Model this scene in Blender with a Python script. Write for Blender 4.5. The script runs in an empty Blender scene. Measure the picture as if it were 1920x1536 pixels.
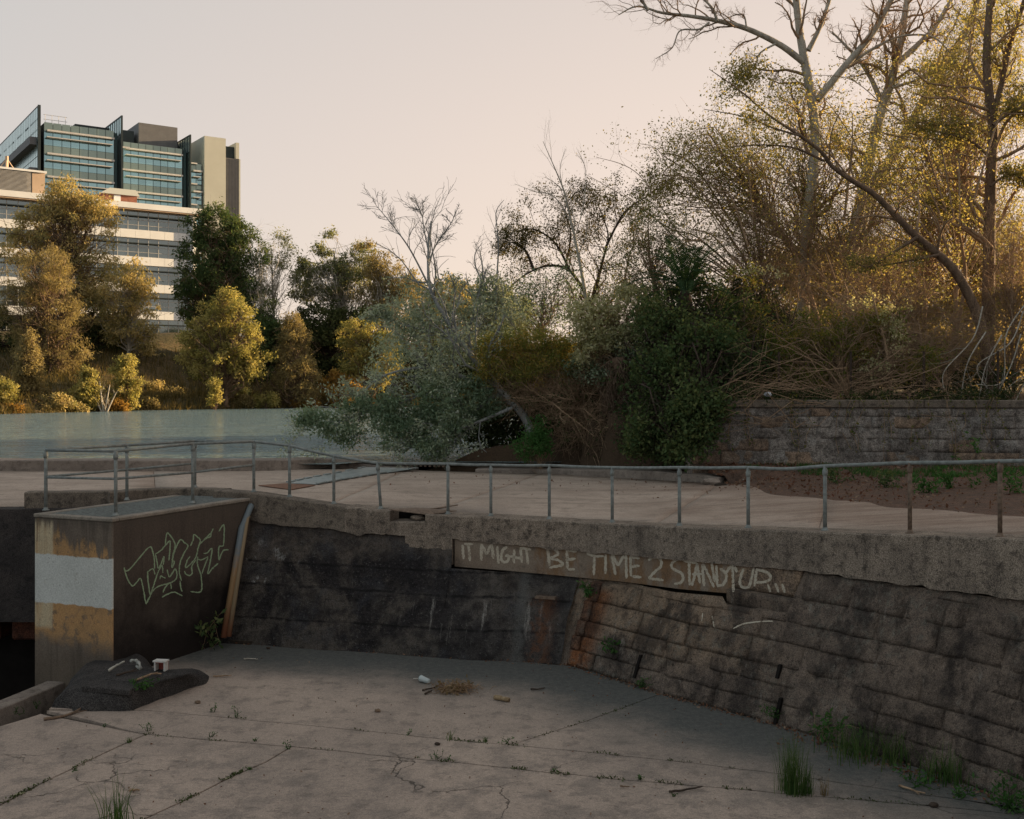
import bpy, bmesh, math, random
import numpy as np
from mathutils import Vector, Matrix, noise as mnoise
from mathutils.bvhtree import BVHTree

scene = bpy.context.scene
COL = scene.collection
# ------------------------------------------------------------------ camera, sky, sun, exposure
HC, FPX, Y0 = 4.5, 2000.0, 720.0            # eye height (m), focal length and horizon row of the 1920x1536 view
cam = bpy.data.cameras.new('camera'); camo = bpy.data.objects.new('camera', cam); COL.objects.link(camo)
camo.location = (0, 0, HC); camo.rotation_euler = (math.pi / 2, 0, 0)
cam.sensor_width = 36; cam.lens = 36 * FPX / 1920; cam.shift_y = -(768 - Y0) / 1920
cam.clip_start = 0.1; cam.clip_end = 6000
scene.camera = camo
SUN_AZ, SUN_EL = math.radians(64), math.radians(9)     # azimuth to the right of the view direction (+Y)
SDIR = Vector((math.sin(SUN_AZ) * math.cos(SUN_EL), math.cos(SUN_AZ) * math.cos(SUN_EL), math.sin(SUN_EL)))
world = bpy.data.worlds.new('World'); scene.world = world; world.use_nodes = True
wn = world.node_tree; wn.nodes.clear()
sky = wn.nodes.new('ShaderNodeTexSky'); sky.sky_type = 'NISHITA'; sky.sun_disc = False
sky.sun_elevation = SUN_EL; sky.sun_rotation = SUN_AZ; sky.air_density = 1.0; sky.dust_density = 2.0; sky.ozone_density = 1.0
hs = wn.nodes.new('ShaderNodeHueSaturation'); hs.inputs['Saturation'].default_value = 0.5
mx = wn.nodes.new('ShaderNodeMix'); mx.data_type = 'RGBA'; mx.inputs[0].default_value = 0.78
bg = wn.nodes.new('ShaderNodeBackground'); bg.inputs['Strength'].default_value = 0.0535
wo = wn.nodes.new('ShaderNodeOutputWorld')
# thin high cloud veils the sky: a pale veil, warmer towards the horizon
tc = wn.nodes.new('ShaderNodeTexCoord'); sp = wn.nodes.new('ShaderNodeSeparateXYZ')
def skyramp(lo, mid, hi):
    rp = wn.nodes.new('ShaderNodeValToRGB'); cr = rp.color_ramp
    cr.elements[0].position = 0.0; cr.elements[0].color = (*lo, 1); cr.elements[1].position = 0.6; cr.elements[1].color = (*hi, 1)
    e = cr.elements.new(0.2); e.color = (*mid, 1); wn.links.new(sp.outputs['Z'], rp.inputs[0]); return rp.outputs[0]
dt = wn.nodes.new('ShaderNodeVectorMath'); dt.operation = 'DOT_PRODUCT'; dt.inputs[1].default_value = (math.sin(SUN_AZ), math.cos(SUN_AZ), 0)
mr = wn.nodes.new('ShaderNodeMapRange'); mr.interpolation_type = 'SMOOTHSTEP'; mr.inputs[1].default_value = -.75; mr.inputs[2].default_value = .95
vm = wn.nodes.new('ShaderNodeMix'); vm.data_type = 'RGBA'
vs = wn.nodes.new('ShaderNodeVectorMath'); vs.operation = 'SCALE'; vs.inputs['Scale'].default_value = 7.4
wn.links.new(tc.outputs['Generated'], sp.inputs[0]); wn.links.new(tc.outputs['Generated'], dt.inputs[0]); wn.links.new(dt.outputs['Value'], mr.inputs[0])
wn.links.new(mr.outputs[0], vm.inputs[0]); wn.links.new(skyramp((.53, .56, .57), (.49, .53, .545), (.45, .51, .54)), vm.inputs[6]); wn.links.new(skyramp((1.04, .775, .59), (.90, .695, .57), (.55, .505, .47)), vm.inputs[7])
wn.links.new(vm.outputs[2], vs.inputs[0])
wn.links.new(sky.outputs[0], hs.inputs['Color']); wn.links.new(hs.outputs[0], mx.inputs[6])
wn.links.new(vs.outputs[0], mx.inputs[7]); wn.links.new(mx.outputs[2], bg.inputs['Color'])
wn.links.new(bg.outputs[0], wo.inputs['Surface'])
sun = bpy.data.lights.new('sun', 'SUN'); sun.energy = 5.0; sun.angle = math.radians(0.6); sun.color = (1.0, 0.71, 0.40)
suno = bpy.data.objects.new('sun', sun); COL.objects.link(suno); suno.rotation_euler = SDIR.to_track_quat('Z', 'Y').to_euler()
vsx = scene.view_settings; vsx.view_transform = 'Standard'; vsx.look = 'None'; vsx.exposure = 1.6; vsx.gamma = 1.0; vsx.use_curve_mapping = False
scene.cycles.max_bounces = 6; scene.cycles.diffuse_bounces = 3; scene.cycles.transparent_max_bounces = 8
scene.cycles.use_denoising = True

# ------------------------------------------------------------------ measuring helpers
def W(px, py, d):
    return np.array(((px - 960) / FPX * d, d, HC - (py - Y0) * d / FPX))
def G(px, py, z=0.0):
    d = (HC - z) * FPX / (py - Y0)
    return np.array(((px - 960) / FPX * d, d, z))
def ZP(py, d): return HC - (py - Y0) * d / FPX
rs = np.random.RandomState
def nz(p, s=1.0): return mnoise.noise(Vector((float(p[0]) * s, float(p[1]) * s, float(p[2]) * s)))

# ------------------------------------------------------------------ object helpers
def tag(o, label=None, cat=None, group=None, kind=None):
    if label: o['label'] = label
    if cat: o['category'] = cat
    if group: o['group'] = group
    if kind: o['kind'] = kind
    return o
def thing(name, label, cat, loc=(0, 0, 0), group=None):
    o = bpy.data.objects.new(name, None); COL.objects.link(o); o.location = [float(v) for v in loc]
    o.empty_display_size = .2
    return tag(o, label, cat, group)
def link(name, me, parent=None, mat=None):
    o = bpy.data.objects.new(name, me); COL.objects.link(o)
    if mat is not None: me.materials.append(mat)
    if parent is not None:
        o.parent = parent
        l = Vector(parent.location)
        o.matrix_parent_inverse = Matrix.Translation(-l) if parent.parent is None else Matrix.Identity(4)
        if parent.parent is not None:
            o.matrix_parent_inverse = Matrix.Identity(4)
    return o
def fast(name, V, F, mat, parent=None, smooth=False, tint=None, uv=None):
    """V (n,3), F (m,k) numpy -> one mesh object"""
    V = np.asarray(V, dtype=np.float32); F = np.asarray(F, dtype=np.int32)
    me = bpy.data.meshes.new(name)
    m, k = F.shape
    me.vertices.add(len(V)); me.vertices.foreach_set('co', V.ravel())
    me.loops.add(m * k); me.loops.foreach_set('vertex_index', F.ravel())
    me.polygons.add(m); me.polygons.foreach_set('loop_start', np.arange(0, m * k, k, dtype=np.int32))
    me.polygons.foreach_set('loop_total', np.full(m, k, dtype=np.int32))
    if smooth: me.polygons.foreach_set('use_smooth', np.ones(m, dtype=bool))
    if tint is not None:
        a = me.attributes.new('tint', 'FLOAT', 'POINT'); a.data.foreach_set('value', np.asarray(tint, dtype=np.float32))
    if uv is not None:
        ul = me.uv_layers.new(name='UVMap'); ul.data.foreach_set('uv', np.asarray(uv, dtype=np.float32)[F.ravel()].ravel())
    me.update(calc_edges=True); me.validate()
    return link(name, me, parent, mat)
class MB:
    def __init__(s): s.v = []; s.f = []
    def add(s, V, F):
        b = len(s.v); s.v += [tuple(float(c) for c in p) for p in V]; s.f += [tuple(b + int(i) for i in f) for f in F]; return s
    def hexa(s, c):     # eight corners: bottom 0-3 ccw, top 4-7
        return s.add(c, [(3, 2, 1, 0), (4, 5, 6, 7), (0, 1, 5, 4), (1, 2, 6, 5), (2, 3, 7, 6), (3, 0, 4, 7)])
    def box(s, c, h, ax=(1, 0, 0), ay=(0, 1, 0), az=(0, 0, 1)):
        c = np.array(c, float); X = np.array(ax, float) * h[0]; Yv = np.array(ay, float) * h[1]; Z = np.array(az, float) * h[2]
        return s.hexa([c - X - Yv - Z, c + X - Yv - Z, c + X + Yv - Z, c - X + Yv - Z, c - X - Yv + Z, c + X - Yv + Z, c + X + Yv + Z, c - X + Yv + Z])
    def tube(s, pts, r, n=8, cap=True):
        V, F = tubes(np.array(pts, float)[None], np.array(r if np.ndim(r) else [r] * len(pts), float)[None], n)
        b = len(V); s.add(V, F)
        if cap:
            o = len(s.v) - b
            s.f.append(tuple(o + i for i in range(n))[::-1]); s.f.append(tuple(o + b - n + i for i in range(n)))
        return s
    def prism(s, poly, z0, z1):
        n = len(poly); V = [(p[0], p[1], z0) for p in poly] + [(p[0], p[1], z1) for p in poly]
        F = [tuple(range(n))[::-1], tuple(range(n, 2 * n))] + [(i, (i + 1) % n, n + (i + 1) % n, n + i) for i in range(n)]
        return s.add(V, F)
    def build(s, name, mat, parent=None, smooth=False, bevel=0.0, uv=None):
        me = bpy.data.meshes.new(name); me.from_pydata(s.v, [], s.f)
        bm = bmesh.new(); bm.from_mesh(me); bmesh.ops.recalc_face_normals(bm, faces=bm.faces)
        if bevel > 0:
            bmesh.ops.bevel(bm, geom=[e for e in bm.edges if e.is_manifold and e.calc_face_angle(0) > .5], offset=bevel, segments=1, affect='EDGES')
        bm.to_mesh(me); bm.free()
        if smooth: me.polygons.foreach_set('use_smooth', np.ones(len(me.polygons), dtype=bool))
        return link(name, me, parent, mat)
def tubes(P, R, n=5):
    """P (M,K,3), R (M,K) -> V,F of open tapered tubes"""
    P = np.asarray(P, float); R = np.asarray(R, float); M, K, _ = P.shape
    T = np.gradient(P, axis=1); T /= np.linalg.norm(T, axis=2, keepdims=True) + 1e-9
    mt = T.mean(1, keepdims=True)
    ref = np.where(np.abs(mt[:, :, 2:3]) < .8, np.array([0, 0, 1.0]), np.array([1.0, 0, 0]))
    u = np.cross(T, np.broadcast_to(ref, T.shape)); u /= np.linalg.norm(u, axis=2, keepdims=True) + 1e-9
    v = np.cross(T, u)
    a = np.arange(n) * 2 * math.pi / n
    V = P[:, :, None, :] + R[:, :, None, None] * (u[:, :, None, :] * np.cos(a)[None, None, :, None] + v[:, :, None, :] * np.sin(a)[None, None, :, None])
    idx = np.arange(M * K * n).reshape(M, K, n)
    A = idx[:, :-1, :]; B = idx[:, 1:, :]
    F = np.stack([A, np.roll(A, -1, 2), np.roll(B, -1, 2), B], -1).reshape(-1, 4)
    return V.reshape(-1, 3), F
def spline(pts, n):
    P = np.array(pts, float); m = len(P)
    if m == 2: return P[0] + (P[1] - P[0]) * np.linspace(0, 1, n)[:, None]
    t = np.linspace(0, m - 1 - 1e-6, n); i = t.astype(int); f = (t - i)[:, None]
    g = lambda k: P[np.clip(k, 0, m - 1)]
    a, b, c, d = g(i - 1), g(i), g(i + 1), g(i + 2)
    return .5 * ((2 * b) + (c - a) * f + (2 * a - 5 * b + 4 * c - d) * f * f + (3 * b - a - 3 * c + d) * f ** 3)
def merge(parts):
    V = []; F = []; o = 0
    for v, f in parts:
        V.append(v); F.append(f + o); o += len(v)
    return np.concatenate(V), np.concatenate(F)
def bvh_of(objs):
    V = []; F = []
    for o in objs:
        b = len(V); l = Vector((0, 0, 0))
        V += [o.matrix_basis @ v.co for v in o.data.vertices] if o.parent is None else [v.co.copy() for v in o.data.vertices]
        F += [[b + i for i in p.vertices] for p in o.data.polygons]
    return BVHTree.FromPolygons(V, F)
def shoot(bvh, px, py):
    d = Vector(((px - 960) / FPX, 1, -(py - Y0) / FPX)).normalized()
    r = bvh.ray_cast(Vector((0, 0, HC)), d)
    return (None, None) if r[0] is None else (np.array(r[0]), np.array(r[1] if r[1].dot(d) < 0 else -r[1]))

# ------------------------------------------------------------------ materials
class NT:
    def __init__(s, name):
        s.m = bpy.data.materials.new(name); s.m.use_nodes = True; s.t = s.m.node_tree; s.t.nodes.clear()
        s.out = s.t.nodes.new('ShaderNodeOutputMaterial')
        s.geo = s.t.nodes.new('ShaderNodeNewGeometry'); s.pos = s.geo.outputs['Position']
    def L(s, a, b): s.t.links.new(a, b)
    def put(s, sock, v):
        if hasattr(v, 'is_linked') or hasattr(v, 'links'): s.L(v, sock)
        else:
            if sock.type == 'RGBA' and len(v) == 3: v = (*v, 1)
            sock.default_value = v
    def obj(s): return s.t.nodes.new('ShaderNodeTexCoord').outputs['Object']
    def uv(s): return s.t.nodes.new('ShaderNodeTexCoord').outputs['UV']
    def map(s, v, scale=(1, 1, 1), loc=(0, 0, 0), rot=(0, 0, 0)):
        n = s.t.nodes.new('ShaderNodeMapping'); s.L(v, n.inputs[0]); n.inputs['Scale'].default_value = scale; n.inputs['Location'].default_value = loc; n.inputs['Rotation'].default_value = rot
        return n.outputs[0]
    def noise(s, scale, detail=4, rough=.55, v=None, dist=0.0):
        n = s.t.nodes.new('ShaderNodeTexNoise'); s.L(v if v is not None else s.pos, n.inputs['Vector'])
        n.inputs['Scale'].default_value = scale; n.inputs['Detail'].default_value = detail; n.inputs['Roughness'].default_value = rough; n.inputs['Distortion'].default_value = dist
        return n.outputs[0]
    def vor(s, scale, feature='F1', v=None, out=0, rnd=1.0):
        n = s.t.nodes.new('ShaderNodeTexVoronoi'); n.feature = feature; s.L(v if v is not None else s.pos, n.inputs['Vector']); n.inputs['Scale'].default_value = scale
        n.inputs['Randomness'].default_value = rnd
        return n.outputs[out]
    def math(s, op, a, b=0.0, clamp=False):
        n = s.t.nodes.new('ShaderNodeMath'); n.operation = op; n.use_clamp = clamp; s.put(n.inputs[0], a); s.put(n.inputs[1], b); return n.outputs[0]
    def rng(s, v, a, b, lo=0.0, hi=1.0, smooth=True):
        n = s.t.nodes.new('ShaderNodeMapRange'); n.interpolation_type = 'SMOOTHSTEP' if smooth else 'LINEAR'
        s.put(n.inputs[0], v); n.inputs[1].default_value = a; n.inputs[2].default_value = b; n.inputs[3].default_value = lo; n.inputs[4].default_value = hi
        return n.outputs[0]
    def mix(s, f, a, b, mode='MIX'):
        n = s.t.nodes.new('ShaderNodeMix'); n.data_type = 'RGBA'; n.blend_type = mode
        s.put(n.inputs[0], f); s.put(n.inputs[6], a); s.put(n.inputs[7], b); return n.outputs[2]
    def ramp(s, f, stops):
        n = s.t.nodes.new('ShaderNodeValToRGB'); c = n.color_ramp
        while len(c.elements) < len(stops): c.elements.new(.5)
        for e, (p, col) in zip(c.elements, stops): e.position = p; e.color = (*col, 1)
        s.L(f, n.inputs[0]); return n.outputs[0]
    def sep(s, v):
        n = s.t.nodes.new('ShaderNodeSeparateXYZ'); s.L(v, n.inputs[0]); return n.outputs
    def grey(s, v):
        n = s.t.nodes.new('ShaderNodeCombineColor'); [s.L(v, n.inputs[i]) for i in range(3)]; return n.outputs[0]
    def bump(s, h, strength=.5, dist=.01, prev=None):
        n = s.t.nodes.new('ShaderNodeBump'); n.inputs['Strength'].default_value = strength; n.inputs['Distance'].default_value = dist
        s.L(h, n.inputs['Height'])
        if prev is not None: s.L(prev, n.inputs['Normal'])
        return n.outputs[0]
    def bsdf(s, col, rough=.9, normal=None, metal=0.0, spec=.3):
        b = s.t.nodes.new('ShaderNodeBsdfPrincipled'); s.put(b.inputs['Base Color'], col); s.put(b.inputs['Roughness'], rough)
        s.put(b.inputs['Metallic'], metal); b.inputs['Specular IOR Level'].default_value = spec
        if normal is not None: s.L(normal, b.inputs['Normal'])
        s.L(b.outputs[0], s.out.inputs[0]); return b
def m_concrete(name, a, b, dark, amt=.6, scale=1.2, streak=.5, speck=.35, bump=.012, green=None, light=None, rough=.92):
    t = NT(name)
    n1 = t.noise(scale, 7, .62, dist=.3); n2 = t.noise(scale * 5, 6, .7); n3 = t.noise(70, 3, .7); n4 = t.noise(260, 2, .7)
    col = t.mix(t.rng(n1, .35, .68), a, b)
    col = t.mix(t.math('MULTIPLY', t.rng(n2, .48, .68), amt), col, dark)
    st = t.noise(1.0, 5, .65, v=t.map(t.pos, (5, 5, .35)))
    col = t.mix(t.math('MULTIPLY', t.rng(st, .5, .7), streak), col, dark)
    if green is not None:
        col = t.mix(t.math('MULTIPLY', t.rng(t.noise(scale * 1.7, 5, .6, v=t.map(t.pos, (1, 1, 1), (7, 3, 1))), .52, .7), .7), col, green)
    if light is not None:
        st2 = t.noise(1.0, 5, .7, v=t.map(t.pos, (9, 9, .5), (3, 1, 8)))
        col = t.mix(t.math('MULTIPLY', t.rng(st2, .6, .74), .6), col, light)
    sp = t.grey(t.math('ADD', t.rng(n3, .3, .7, 1 - speck, 1 + speck * .7), t.rng(n4, .3, .7, -speck * .4, speck * .4)))
    col = t.mix(1.0, col, sp, 'MULTIPLY')
    h = t.math('ADD', t.math('MULTIPLY', n2, 1.0), t.math('MULTIPLY', n3, .5))
    t.bsdf(col, rough, t.bump(h, .8, bump), spec=.2)
    return t.m
def m_leaf(name, c0, c1, c2, trans=.45, gloss=.0):
    t = NT(name)
    at = t.t.nodes.new('ShaderNodeAttribute'); at.attribute_name = 'tint'
    col = t.ramp(at.outputs['Fac'], [(0.0, c0), (.5, c1), (1.0, c2)])
    d = t.t.nodes.new('ShaderNodeBsdfDiffuse'); tr = t.t.nodes.new('ShaderNodeBsdfTranslucent'); mxs = t.t.nodes.new('ShaderNodeMixShader')
    t.L(col, d.inputs[0]); t.L(t.mix(1.0, col, (1.15, 1.1, .7), 'MULTIPLY'), tr.inputs[0]); mxs.inputs[0].default_value = trans
    t.L(d.outputs[0], mxs.inputs[1]); t.L(tr.outputs[0], mxs.inputs[2]); t.L(mxs.outputs[0], t.out.inputs[0])
    return t.m
def m_bark(name, a, b, scale=3.0, stretch=.25):
    t = NT(name)
    n = t.noise(scale, 6, .65, v=t.map(t.pos, (2, 2, stretch * 2))); n2 = t.noise(scale * 8, 4, .7)
    col = t.mix(t.rng(n, .35, .65), a, b); col = t.mix(1.0, col, t.grey(t.rng(n2, .25, .75, .65, 1.25)), 'MULTIPLY')
    t.bsdf(col, .9, t.bump(n2, .7, .02), spec=.15); return t.m
def m_plain(name, col, rough=.7, metal=0.0, var=.25, scale=8, spec=.4, bump=.0):
    t = NT(name); n = t.noise(scale, 5, .65)
    c = t.mix(1.0, col, t.grey(t.rng(n, .25, .75, 1 - var, 1 + var)), 'MULTIPLY')
    t.bsdf(c, rough, t.bump(n, .6, bump) if bump else None, metal, spec); return t.m
# ------------------------------------------------------------------ shared materials
M = {}
def m_deck(name, a, b, dark, *_):
    t = NT(name); x, y, z = t.sep(t.pos)
    n1 = t.noise(.55, 7, .65, dist=.4); n2 = t.noise(3.5, 7, .72); n3 = t.noise(50, 3, .7); st = t.noise(1.0, 7, .72, v=t.map(t.pos, (.5, 2.6, 1), (0, 0, 0), (0, 0, .2)))
    col = t.mix(t.rng(n1, .36, .64), a, b)
    col = t.mix(t.math('MULTIPLY', t.rng(st, .5, .66), .6), col, dark)
    col = t.mix(t.math('MULTIPLY', t.rng(n2, .5, .68), .55), col, dark)
    wash = t.math('MULTIPLY', t.rng(t.math('ADD', x, t.math('MULTIPLY', t.math('SUBTRACT', n1, .5), 9)), 1.2, 6.2), t.rng(st, .36, .6, .45, 1))
    col = t.mix(t.math('MULTIPLY', wash, .75), col, (.20, .135, .10))
    damp = t.math('MULTIPLY', t.rng(t.math('ADD', t.math('ABSOLUTE', t.math('ADD', x, 1.2)), t.math('MULTIPLY', n2, 1.6)), 2.6, 1.0), t.rng(t.math('ADD', y, t.math('MULTIPLY', n2, 2)), 21.5, 19.8))
    col = t.mix(t.math('MULTIPLY', damp, .6), col, (.13, .11, .095))
    spots = t.rng(t.noise(9, 5, .7, v=t.map(t.pos, (1, 1, 1), (4, 4, 0))), .62, .68); col = t.mix(t.math('MULTIPLY', spots, .5), col, (.12, .095, .08))
    col = t.mix(1.0, col, t.grey(t.rng(n3, .3, .7, .72, 1.22)), 'MULTIPLY')
    t.bsdf(col, .92, t.bump(t.math('ADD', n2, t.math('MULTIPLY', n3, .4)), .7, .01), spec=.2); return t.m
M['floor'] = None
M['cope'] = m_concrete('coping_concrete', (.29, .235, .185), (.20, .162, .13), (.07, .058, .048), .85, 1.8, .45, .65, .03)
M['deck'] = m_deck('deck_concrete', (.41, .328, .266), (.335, .266, .214), (.195, .157, .126), .6, .8, .0, .35, .008)
M['kerb'] = m_concrete('kerb_concrete', (.20, .165, .13), (.14, .115, .093), (.045, .038, .033), .8, 1.8, .4, .5, .02)
M['farkerb'] = m_concrete('far_kerb_concrete', (.27, .225, .19), (.19, .155, .13), (.08, .065, .055), .6, 1.5, .2, .3, .01)
M['soil'] = m_concrete('dark_soil', (.055, .04, .03), (.035, .027, .02), (.02, .016, .012), .6, 3, 0, .5, .03)
M['dirt'] = m_concrete('red_dirt', (.15, .088, .062), (.105, .07, .052), (.05, .036, .028), .6, 3.5, 0, .5, .02)
M['leaflitter'] = m_leaf('leaf_litter', (.10, .045, .03), (.16, .085, .055), (.24, .17, .12), .1)
M['galv'] = m_plain('galvanised_steel', (.20, .215, .205), .8, .1, .3, 14, .15)
M['rusty'] = m_plain('rusty_steel', (.16, .115, .085), .85, .2, .45, 18, .3)
M['dark'] = m_plain('dark_gap', (.012, .010, .009), .95, 0, .3, 4, .1)
M['bark_pale'] = m_bark('pale_bark', (.44, .41, .345), (.29, .26, .215))
M['bark_grey'] = m_bark('grey_bark', (.30, .31, .30), (.17, .17, .165))
M['bark_brown'] = m_bark('brown_bark', (.20, .138, .095), (.12, .082, .058))
M['bark_dark'] = m_bark('dark_bark', (.07, .05, .038), (.04, .03, .024))
M['twig'] = m_bark('twig_bark', (.36, .25, .16), (.24, .16, .10))

# ------------------------------------------------------------------ wall line in plan
bpx = [(420, 1205), (560, 1212), (700, 1222), (850, 1233), (985, 1242), (1060, 1247), (1150, 1272), (1250, 1303), (1380, 1338), (1500, 1372), (1620, 1410), (1740, 1445), (1850, 1485), (1960, 1532)]
BP = [(-5.7, 18.75)] + [tuple(G(x, y)[:2]) for x, y in bpx] + [(5.85, 10.1), (6.1, 8.4)]
NS = 700
raw = spline([(a, b, 0) for a, b in BP], 3000)[:, :2]
sl = np.concatenate([[0], np.cumsum(np.linalg.norm(np.diff(raw, axis=0), axis=1))])
SL = sl[-1]; SS = np.linspace(0, SL, NS)
B2 = np.stack([np.interp(SS, sl, raw[:, i]) for i in (0, 1)], 1)
ker = np.ones(41) / 41
Bsm = np.stack([np.convolve(np.pad(B2[:, i], 20, mode='reflect', reflect_type='odd'), ker, 'valid') for i in (0, 1)], 1)
tg = np.gradient(Bsm, axis=0); tg /= np.linalg.norm(tg, axis=1, keepdims=True)
NN = np.stack([-tg[:, 1], tg[:, 0]], 1)              # plan normal, away from the camera
bat = np.interp(SS, [0, 5, 9, SL], [.72, .72, .82, .85])
T2 = Bsm + NN * bat[:, None]
TPX = T2[:, 0] / T2[:, 1] * FPX + 960
BPX = B2[:, 0] / B2[:, 1] * FPX + 960
topy = [(380, 918), (478, 925), (556, 937), (645, 951), (735, 959), (820, 966), (900, 969), (1028, 976), (1200, 985), (1320, 990), (1410, 993), (1612, 1000), (1760, 1005), (1920, 1011), (2080, 1018), (2600, 1040)]
boty = [(380, 965), (478, 978), (525, 986), (616, 991), (672, 1003), (712, 1001), (775, 1006), (820, 1008), (900, 1016), (1028, 1029), (1190, 1043), (1320, 1055), (1400, 1062), (1500, 1070), (1600, 1084), (1700, 1097), (1920, 1126), (2080, 1150), (2600, 1230)]
beam = [(852, 1062), (953, 1070), (1070, 1081), (1180, 1092), (1272, 1104), (1374, 1113)]
ip = lambda L, x: np.interp(x, [a for a, b in L], [b for a, b in L])
CF = T2 - NN * .06                                    # face of the coping in plan
CPX = CF[:, 0] / CF[:, 1] * FPX + 960
ZT = HC - (ip(topy, CPX) - Y0) * CF[:, 1] / FPX
ZC = HC - (ip(boty, CPX) - Y0) * CF[:, 1] / FPX
ZT = np.convolve(np.pad(ZT, 6, mode='edge'), np.ones(13) / 13, 'valid')
ZB = HC - (ip(beam, TPX) - Y0) * T2[:, 1] / FPX
inb = (TPX > 852) & (TPX < 1374); intx = (TPX >= 1374) & (TPX < 1505)
ZF = np.where(inb, ZB, np.where(intx, ZC - .54, ZC))                            # top of the battered face
s_c = lambda px: float(np.interp(px, CPX, SS))
s_b = lambda px: float(np.interp(px, BPX, SS))
s_t = lambda px: float(np.interp(px, TPX, SS))
at = lambda A, s: np.array([np.interp(s, SS, A[:, i]) for i in range(A.shape[1])]) if A.ndim == 2 else float(np.interp(s, SS, A))
recess = np.interp(TPX, [948, 965, 1185, 1260], [0, .24, .24, 0]) * inb

def wallpt(s, z, out=0.0):
    """point on the battered face at arc length s, height z, moved `out` metres towards the viewer"""
    b = at(B2, s); tt = at(T2, s); zf = at(ZF, s); n = at(NN, s)
    f = z / at(ZC, s)
    p = b + (tt - b) * f - n * out
    return np.array((p[0], p[1], z))

# ------------------------------------------------------------------ concrete apron, cut into slabs
def m_floor():
    t = NT('apron_concrete')
    n1 = t.noise(.45, 6, .6, dist=.4); n2 = t.noise(3.2, 7, .7); n3 = t.noise(60, 3, .75); n4 = t.noise(11, 5, .7)
    col = t.mix(t.rng(n1, .35, .65), (.37, .293, .238), (.295, .236, .195))
    col = t.mix(t.math('MULTIPLY', t.rng(n2, .47, .66), .65), col, (.16, .132, .112))
    # grey algae film that spreads from the foot of the wall (its outline follows the damp, with ragged noise)
    x, y, z = t.sep(t.pos)
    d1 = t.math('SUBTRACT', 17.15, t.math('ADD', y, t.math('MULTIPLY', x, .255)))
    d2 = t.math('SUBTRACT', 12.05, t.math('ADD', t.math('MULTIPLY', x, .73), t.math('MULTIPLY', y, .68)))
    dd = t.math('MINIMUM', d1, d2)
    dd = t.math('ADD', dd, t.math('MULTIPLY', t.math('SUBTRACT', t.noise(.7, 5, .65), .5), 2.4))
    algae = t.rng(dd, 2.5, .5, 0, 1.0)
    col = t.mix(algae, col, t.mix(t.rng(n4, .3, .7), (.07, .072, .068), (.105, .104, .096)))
    # rougher, more worn bays at the front with scour marks
    worn = t.rng(y, 13.6, 12.6)
    sc = t.noise(1.0, 6, .75, v=t.map(t.pos, (3, 7, 1), (0, 0, 0), (0, 0, .25)))
    col = t.mix(t.math('MULTIPLY', t.math('MULTIPLY', worn, t.rng(sc, .56, .68)), .7), col, (.10, .082, .07))
    # hair cracks
    wob = t.map(t.pos, (1, 1, 1)); 
    vv = t.t.nodes.new('ShaderNodeVectorMath'); vv.operation = 'ADD'
    ns = t.t.nodes.new('ShaderNodeTexNoise'); ns.inputs['Scale'].default_value = 1.6; ns.inputs['Detail'].default_value = 6; t.L(t.pos, ns.inputs['Vector'])
    sc2 = t.t.nodes.new('ShaderNodeVectorMath'); sc2.operation = 'SCALE'; sc2.inputs['Scale'].default_value = .9; t.L(ns.outputs['Color'], sc2.inputs[0])
    t.L(wob, vv.inputs[0]); t.L(sc2.outputs[0], vv.inputs[1])
    ck = t.vor(.62, 'DISTANCE_TO_EDGE', v=vv.outputs[0])
    crack = t.math('MULTIPLY', t.rng(ck, .0075, .002), t.math('MULTIPLY', t.rng(t.noise(.55, 3, .5), .47, .6), worn))
    blot = t.rng(t.noise(2.1, 6, .7, v=t.map(t.pos, (1, 1, 1), (5, 2, 0))), .46, .6); col = t.mix(t.math('MULTIPLY', t.math('MULTIPLY', worn, blot), .5), col, (.165, .14, .122))
    col = t.mix(t.math('MULTIPLY', crack, .7), col, (.022, .02, .016))
    sp = t.grey(t.math('MULTIPLY', t.rng(n3, .3, .7, .72, 1.25), t.rng(t.noise(19, 4, .75), .3, .7, .86, 1.13))); col = t.mix(t.math('MULTIPLY', t.rng(t.noise(27, 3, .6, v=t.map(t.pos, (1, 1.6, 1), (3, 3, 0))), .66, .72), t.rng(worn, 0, 1, .35, .8)), col, (.07, .058, .05)); col = t.mix(1.0, col, sp, 'MULTIPLY')
    pale = t.rng(t.noise(38, 2, .5), .72, .78); col = t.mix(t.math('MULTIPLY', pale, .5), col, (.32, .28, .24))
    h = t.math('SUBTRACT', t.math('ADD', t.math('MULTIPLY', n3, .35), t.math('MULTIPLY', t.math('MULTIPLY', sc, worn), 1.2)), t.math('MULTIPLY', crack, 2.0))
    t.bsdf(col, .9, t.bump(h, .7, .012), spec=.22); return t.m
M['floor'] = m_floor()
def g2(L): return [tuple(G(a, b)[:2]) for a, b in L]
lineA = g2([(280, 1332), (440, 1347), (640, 1366), (780, 1380), (884, 1391), (957, 1397), (1129, 1413), (1201, 1420), (1300, 1431), (1500, 1456), (1800, 1500), (1950, 1522)])
lineB = g2([(100, 1341), (273, 1377), (547, 1400), (811, 1426), (928, 1437), (1037, 1450), (1147, 1460), (1293, 1472), (1460, 1487), (1800, 1516), (1990, 1534)])
lineC = g2([(273, 1377), (200, 1410), (133, 1443), (60, 1478), (0, 1510), (-200, 1615)])
lineD = g2([(547, 1400), (500, 1428), (433, 1457), (333, 1507), (270, 1536), (60, 1640)])
lineE = g2([(957, 1397), (1100, 1352), (1234, 1303)])
wb = lambda a, b: [tuple(at(B2, s)) for s in np.linspace(s_b(a), s_b(b), 14)]
ext = lambda x, y: (x, y)
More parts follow.
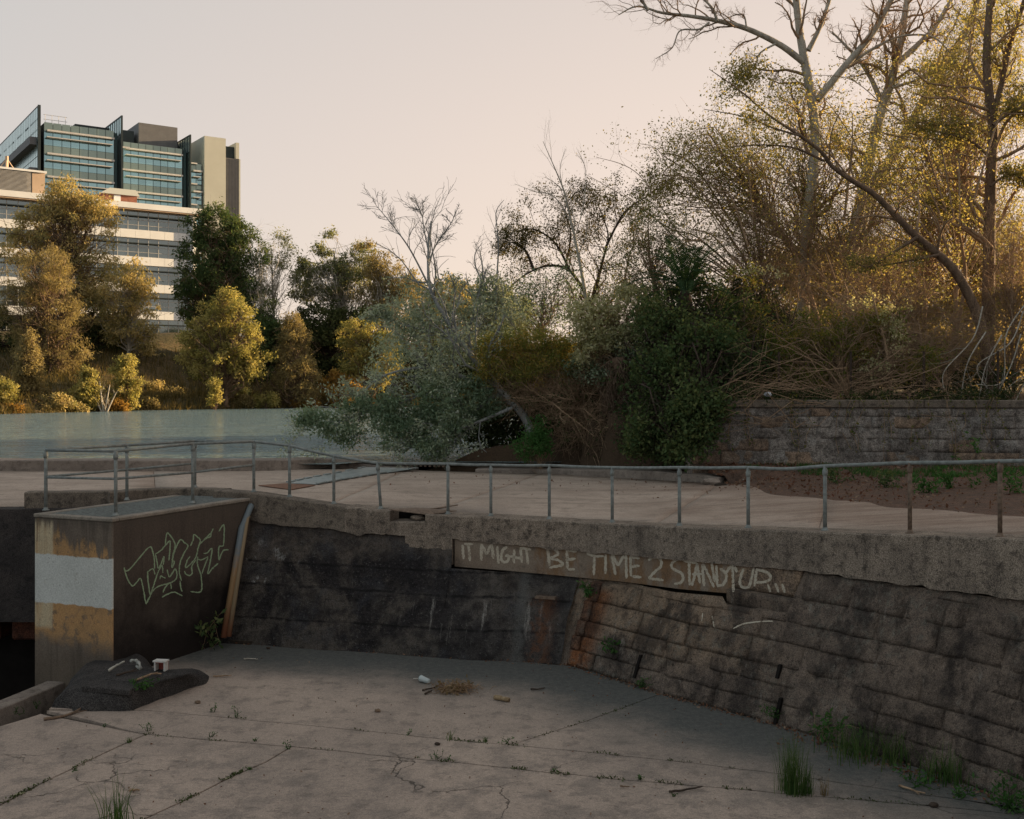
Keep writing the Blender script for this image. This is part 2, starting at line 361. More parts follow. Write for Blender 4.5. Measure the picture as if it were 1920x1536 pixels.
slabs = [
    [(-6.42, 14.78), *lineA[:6], *lineE[1:], *wb(1225, 430), (-5.6, 18.3), (-6.4, 16.4)],
    [*lineA[5:], *wb(1945, 1245), *lineE[::-1][:2]],
    [(-6.42, 14.7), *lineB[1:], (6.9, 10.9), *lineA[::-1]],
    [(-6.44, 14.55), lineB[1], *lineC[1:], (-6.2, 5.0), (-9.2, 5.0), (-7.3, 13.0)],
    [*lineB[1:3], *lineD[1:], (-3.0, 5.0), (-6.15, 5.0), *lineC[::-1][:-1]],
    [*lineB[2:], (7.4, 10.2), (8.0, 5.0), (-2.95, 5.0), *lineD[::-1][:-1]],
]
def rag(poly, gap):
    P = []
    n = len(poly)
    for i in range(n):
        a = np.array(poly[i]); b = np.array(poly[(i + 1) % n]); L = np.linalg.norm(b - a); k = max(1, int(L / .22)) if L < 12 else 1
        for j in range(k): P.append(a + (b - a) * j / k)
    P = np.array(P)
    area = .5 * np.sum(P[:, 0] * np.roll(P[:, 1], -1) - np.roll(P[:, 0], -1) * P[:, 1])
    if area < 0: P = P[::-1]
    t = np.roll(P, -1, 0) - np.roll(P, 1, 0); t /= np.linalg.norm(t, axis=1, keepdims=True) + 1e-9
    inn = np.stack([-t[:, 1], t[:, 0]], 1)
    out = []
    for p, n_ in zip(P, inn):
        w = mnoise.noise(Vector((p[0] * 2.2, p[1] * 2.2, 3.1))) * .03
        out.append(tuple(p + np.array((w, w * .6)) + n_ * (gap + .004 * mnoise.noise(Vector((p[0] * 7, p[1] * 7, 0))))))
    return out
base = MB(); base.prism([(-6.45, 14.6), (-7.4, 13.0), (-9.3, 4.9), (8.4, 4.9), (6.6, 8.6), (6.2, 11.6), (4.4, 13.7), (1.1, 17.6), (-5.6, 19.2), (-6.5, 16.4)], -1.6, -.05)
apron = base.build('apron_floor', M['soil']); tag(apron, kind='structure')
for i, p in enumerate(slabs):
    m = MB(); m.prism(rag(p, .013 if i > 1 else .008), -.045, 0.0)
    m.build('concrete_slab', M['floor'], apron)
# ground sheet and channel
gm = MB(); gm.add([(-3000, -3000, -3), (3000, -3000, -3), (3000, 3000, -3), (-3000, 3000, -3)], [(0, 1, 2, 3)])
tag(gm.build('ground', M['soil']), kind='structure')
m = MB(); m.prism([(-16, 8), (-6.7, 8), (-6.3, 16.4), (-6.3, 20.5), (-16, 20.5)], -1.9, -1.25)
tag(m.build('channel_bed', M['dark']), kind='structure')
lw = MB(); a = np.array((-7.28, 16.72)); b = np.array((-7.9, 14.2)); w = np.array((.30, -.06))
lw.prism([tuple(a), tuple(b), tuple(b + w), tuple(a + w)], -1.24, -.15)
tag(lw.build('channel_wall', M['farkerb'], bevel=.015), 'low flat topped concrete wall running from the pier over the dark channel', 'wall')

# ------------------------------------------------------------------ retaining wall
wall = thing('retaining_wall', 'long stained retaining wall of black concrete and rough stone with painted words', 'wall', (0, 17.5, 0))
def m_blackwall():
    t = NT('blackened_concrete')
    u, v, _ = t.sep(t.uv())
    n1 = t.noise(1.1, 7, .68, dist=.5); n2 = t.noise(5.5, 7, .75); n3 = t.noise(22, 4, .75); n4 = t.noise(70, 3, .7)
    col = t.mix(t.rng(n1, .42, .6), (.026, .023, .024), (.10, .085, .072))
    col = t.mix(t.math('MULTIPLY', t.rng(n2, .45, .62), .75), col, (.016, .014, .015))
    up = t.rng(t.math('ADD', v, t.math('MULTIPLY', t.math('SUBTRACT', n1, .5), 1.3)), 1.25, 1.6)
    col = t.mix(t.math('MULTIPLY', up, t.rng(n2, .35, .6, .75, .2)), col, (.125, .102, .084))
    right = t.rng(t.math('ADD', u, t.math('MULTIPLY', t.math('SUBTRACT', n1, .5), 3)), s_b(700), s_b(960))
    col = t.mix(t.math('MULTIPLY', right, t.rng(n2, .4, .6, .5, .1)), col, (.11, .10, .092))
    blue = t.rng(t.noise(1.6, 5, .65, v=t.map(t.pos, (1, 1, 1), (9, 1, 4))), .5, .66)
    col = t.mix(t.math('MULTIPLY', blue, .4), col, (.06, .063, .072))
    col = t.mix(t.math('MULTIPLY', t.rng(n3, .56, .66), .55), col, (.15, .14, .13))
    col = t.mix(t.math('MULTIPLY', t.rng(n3, .46, .36), .6), col, (.010, .009, .009))
    # pour lines
    for zc_, sl in ((.44, .004), (1.33, -.01), (.955, -.012)):
        w = t.math('ABSOLUTE', t.math('SUBTRACT', t.math('ADD', v, t.math('MULTIPLY', t.math('SUBTRACT', u, s_b(700)), -sl)), t.math('ADD', zc_, t.math('MULTIPLY', t.math('SUBTRACT', n1, .5), .12))))
        col = t.mix(t.math('MULTIPLY', t.rng(w, .03, .006), t.rng(n2, .4, .55, .2, .9)), col, (.012, .011, .011))
    # lime runs below the joints
    run = t.noise(1.0, 6, .75, v=t.map(t.uv(), (5.5, .7, 1), (2.3, 0, 0)))
    band = t.math('MULTIPLY', t.rng(v, .97, .8), t.rng(v, .1, .6)); runz = t.math('MULTIPLY', t.rng(run, .55, .68), band)
    uw = t.rng(u, s_b(690), s_b(820)); runz = t.math('MULTIPLY', t.math('MULTIPLY', runz, uw), t.rng(n3, .35, .6, .4, 1))
    col = t.mix(t.math('MULTIPLY', runz, .9), col, (.32, .30, .275))
    crust = t.math('MULTIPLY', t.rng(t.noise(3.1, 6, .75, v=t.map(t.uv(), (1, .6, 1))), .55, .63), t.math('MULTIPLY', t.rng(v, 1.28, 1.45), t.rng(v, 1.8, 1.6)))
    crust = t.math('MULTIPLY', crust, t.rng(u, s_b(600), s_b(470)))
    col = t.mix(t.math('MULTIPLY', crust, .7), col, (.34, .34, .33))
    col = t.mix(t.math('MULTIPLY', t.math('MULTIPLY', t.rng(t.noise(7, 5, .75), .58, .66), t.rng(v, .95, 1.0)), t.math('MULTIPLY', t.rng(v, 1.14, 1.04), t.rng(u, s_b(560), s_b(500)))), col, (.28, .28, .27))
    # rust run under the iron stub
    ru = s_b(1012)
    uu = t.math('ABSOLUTE', t.math('SUBTRACT', t.math('ADD', u, t.math('MULTIPLY', t.math('SUBTRACT', n2, .5), .7)), ru))
    rust = t.math('MULTIPLY', t.rng(uu, .26, .02), t.math('MULTIPLY', t.rng(v, 1.02, .92), t.rng(n2, .38, .6, .1, 1)))
    col = t.mix(t.math('MULTIPLY', rust, .85), col, (.15, .07, .038))
    g2_ = t.math('ABSOLUTE', t.math('SUBTRACT', t.math('ADD', u, t.math('MULTIPLY', t.math('SUBTRACT', n2, .5), .35)), s_b(968)))
    col = t.mix(t.math('MULTIPLY', t.rng(g2_, .14, .02), .5), col, (.13, .13, .122))
    col = t.mix(1.0, col, t.grey(t.rng(n4, .3, .7, .6, 1.45)), 'MULTIPLY')
    h = t.math('ADD', n2, t.math('MULTIPLY', n3, .8))
    t.bsdf(col, .93, t.bump(h, 1.0, .05), spec=.18); return t.m
M['black'] = m_blackwall()
sj = s_b(1056)                                        # where concrete gives way to masonry
def grid_face(s0, s1, ns, nv, fn, mat, name, parent, uvf=None):
    V = []; UV = []
    for s in np.linspace(s0, s1, ns):
        for v in np.linspace(0, 1, nv):
            p, q = fn(s, v); V.append(p); UV.append(q)
    I = np.arange(ns * nv).reshape(ns, nv)
    F = np.stack([I[:-1, :-1], I[1:, :-1], I[1:, 1:], I[:-1, 1:]], -1).reshape(-1, 4)
    return fast(name, V, F, mat, parent, smooth=True, uv=UV)
def conc(s, v):
    zf = at(ZF, s); z = v * zf
    out = .035 * nz((s * 1.3, z * 1.3, 0)) + .024 * nz((s * 4, z * 5, 2)) + .012 * nz((s * 14, z * 14, 4))
    out -= at(recess, s) * max(0, (v - .55) / .45) ** .8
    zl = .96 + .05 * nz((s * 1.1, 5, 0)) + .025 * nz((s * 5, 9, 0)) - (s - s_b(700)) * .012
    k = 1 / (1 + math.exp((z - zl) / .012)) * min(1, max(0, (s - s_b(500)) / .4)) * min(1, max(0, (s_b(950) - s) / .5))
    out += .085 * k
    k2 = 1 / (1 + math.exp((z - 1.62 - .04 * nz((s * 2, 1, 0))) / .012)) * min(1, max(0, (s_b(640) - s) / .3)); out += .05 * k2
    p = wallpt(s, z, out); 
    return p, (s, z)
face_l = grid_face(0.02, sj - .05, 260, 64, conc, M['black'], 'concrete_face', wall)
# iron stub above the rust run
p = wallpt(s_b(1012), .98, .03); m = MB(); n_ = np.array((*at(NN, s_b(1012)), 0)); tx = np.array((n_[1], -n_[0], 0))
m.box(p, (.17, .05, .018), tx, n_); m.build('iron_stub', M['rusty'], wall)
# dark core behind everything
m = MB(); V = []; 
ss = np.linspace(sj - .3, SL, 90)
for s in ss:
    zf = at(ZF, s) - .02; V += [wallpt(s, -.3, -.006), wallpt(s, zf, -.006 - max(0, at(recess, s)))]
for i in range(89): m.f.append((2 * i, 2 * i + 2, 2 * i + 3, 2 * i + 1))
m.v = [tuple(p) for p in V]
def m_mortar():
    t = NT('mortar'); n = t.noise(5, 6, .7); col = t.mix(t.rng(n, .35, .65), (.075, .062, .052), (.04, .034, .03))
    t.bsdf(col, .95, t.bump(n, .8, .02), spec=.1); return t.m
M['mortar'] = m_mortar()
core = m.build('mortar_core', M['mortar'], wall)
# masonry, stone by stone
def m_stone(name, a, b, lichen, dark, la=.6):
    t = NT(name)
    inf = t.t.nodes.new('ShaderNodeObjectInfo').outputs['Random']
    n1 = t.noise(1.6, 6, .65, dist=.3); n2 = t.noise(7, 7, .72); n3 = t.noise(42, 3, .75)
    col = t.mix(t.rng(n1, .35, .65), a, b)
    col = t.mix(1.0, col, t.grey(t.rng(inf, 0, 1, .9, 1.1, False)), 'MULTIPLY')
    col = t.mix(t.math('MULTIPLY', t.rng(n2, .42, .64), .85), col, dark)
    col = t.mix(t.math('MULTIPLY', t.rng(t.noise(.8, 5, .65), .45, .62), .45), col, dark)
    col = t.mix(t.math('MULTIPLY', t.rng(t.noise(3.4, 7, .75, v=t.map(t.pos, (1, 1, 1), (4, 9, 2))), .5, .66), la), col, lichen)
    st = t.noise(1.0, 5, .65, v=t.map(t.pos, (4, 4, .5))); col = t.mix(t.math('MULTIPLY', t.rng(st, .52, .7), .5), col, dark)
    col = t.mix(1.0, col, t.grey(t.rng(n3, .28, .72, .4, 1.6)), 'MULTIPLY')
    h = t.math('ADD', n2, t.math('MULTIPLY', n3, .8)); t.bsdf(col, .95, t.bump(h, 1.0, .03), spec=.15); return t.m
M['stoneA'] = m_stone('dark_stone', (.135, .107, .088), (.095, .077, .066), (.165, .16, .135), (.042, .035, .033))
M['stoneB'] = m_stone('lichen_stone', (.15, .127, .103), (.11, .094, .08), (.19, .185, .155), (.05, .043, .039), .8)
M['stoneC'] = m_stone('tan_stone', (.31, .22, .15), (.23, .168, .122), (.24, .205, .16), (.09, .068, .055), .3)
def m_wallstone():
    t = NT('weathered_wall_stone'); inf = t.t.nodes.new('ShaderNodeObjectInfo').outputs['Random']
    x, y, z = t.sep(t.pos)
    n1 = t.noise(.9, 7, .68, dist=.4); n2 = t.noise(5, 7, .75); n3 = t.noise(21, 5, .78); n4 = t.noise(75, 3, .7)
    xx = t.math('ADD', x, t.math('MULTIPLY', t.math('SUBTRACT', n1, .5), 3.2)); zz = t.math('ADD', z, t.math('MULTIPLY', t.math('SUBTRACT', n1, .5), 1.2))
    tan = t.math('MULTIPLY', t.rng(xx, 4.1, 2.3), t.rng(zz, .2, .8))
    col = t.mix(t.rng(n2, .36, .62), (.205, .158, .125), (.12, .095, .078))
    col = t.mix(t.math('MULTIPLY', tan, t.rng(n2, .3, .65, 1.0, .55)), col, t.mix(n3, (.24, .17, .115), (.36, .26, .18)))
    col = t.mix(1.0, col, t.grey(t.rng(inf, 0, 1, .88, 1.12, False)), 'MULTIPLY')
    rx_ = t.math('SUBTRACT', t.math('ADD', x, t.math('MULTIPLY', t.math('SUBTRACT', n2, .5), .22)), t.math('ADD', .93, t.math('MULTIPLY', z, .36)))
    rs_ = t.math('MULTIPLY', t.math('MULTIPLY', t.rng(rx_, -.1, 0), t.rng(rx_, .34, .1)), t.rng(z, 1.25, 1.1)); col = t.mix(t.math('MULTIPLY', rs_, .9), col, t.mix(n3, (.16, .06, .025), (.30, .12, .05)))
    lic = t.math('MULTIPLY', t.rng(t.noise(9, 7, .8, v=t.map(t.pos, (1, 1, 1), (4, 9, 2))), .5, .6), t.rng(t.noise(.7, 4, .6), .42, .58))
    col = t.mix(t.math('MULTIPLY', lic, .6), col, (.19, .185, .155))
    col = t.mix(t.math('MULTIPLY', t.rng(t.noise(1.5, 6, .7, v=t.map(t.pos, (1, 1, .8), (2, 5, 7))), .48, .62), .7), col, (.032, .027, .026))
    st = t.noise(1.0, 6, .7, v=t.map(t.pos, (4, 4, .45))); col = t.mix(t.math('MULTIPLY', t.rng(st, .52, .66), .6), col, (.03, .025, .023))
    pal = t.noise(1.0, 6, .75, v=t.map(t.pos, (6, 6, .8), (1, 8, 3))); col = t.mix(t.math('MULTIPLY', t.rng(pal, .58, .7), .6), col, (.28, .25, .215))
    col = t.mix(t.math('MULTIPLY', t.rng(n3, .46, .34), .7), col, (.018, .015, .014))
    col = t.mix(1.0, col, t.grey(t.rng(n4, .28, .72, .5, 1.5)), 'MULTIPLY')
    h = t.math('ADD', n2, t.math('MULTIPLY', n3, .9)); t.bsdf(col, .95, t.bump(h, 1.0, .05), spec=.12); return t.m
M['stoneW'] = m_wallstone(); core.data.materials[0] = M['stoneW']
M['stoneR'] = m_stone('rust_stained_stone', (.17, .085, .05), (.12, .065, .042), (.12, .10, .08), (.045, .03, .024), .5)
rr = rs(5)
def stone(s0, s1, z0, z1, mat, rough=.028, prouder=0.0, parent=None, n=6, mfn=None):
    mfn = mfn or wallpt
    V = []; nu, nv = n + 2, n
    for i in range(nu):
        for j in range(nv):
            fu = i / (nu - 1); fv = j / (nv - 1)
            e = min(fu, 1 - fu, 1) * (s1 - s0); e2 = min(fv, 1 - fv) * (z1 - z0); ed = min(e, e2)
            s = s0 + (s1 - s0) * fu; z = z0 + (z1 - z0) * fv
            o = .006 + prouder + min(ed / .02, 1) * .008 + rough * (nz((s * 2.3, z * 2.3, 1.7)) + .55 * nz((s * 7, z * 7, 7.1)))
            s += .012 * nz((s * 5, z * 5, 11)); z += .012 * nz((s * 4, z * 4, 21))
            V.append(mfn(s, z, o))
    I = np.arange(nu * nv).reshape(nu, nv)
    F = [tuple(f) for f in np.stack([I[:-1, :-1], I[1:, :-1], I[1:, 1:], I[:-1, 1:]], -1).reshape(-1, 4)]
    ring = [*I[:, 0], *I[-1, 1:], *I[::-1, -1][1:], *I[0, ::-1][1:-1]]
    b = len(V)
    for k in ring:
        i, j = divmod(k, nv); V.append(mfn(s0 + (s1 - s0) * i / (nu - 1), z0 + (z1 - z0) * j / (nv - 1), -.12))
    L = len(ring)
    F += [(ring[k], b + k, b + (k + 1) % L, ring[(k + 1) % L]) for k in range(L)]
    m = MB(); m.add(V, F); return m.build('stone', mat, parent or wall, smooth=True)
stones = []
ch = .268; zcur = 0.0; row = 0
s_txt0, s_txt1 = s_t(1376), s_t(1502)
while zcur < 2.6:
    h = ch * rr.uniform(.8, 1.2); s = sj + rr.uniform(.0, .05) + zcur * .16
    while s < SL - .2:
        L = rr.uniform(.38, 1.15)
        e = min(s + L, SL); sm = (s + e) / 2
        zf = min(at(ZF, x) for x in np.linspace(s, e, 5)) - .01
        z1 = min(zcur + h, zf)
        if zf - (zcur + h) < .1: z1 = zf
        if z1 - zcur > .07 and zcur < zf and not (zcur > 1.25 and s < s_t(1200)):
            # the tan patch below the lettering
            lim = s_b(1500)
            tan = zcur > .25 and s < lim + (1.6 - zcur) * -.4 and s > sj + .55
            mt = M['stoneW']
            gapc = .012 if rr.rand() < .75 else .024
            if s - sj < .12 + zcur * .16 and zcur > .2 and zcur < 1.0: e = min(e, s + .16); sm = (s + e) / 2; mt = M['stoneR']
            if not (s_txt0 - .1 < sm < s_txt1 + .05 and z1 > at(ZC, sm) - .33):
                stones.append(stone(s + gapc, e - gapc, zcur + .006, z1 - .006, mt, .032 if tan else .046, rr.uniform(-.012, .014)))
        s = e
    zcur += h; row += 1
# the smooth stone that carries the end of the sentence
def vface(s, z, out=0.0):
    p = at(T2, s) - at(NN, s) * (out + .01); return np.array((p[0], p[1], z))
zs = at(ZC, (s_txt0 + s_txt1) / 2)
txtstone = stone(s_txt0, s_txt1, zs - .36, zs + .02, M['stoneC'], .006, 0, mfn=vface)
stones.append(stone(s_txt0 - .02, s_txt1 + .06, zs - .60, zs - .37, M['stoneW'], .05, .13, mfn=vface))
for px_, z0_, z1_ in ((1188, .10, .42), (1455, .02, .33), (1440, .55, .72)):  # near-black boxes paint the shade inside the drain slots
    s_ = s_b(px_); q_ = MB(); n_ = np.array((*at(NN, s_), 0)); tx_ = np.array((n_[1], -n_[0], 0)); lo, hi = wallpt(s_, z0_, .0), wallpt(s_, z1_, .0); ax_ = hi - lo
    q_.hexa([lo - tx_ * .022 - n_ * .05, lo + tx_ * .022 - n_ * .05, lo + tx_ * .022 + n_ * .1, lo - tx_ * .022 + n_ * .1, hi - tx_ * .022 - n_ * .05, hi + tx_ * .022 - n_ * .05, hi + tx_ * .022 + n_ * .1, hi - tx_ * .022 + n_ * .1]); q_.build('slot_shade_box', M['dark'], wall)
# lintel beam with the words, and the blank stub left of it
def m_beam():
    t = NT('stained_beam_concrete'); n1 = t.noise(1.3, 6, .65); n2 = t.noise(6, 6, .7); n3 = t.noise(60, 3, .7)
    x, y, z = t.sep(t.pos)
    col = t.mix(t.rng(n1, .35, .65), (.20, .152, .115), (.24, .195, .152))
    oc = t.rng(t.math('ADD', t.noise(1.0, 5, .7, v=t.map(t.pos, (3, 3, 1.2))), t.rng(x, -1.5, 2.2, -.12, .1)), .5, .66)
    col = t.mix(t.math('MULTIPLY', oc, .7), col, (.185, .10, .045))
    col = t.mix(t.math('MULTIPLY', t.rng(n2, .52, .7), .5), col, (.07, .058, .048))
    col = t.mix(1.0, col, t.grey(t.rng(n3, .3, .7, .75, 1.22)), 'MULTIPLY'); t.bsdf(col, .92, t.bump(n3, .6, .01), spec=.15); return t.m
M['beam'] = m_beam()
def strip(sa, sb, zt, zb, f_out, depth, mat, name, parent, n=24, rag_=0.0, nv=1):
    """solid strip following the wall line: front face f_out in plan (towards viewer +), thickness depth"""
    sss = np.linspace(sa, sb, n); V = []
    for s in sss:
        t2 = at(T2, s); nn = at(NN, s); a_ = t2 - nn * f_out; b_ = a_ + nn * depth
        z0, z1 = zb(s), zt(s); j = rag_ * (nz((s * 4, 0, 3)) + .6 * nz((s * 13, 0, 5)))
        col_ = [(a_[0] - nn[0] * .5 * rag_ * nz((s * 5, q, 9)), a_[1] - nn[1] * .5 * rag_ * nz((s * 5, q, 9)), z0 + j + (z1 - z0 - j) * q / nv) for q in range(nv + 1)]
        ch_ = .02
        V += col_[:-1] + [(col_[-1][0], col_[-1][1], z1 - ch_), (a_[0] + nn[0] * ch_, a_[1] + nn[1] * ch_, z1), (b_[0], b_[1], z1), (b_[0], b_[1], z0 + j)]
    k = nv + 4; F = []
    for i in range(n - 1):
        for q in range(k):
            F.append((i * k + q, (i + 1) * k + q, (i + 1) * k + (q + 1) % k, i * k + (q + 1) % k))
    F += [tuple(range(k))[::-1], tuple((n - 1) * k + q for q in range(k))]
    m = MB(); m.add(V, F); return m.build(name, mat, parent)
fzc = lambda s: at(ZC, s); fzt = lambda s: at(ZT, s)
bm_ = strip(s_t(853), s_t(1374), lambda s: fzc(s) + .03, lambda s: at(ZB, s), .015, .28, M['beam'], 'lettered_beam', wall, 40)
strip(s_t(762), s_t(850), lambda s: fzc(s) + .03, lambda s: HC - (np.interp(at(TPX, s), [762, 850], [1050, 1058]) - Y0) * at(T2, s)[1] / FPX, .07, .3, M['cope'], 'blank_beam', wall, 10)
# coping in three lengths, with the broken-out notch between
c1 = strip(s_c(400), s_c(646), fzt, fzc, .06, .34, M['kerb'], 'raised_coping', wall, 40, .03, 4)
strip(s_c(646.5), s_c(731), fzt, fzc, .065, .5, M['cope'], 'coping', wall, 24, .035, 4)
strip(s_c(731.2), s_c(797), lambda s: HC - (978 - Y0) * at(CF, s)[1] / FPX, fzc, .06, .5, M['cope'], 'notched_coping', wall, 12, .02, 3)
strip(s_c(731.2), s_c(797), lambda s: fzt(s) - .03, lambda s: HC - (979 - Y0) * at(CF, s)[1] / FPX, -.36, .08, M['dark'], 'notch_back', wall, 6)
cope = strip(s_c(797.2), SL, fzt, fzc, .06, .5, M['cope'], 'coping', wall, 160, .03, 5)

# ------------------------------------------------------------------ weir deck
nearc = [(-14, 18.9, 2.31), (-9, 19.1, 2.31), (-6.5, 19.5, 2.30)]
for px in (440, 478, 540, 600, 645, 690, 735, 790, 850, 920, 1028, 1120, 1195, 1260, 1320, 1410, 1500, 1612, 1760, 1920, 2080):
    s = s_c(px); p = at(T2, s) + at(NN, s) * (.40 if px > 640 else .26); z = at(ZT, s) - .006
    if px < 640: z = 2.31
    nearc.append((p[0], p[1], z))
pe = at(T2, SL) + at(NN, SL) * .4; nearc.append((pe[0], pe[1], at(ZT, SL)))
farpts = {0: (-14, 26.9, 2.3), 4: tuple(G(640, 878, 2.28)), 10: tuple(G(1020, 888, 2.2)), 15: tuple(G(1350, 907, 2.3)), 19: tuple(G(1560, 897, 2.45)), 22: (13, 22.5, 2.6), 24: (14, 12, 2.65)}
ks = sorted(farpts); nI = len(nearc)
farc = np.stack([np.interp(np.arange(nI), ks, [farpts[k][i] for k in ks]) for i in range(3)], 1)
nearc = np.array(nearc)
deck = MB(); deck.prism([(p[0], p[1]) for p in nearc[:-3]] + [(11, 22), *[(p[0], p[1]) for p in farc[:19][::-1]]], 1.2, 1.95)
deck = deck.build('weir_deck', M['soil']); tag(deck, kind='structure')
dk_objs = []
def deck_slab(i0, i1, gap=.012, nrow=10):
    n = (i1 - i0) * 4 + 1; tt = np.linspace(i0, i1, n)
    A = np.stack([np.interp(tt, np.arange(nI), nearc[:, i]) for i in range(3)], 1); Bq = np.stack([np.interp(tt, np.arange(nI), farc[:, i]) for i in range(3)], 1)
    d0 = A[1] - A[0]; A[0] += d0 / np.linalg.norm(d0) * gap; Bq[0] += (Bq[1] - Bq[0]) / np.linalg.norm(Bq[1] - Bq[0]) * gap
    V = []
    for r in range(nrow + 1):
        f = r / nrow; P = A + (Bq - A) * f; P[:, 2] += [.02 * nz((p[0] * .6, p[1] * .6, 0)) * min(1, 4 * f) for p in P]; V.append(P)
    V = np.stack(V, 1).reshape(-1, 3); I = np.arange(n * (nrow + 1)).reshape(n, nrow + 1)
    F = np.stack([I[:-1, :-1], I[1:, :-1], I[1:, 1:], I[:-1, 1:]], -1).reshape(-1, 4)
    ring = [*I[:, 0], *I[-1, 1:], *I[::-1, -1][1:], *I[0, ::-1][1:-1]]; b = len(V); V2 = V[ring] - np.array((0, 0, .25)); L = len(ring)
    F2 = np.array([(ring[k], b + k, b + (k + 1) % L, ring[(k + 1) % L]) for k in range(L)])
    o = fast('concrete_slab', np.concatenate([V, V2]), np.concatenate([F, F2]), M['deck'], deck); dk_objs.append(o)
for a_, b_ in ((0, 2), (2, 6), (6, 10), (10, 15), (15, 19), (19, 24)): deck_slab(a_, b_)
DK = bvh_of(dk_objs)
def dz(x, y, default=2.4):
    r = DK.ray_cast(Vector((x, y, 10)), Vector((0, 0, -1))); return r[0].z if r[0] else default
# far kerb along the water, and the low parapet left of the pier
def polybar(pts, w, h, mat, name, parent=None, base=-.3, jit=.015):
    P = np.array(pts, float); t = np.gradient(P[:, :2], axis=0); t /= np.linalg.norm(t, axis=1, keepdims=True); nn = np.stack([-t[:, 1], t[:, 0]], 1)
    V = []; n = len(P); H = h if np.ndim(h) else [h] * n
    for i in range(n):
        a_ = P[i, :2]; b_ = a_ + nn[i] * w; z = P[i, 2]; j = jit * nz((a_[0] * 3, a_[1] * 3, 0))
        V += [(*a_, z + base), (*a_, z + H[i] - .02 + j), (*(a_ + nn[i] * .02), z + H[i] + j), (*(b_ - nn[i] * .02), z + H[i] + j), (*b_, z + base)]
    F = [(i * 5 + q, (i + 1) * 5 + q, (i + 1) * 5 + (q + 1) % 5, i * 5 + (q + 1) % 5) for i in range(n - 1) for q in range(5)]
    F += [tuple(range(5))[::-1], tuple((n - 1) * 5 + q for q in range(5))]
    m = MB(); m.add(V, F); return m.build(name, mat, parent)
kp = spline([(-16, 26.95, 2.3), (-10, 27.0, 2.3), (-6.3, 27.2, 2.3), tuple(farc[4] + np.array((0, .25, 0))), tuple(farc[6] + np.array((0, .1, 0)))], 40)
tag(polybar(kp, .8, np.interp(np.arange(40), [0, 26, 33, 39], [.27, .25, .08, .04]), M['farkerb'], 'far_kerb', base=-1.6), 'low concrete kerb along the water on the far side of the deck', 'kerb')
kp2 = spline([tuple(farc[i] + np.array((0, .05, 0))) for i in (8, 9, 10, 11, 12, 13, 14, 15)], 40)
tag(polybar(kp2, .5, np.interp(np.arange(40), [0, 12, 30, 39], [.06, .12, .2, .14]), M['farkerb'], 'broken_kerb', base=-1.3, jit=.03), 'broken concrete kerb below the dark bushes ending in rubble', 'kerb')
kp3 = spline([(-8.62, 18.85, 2.31), (-7.9, 18.95, 2.31), (-7.15, 19.1, 2.31)], 10)
tag(polybar(kp3, .3, .27, M['kerb'], 'parapet_stub', base=-.3, jit=.02), 'short dark concrete parapet on the deck edge left of the pier', 'parapet')
kp4 = spline([G(206, 925, 2.55) * np.array((1, 1, 0)) + np.array((0, 0, 2.31)), G(260, 919, 2.57) * np.array((1, 1, 0)) + np.array((0, 0, 2.31)), G(340, 916, 2.57) * np.array((1, 1, 0)) + np.array((0, 0, 2.31)), G(420, 919, 2.56) * np.array((1, 1, 0)) + np.array((0, 0, 2.31))], 20)
tag(polybar(kp4, .28, .26, M['kerb'], 'rounded_kerb', base=-.3), 'raised concrete kerb behind the grated top of the pier', 'kerb')
# weir face left of the pier with the rusty opening at its foot
def leftface(s, v):
    x = -14 + s; z = .42 + v * 1.89; y = 18.62 + (1 - v) * -.35
    o = .03 * nz((x * 1.5, z * 1.5, 3)) + .012 * nz((x * 6, z * 6, 1)); return (x, y - o, z), (x, z)
wf = thing('weir_face', 'dark pitted weir wall left of the pier above a rusty opening', 'wall', (-9, 18.5, 0))
m_dk = m_concrete('pitted_dark_concrete', (.055, .046, .042), (.035, .03, .029), (.016, .015, .015), .7, 2.0, .3, .6, .03)
grid_face(0, 7.3, 90, 30, leftface, m_dk, 'pitted_face', wf)
m = MB(); m.hexa([(-14, 18.3, .42), (-6.7, 18.3, .42), (-6.7, 19.3, .42), (-14, 19.3, .42), (-14, 18.66, 2.3), (-6.7, 18.66, 2.3), (-6.7, 19.3, 2.3), (-14, 19.3, 2.3)]); m.build('wall_body', m_dk, wf)
m = MB(); m.box((-10.3, 19.1, -.5), (3.7, .1, .9)); m.build('opening_back', M['dark'], wf)
mst = m_stone('rust_red_stone', (.22, .075, .04), (.13, .05, .03), (.10, .06, .045), (.04, .02, .015), .3)
for x0, x1 in ((-9.6, -8.86), (-8.66, -8.02), (-7.9, -7.3), (-10.6, -9.75)):
    m = MB(); m.box(((x0 + x1) / 2, 18.75, .24), ((x1 - x0) / 2, .3, .17)); m.build('rusty_stone', mst, wf, bevel=.03)
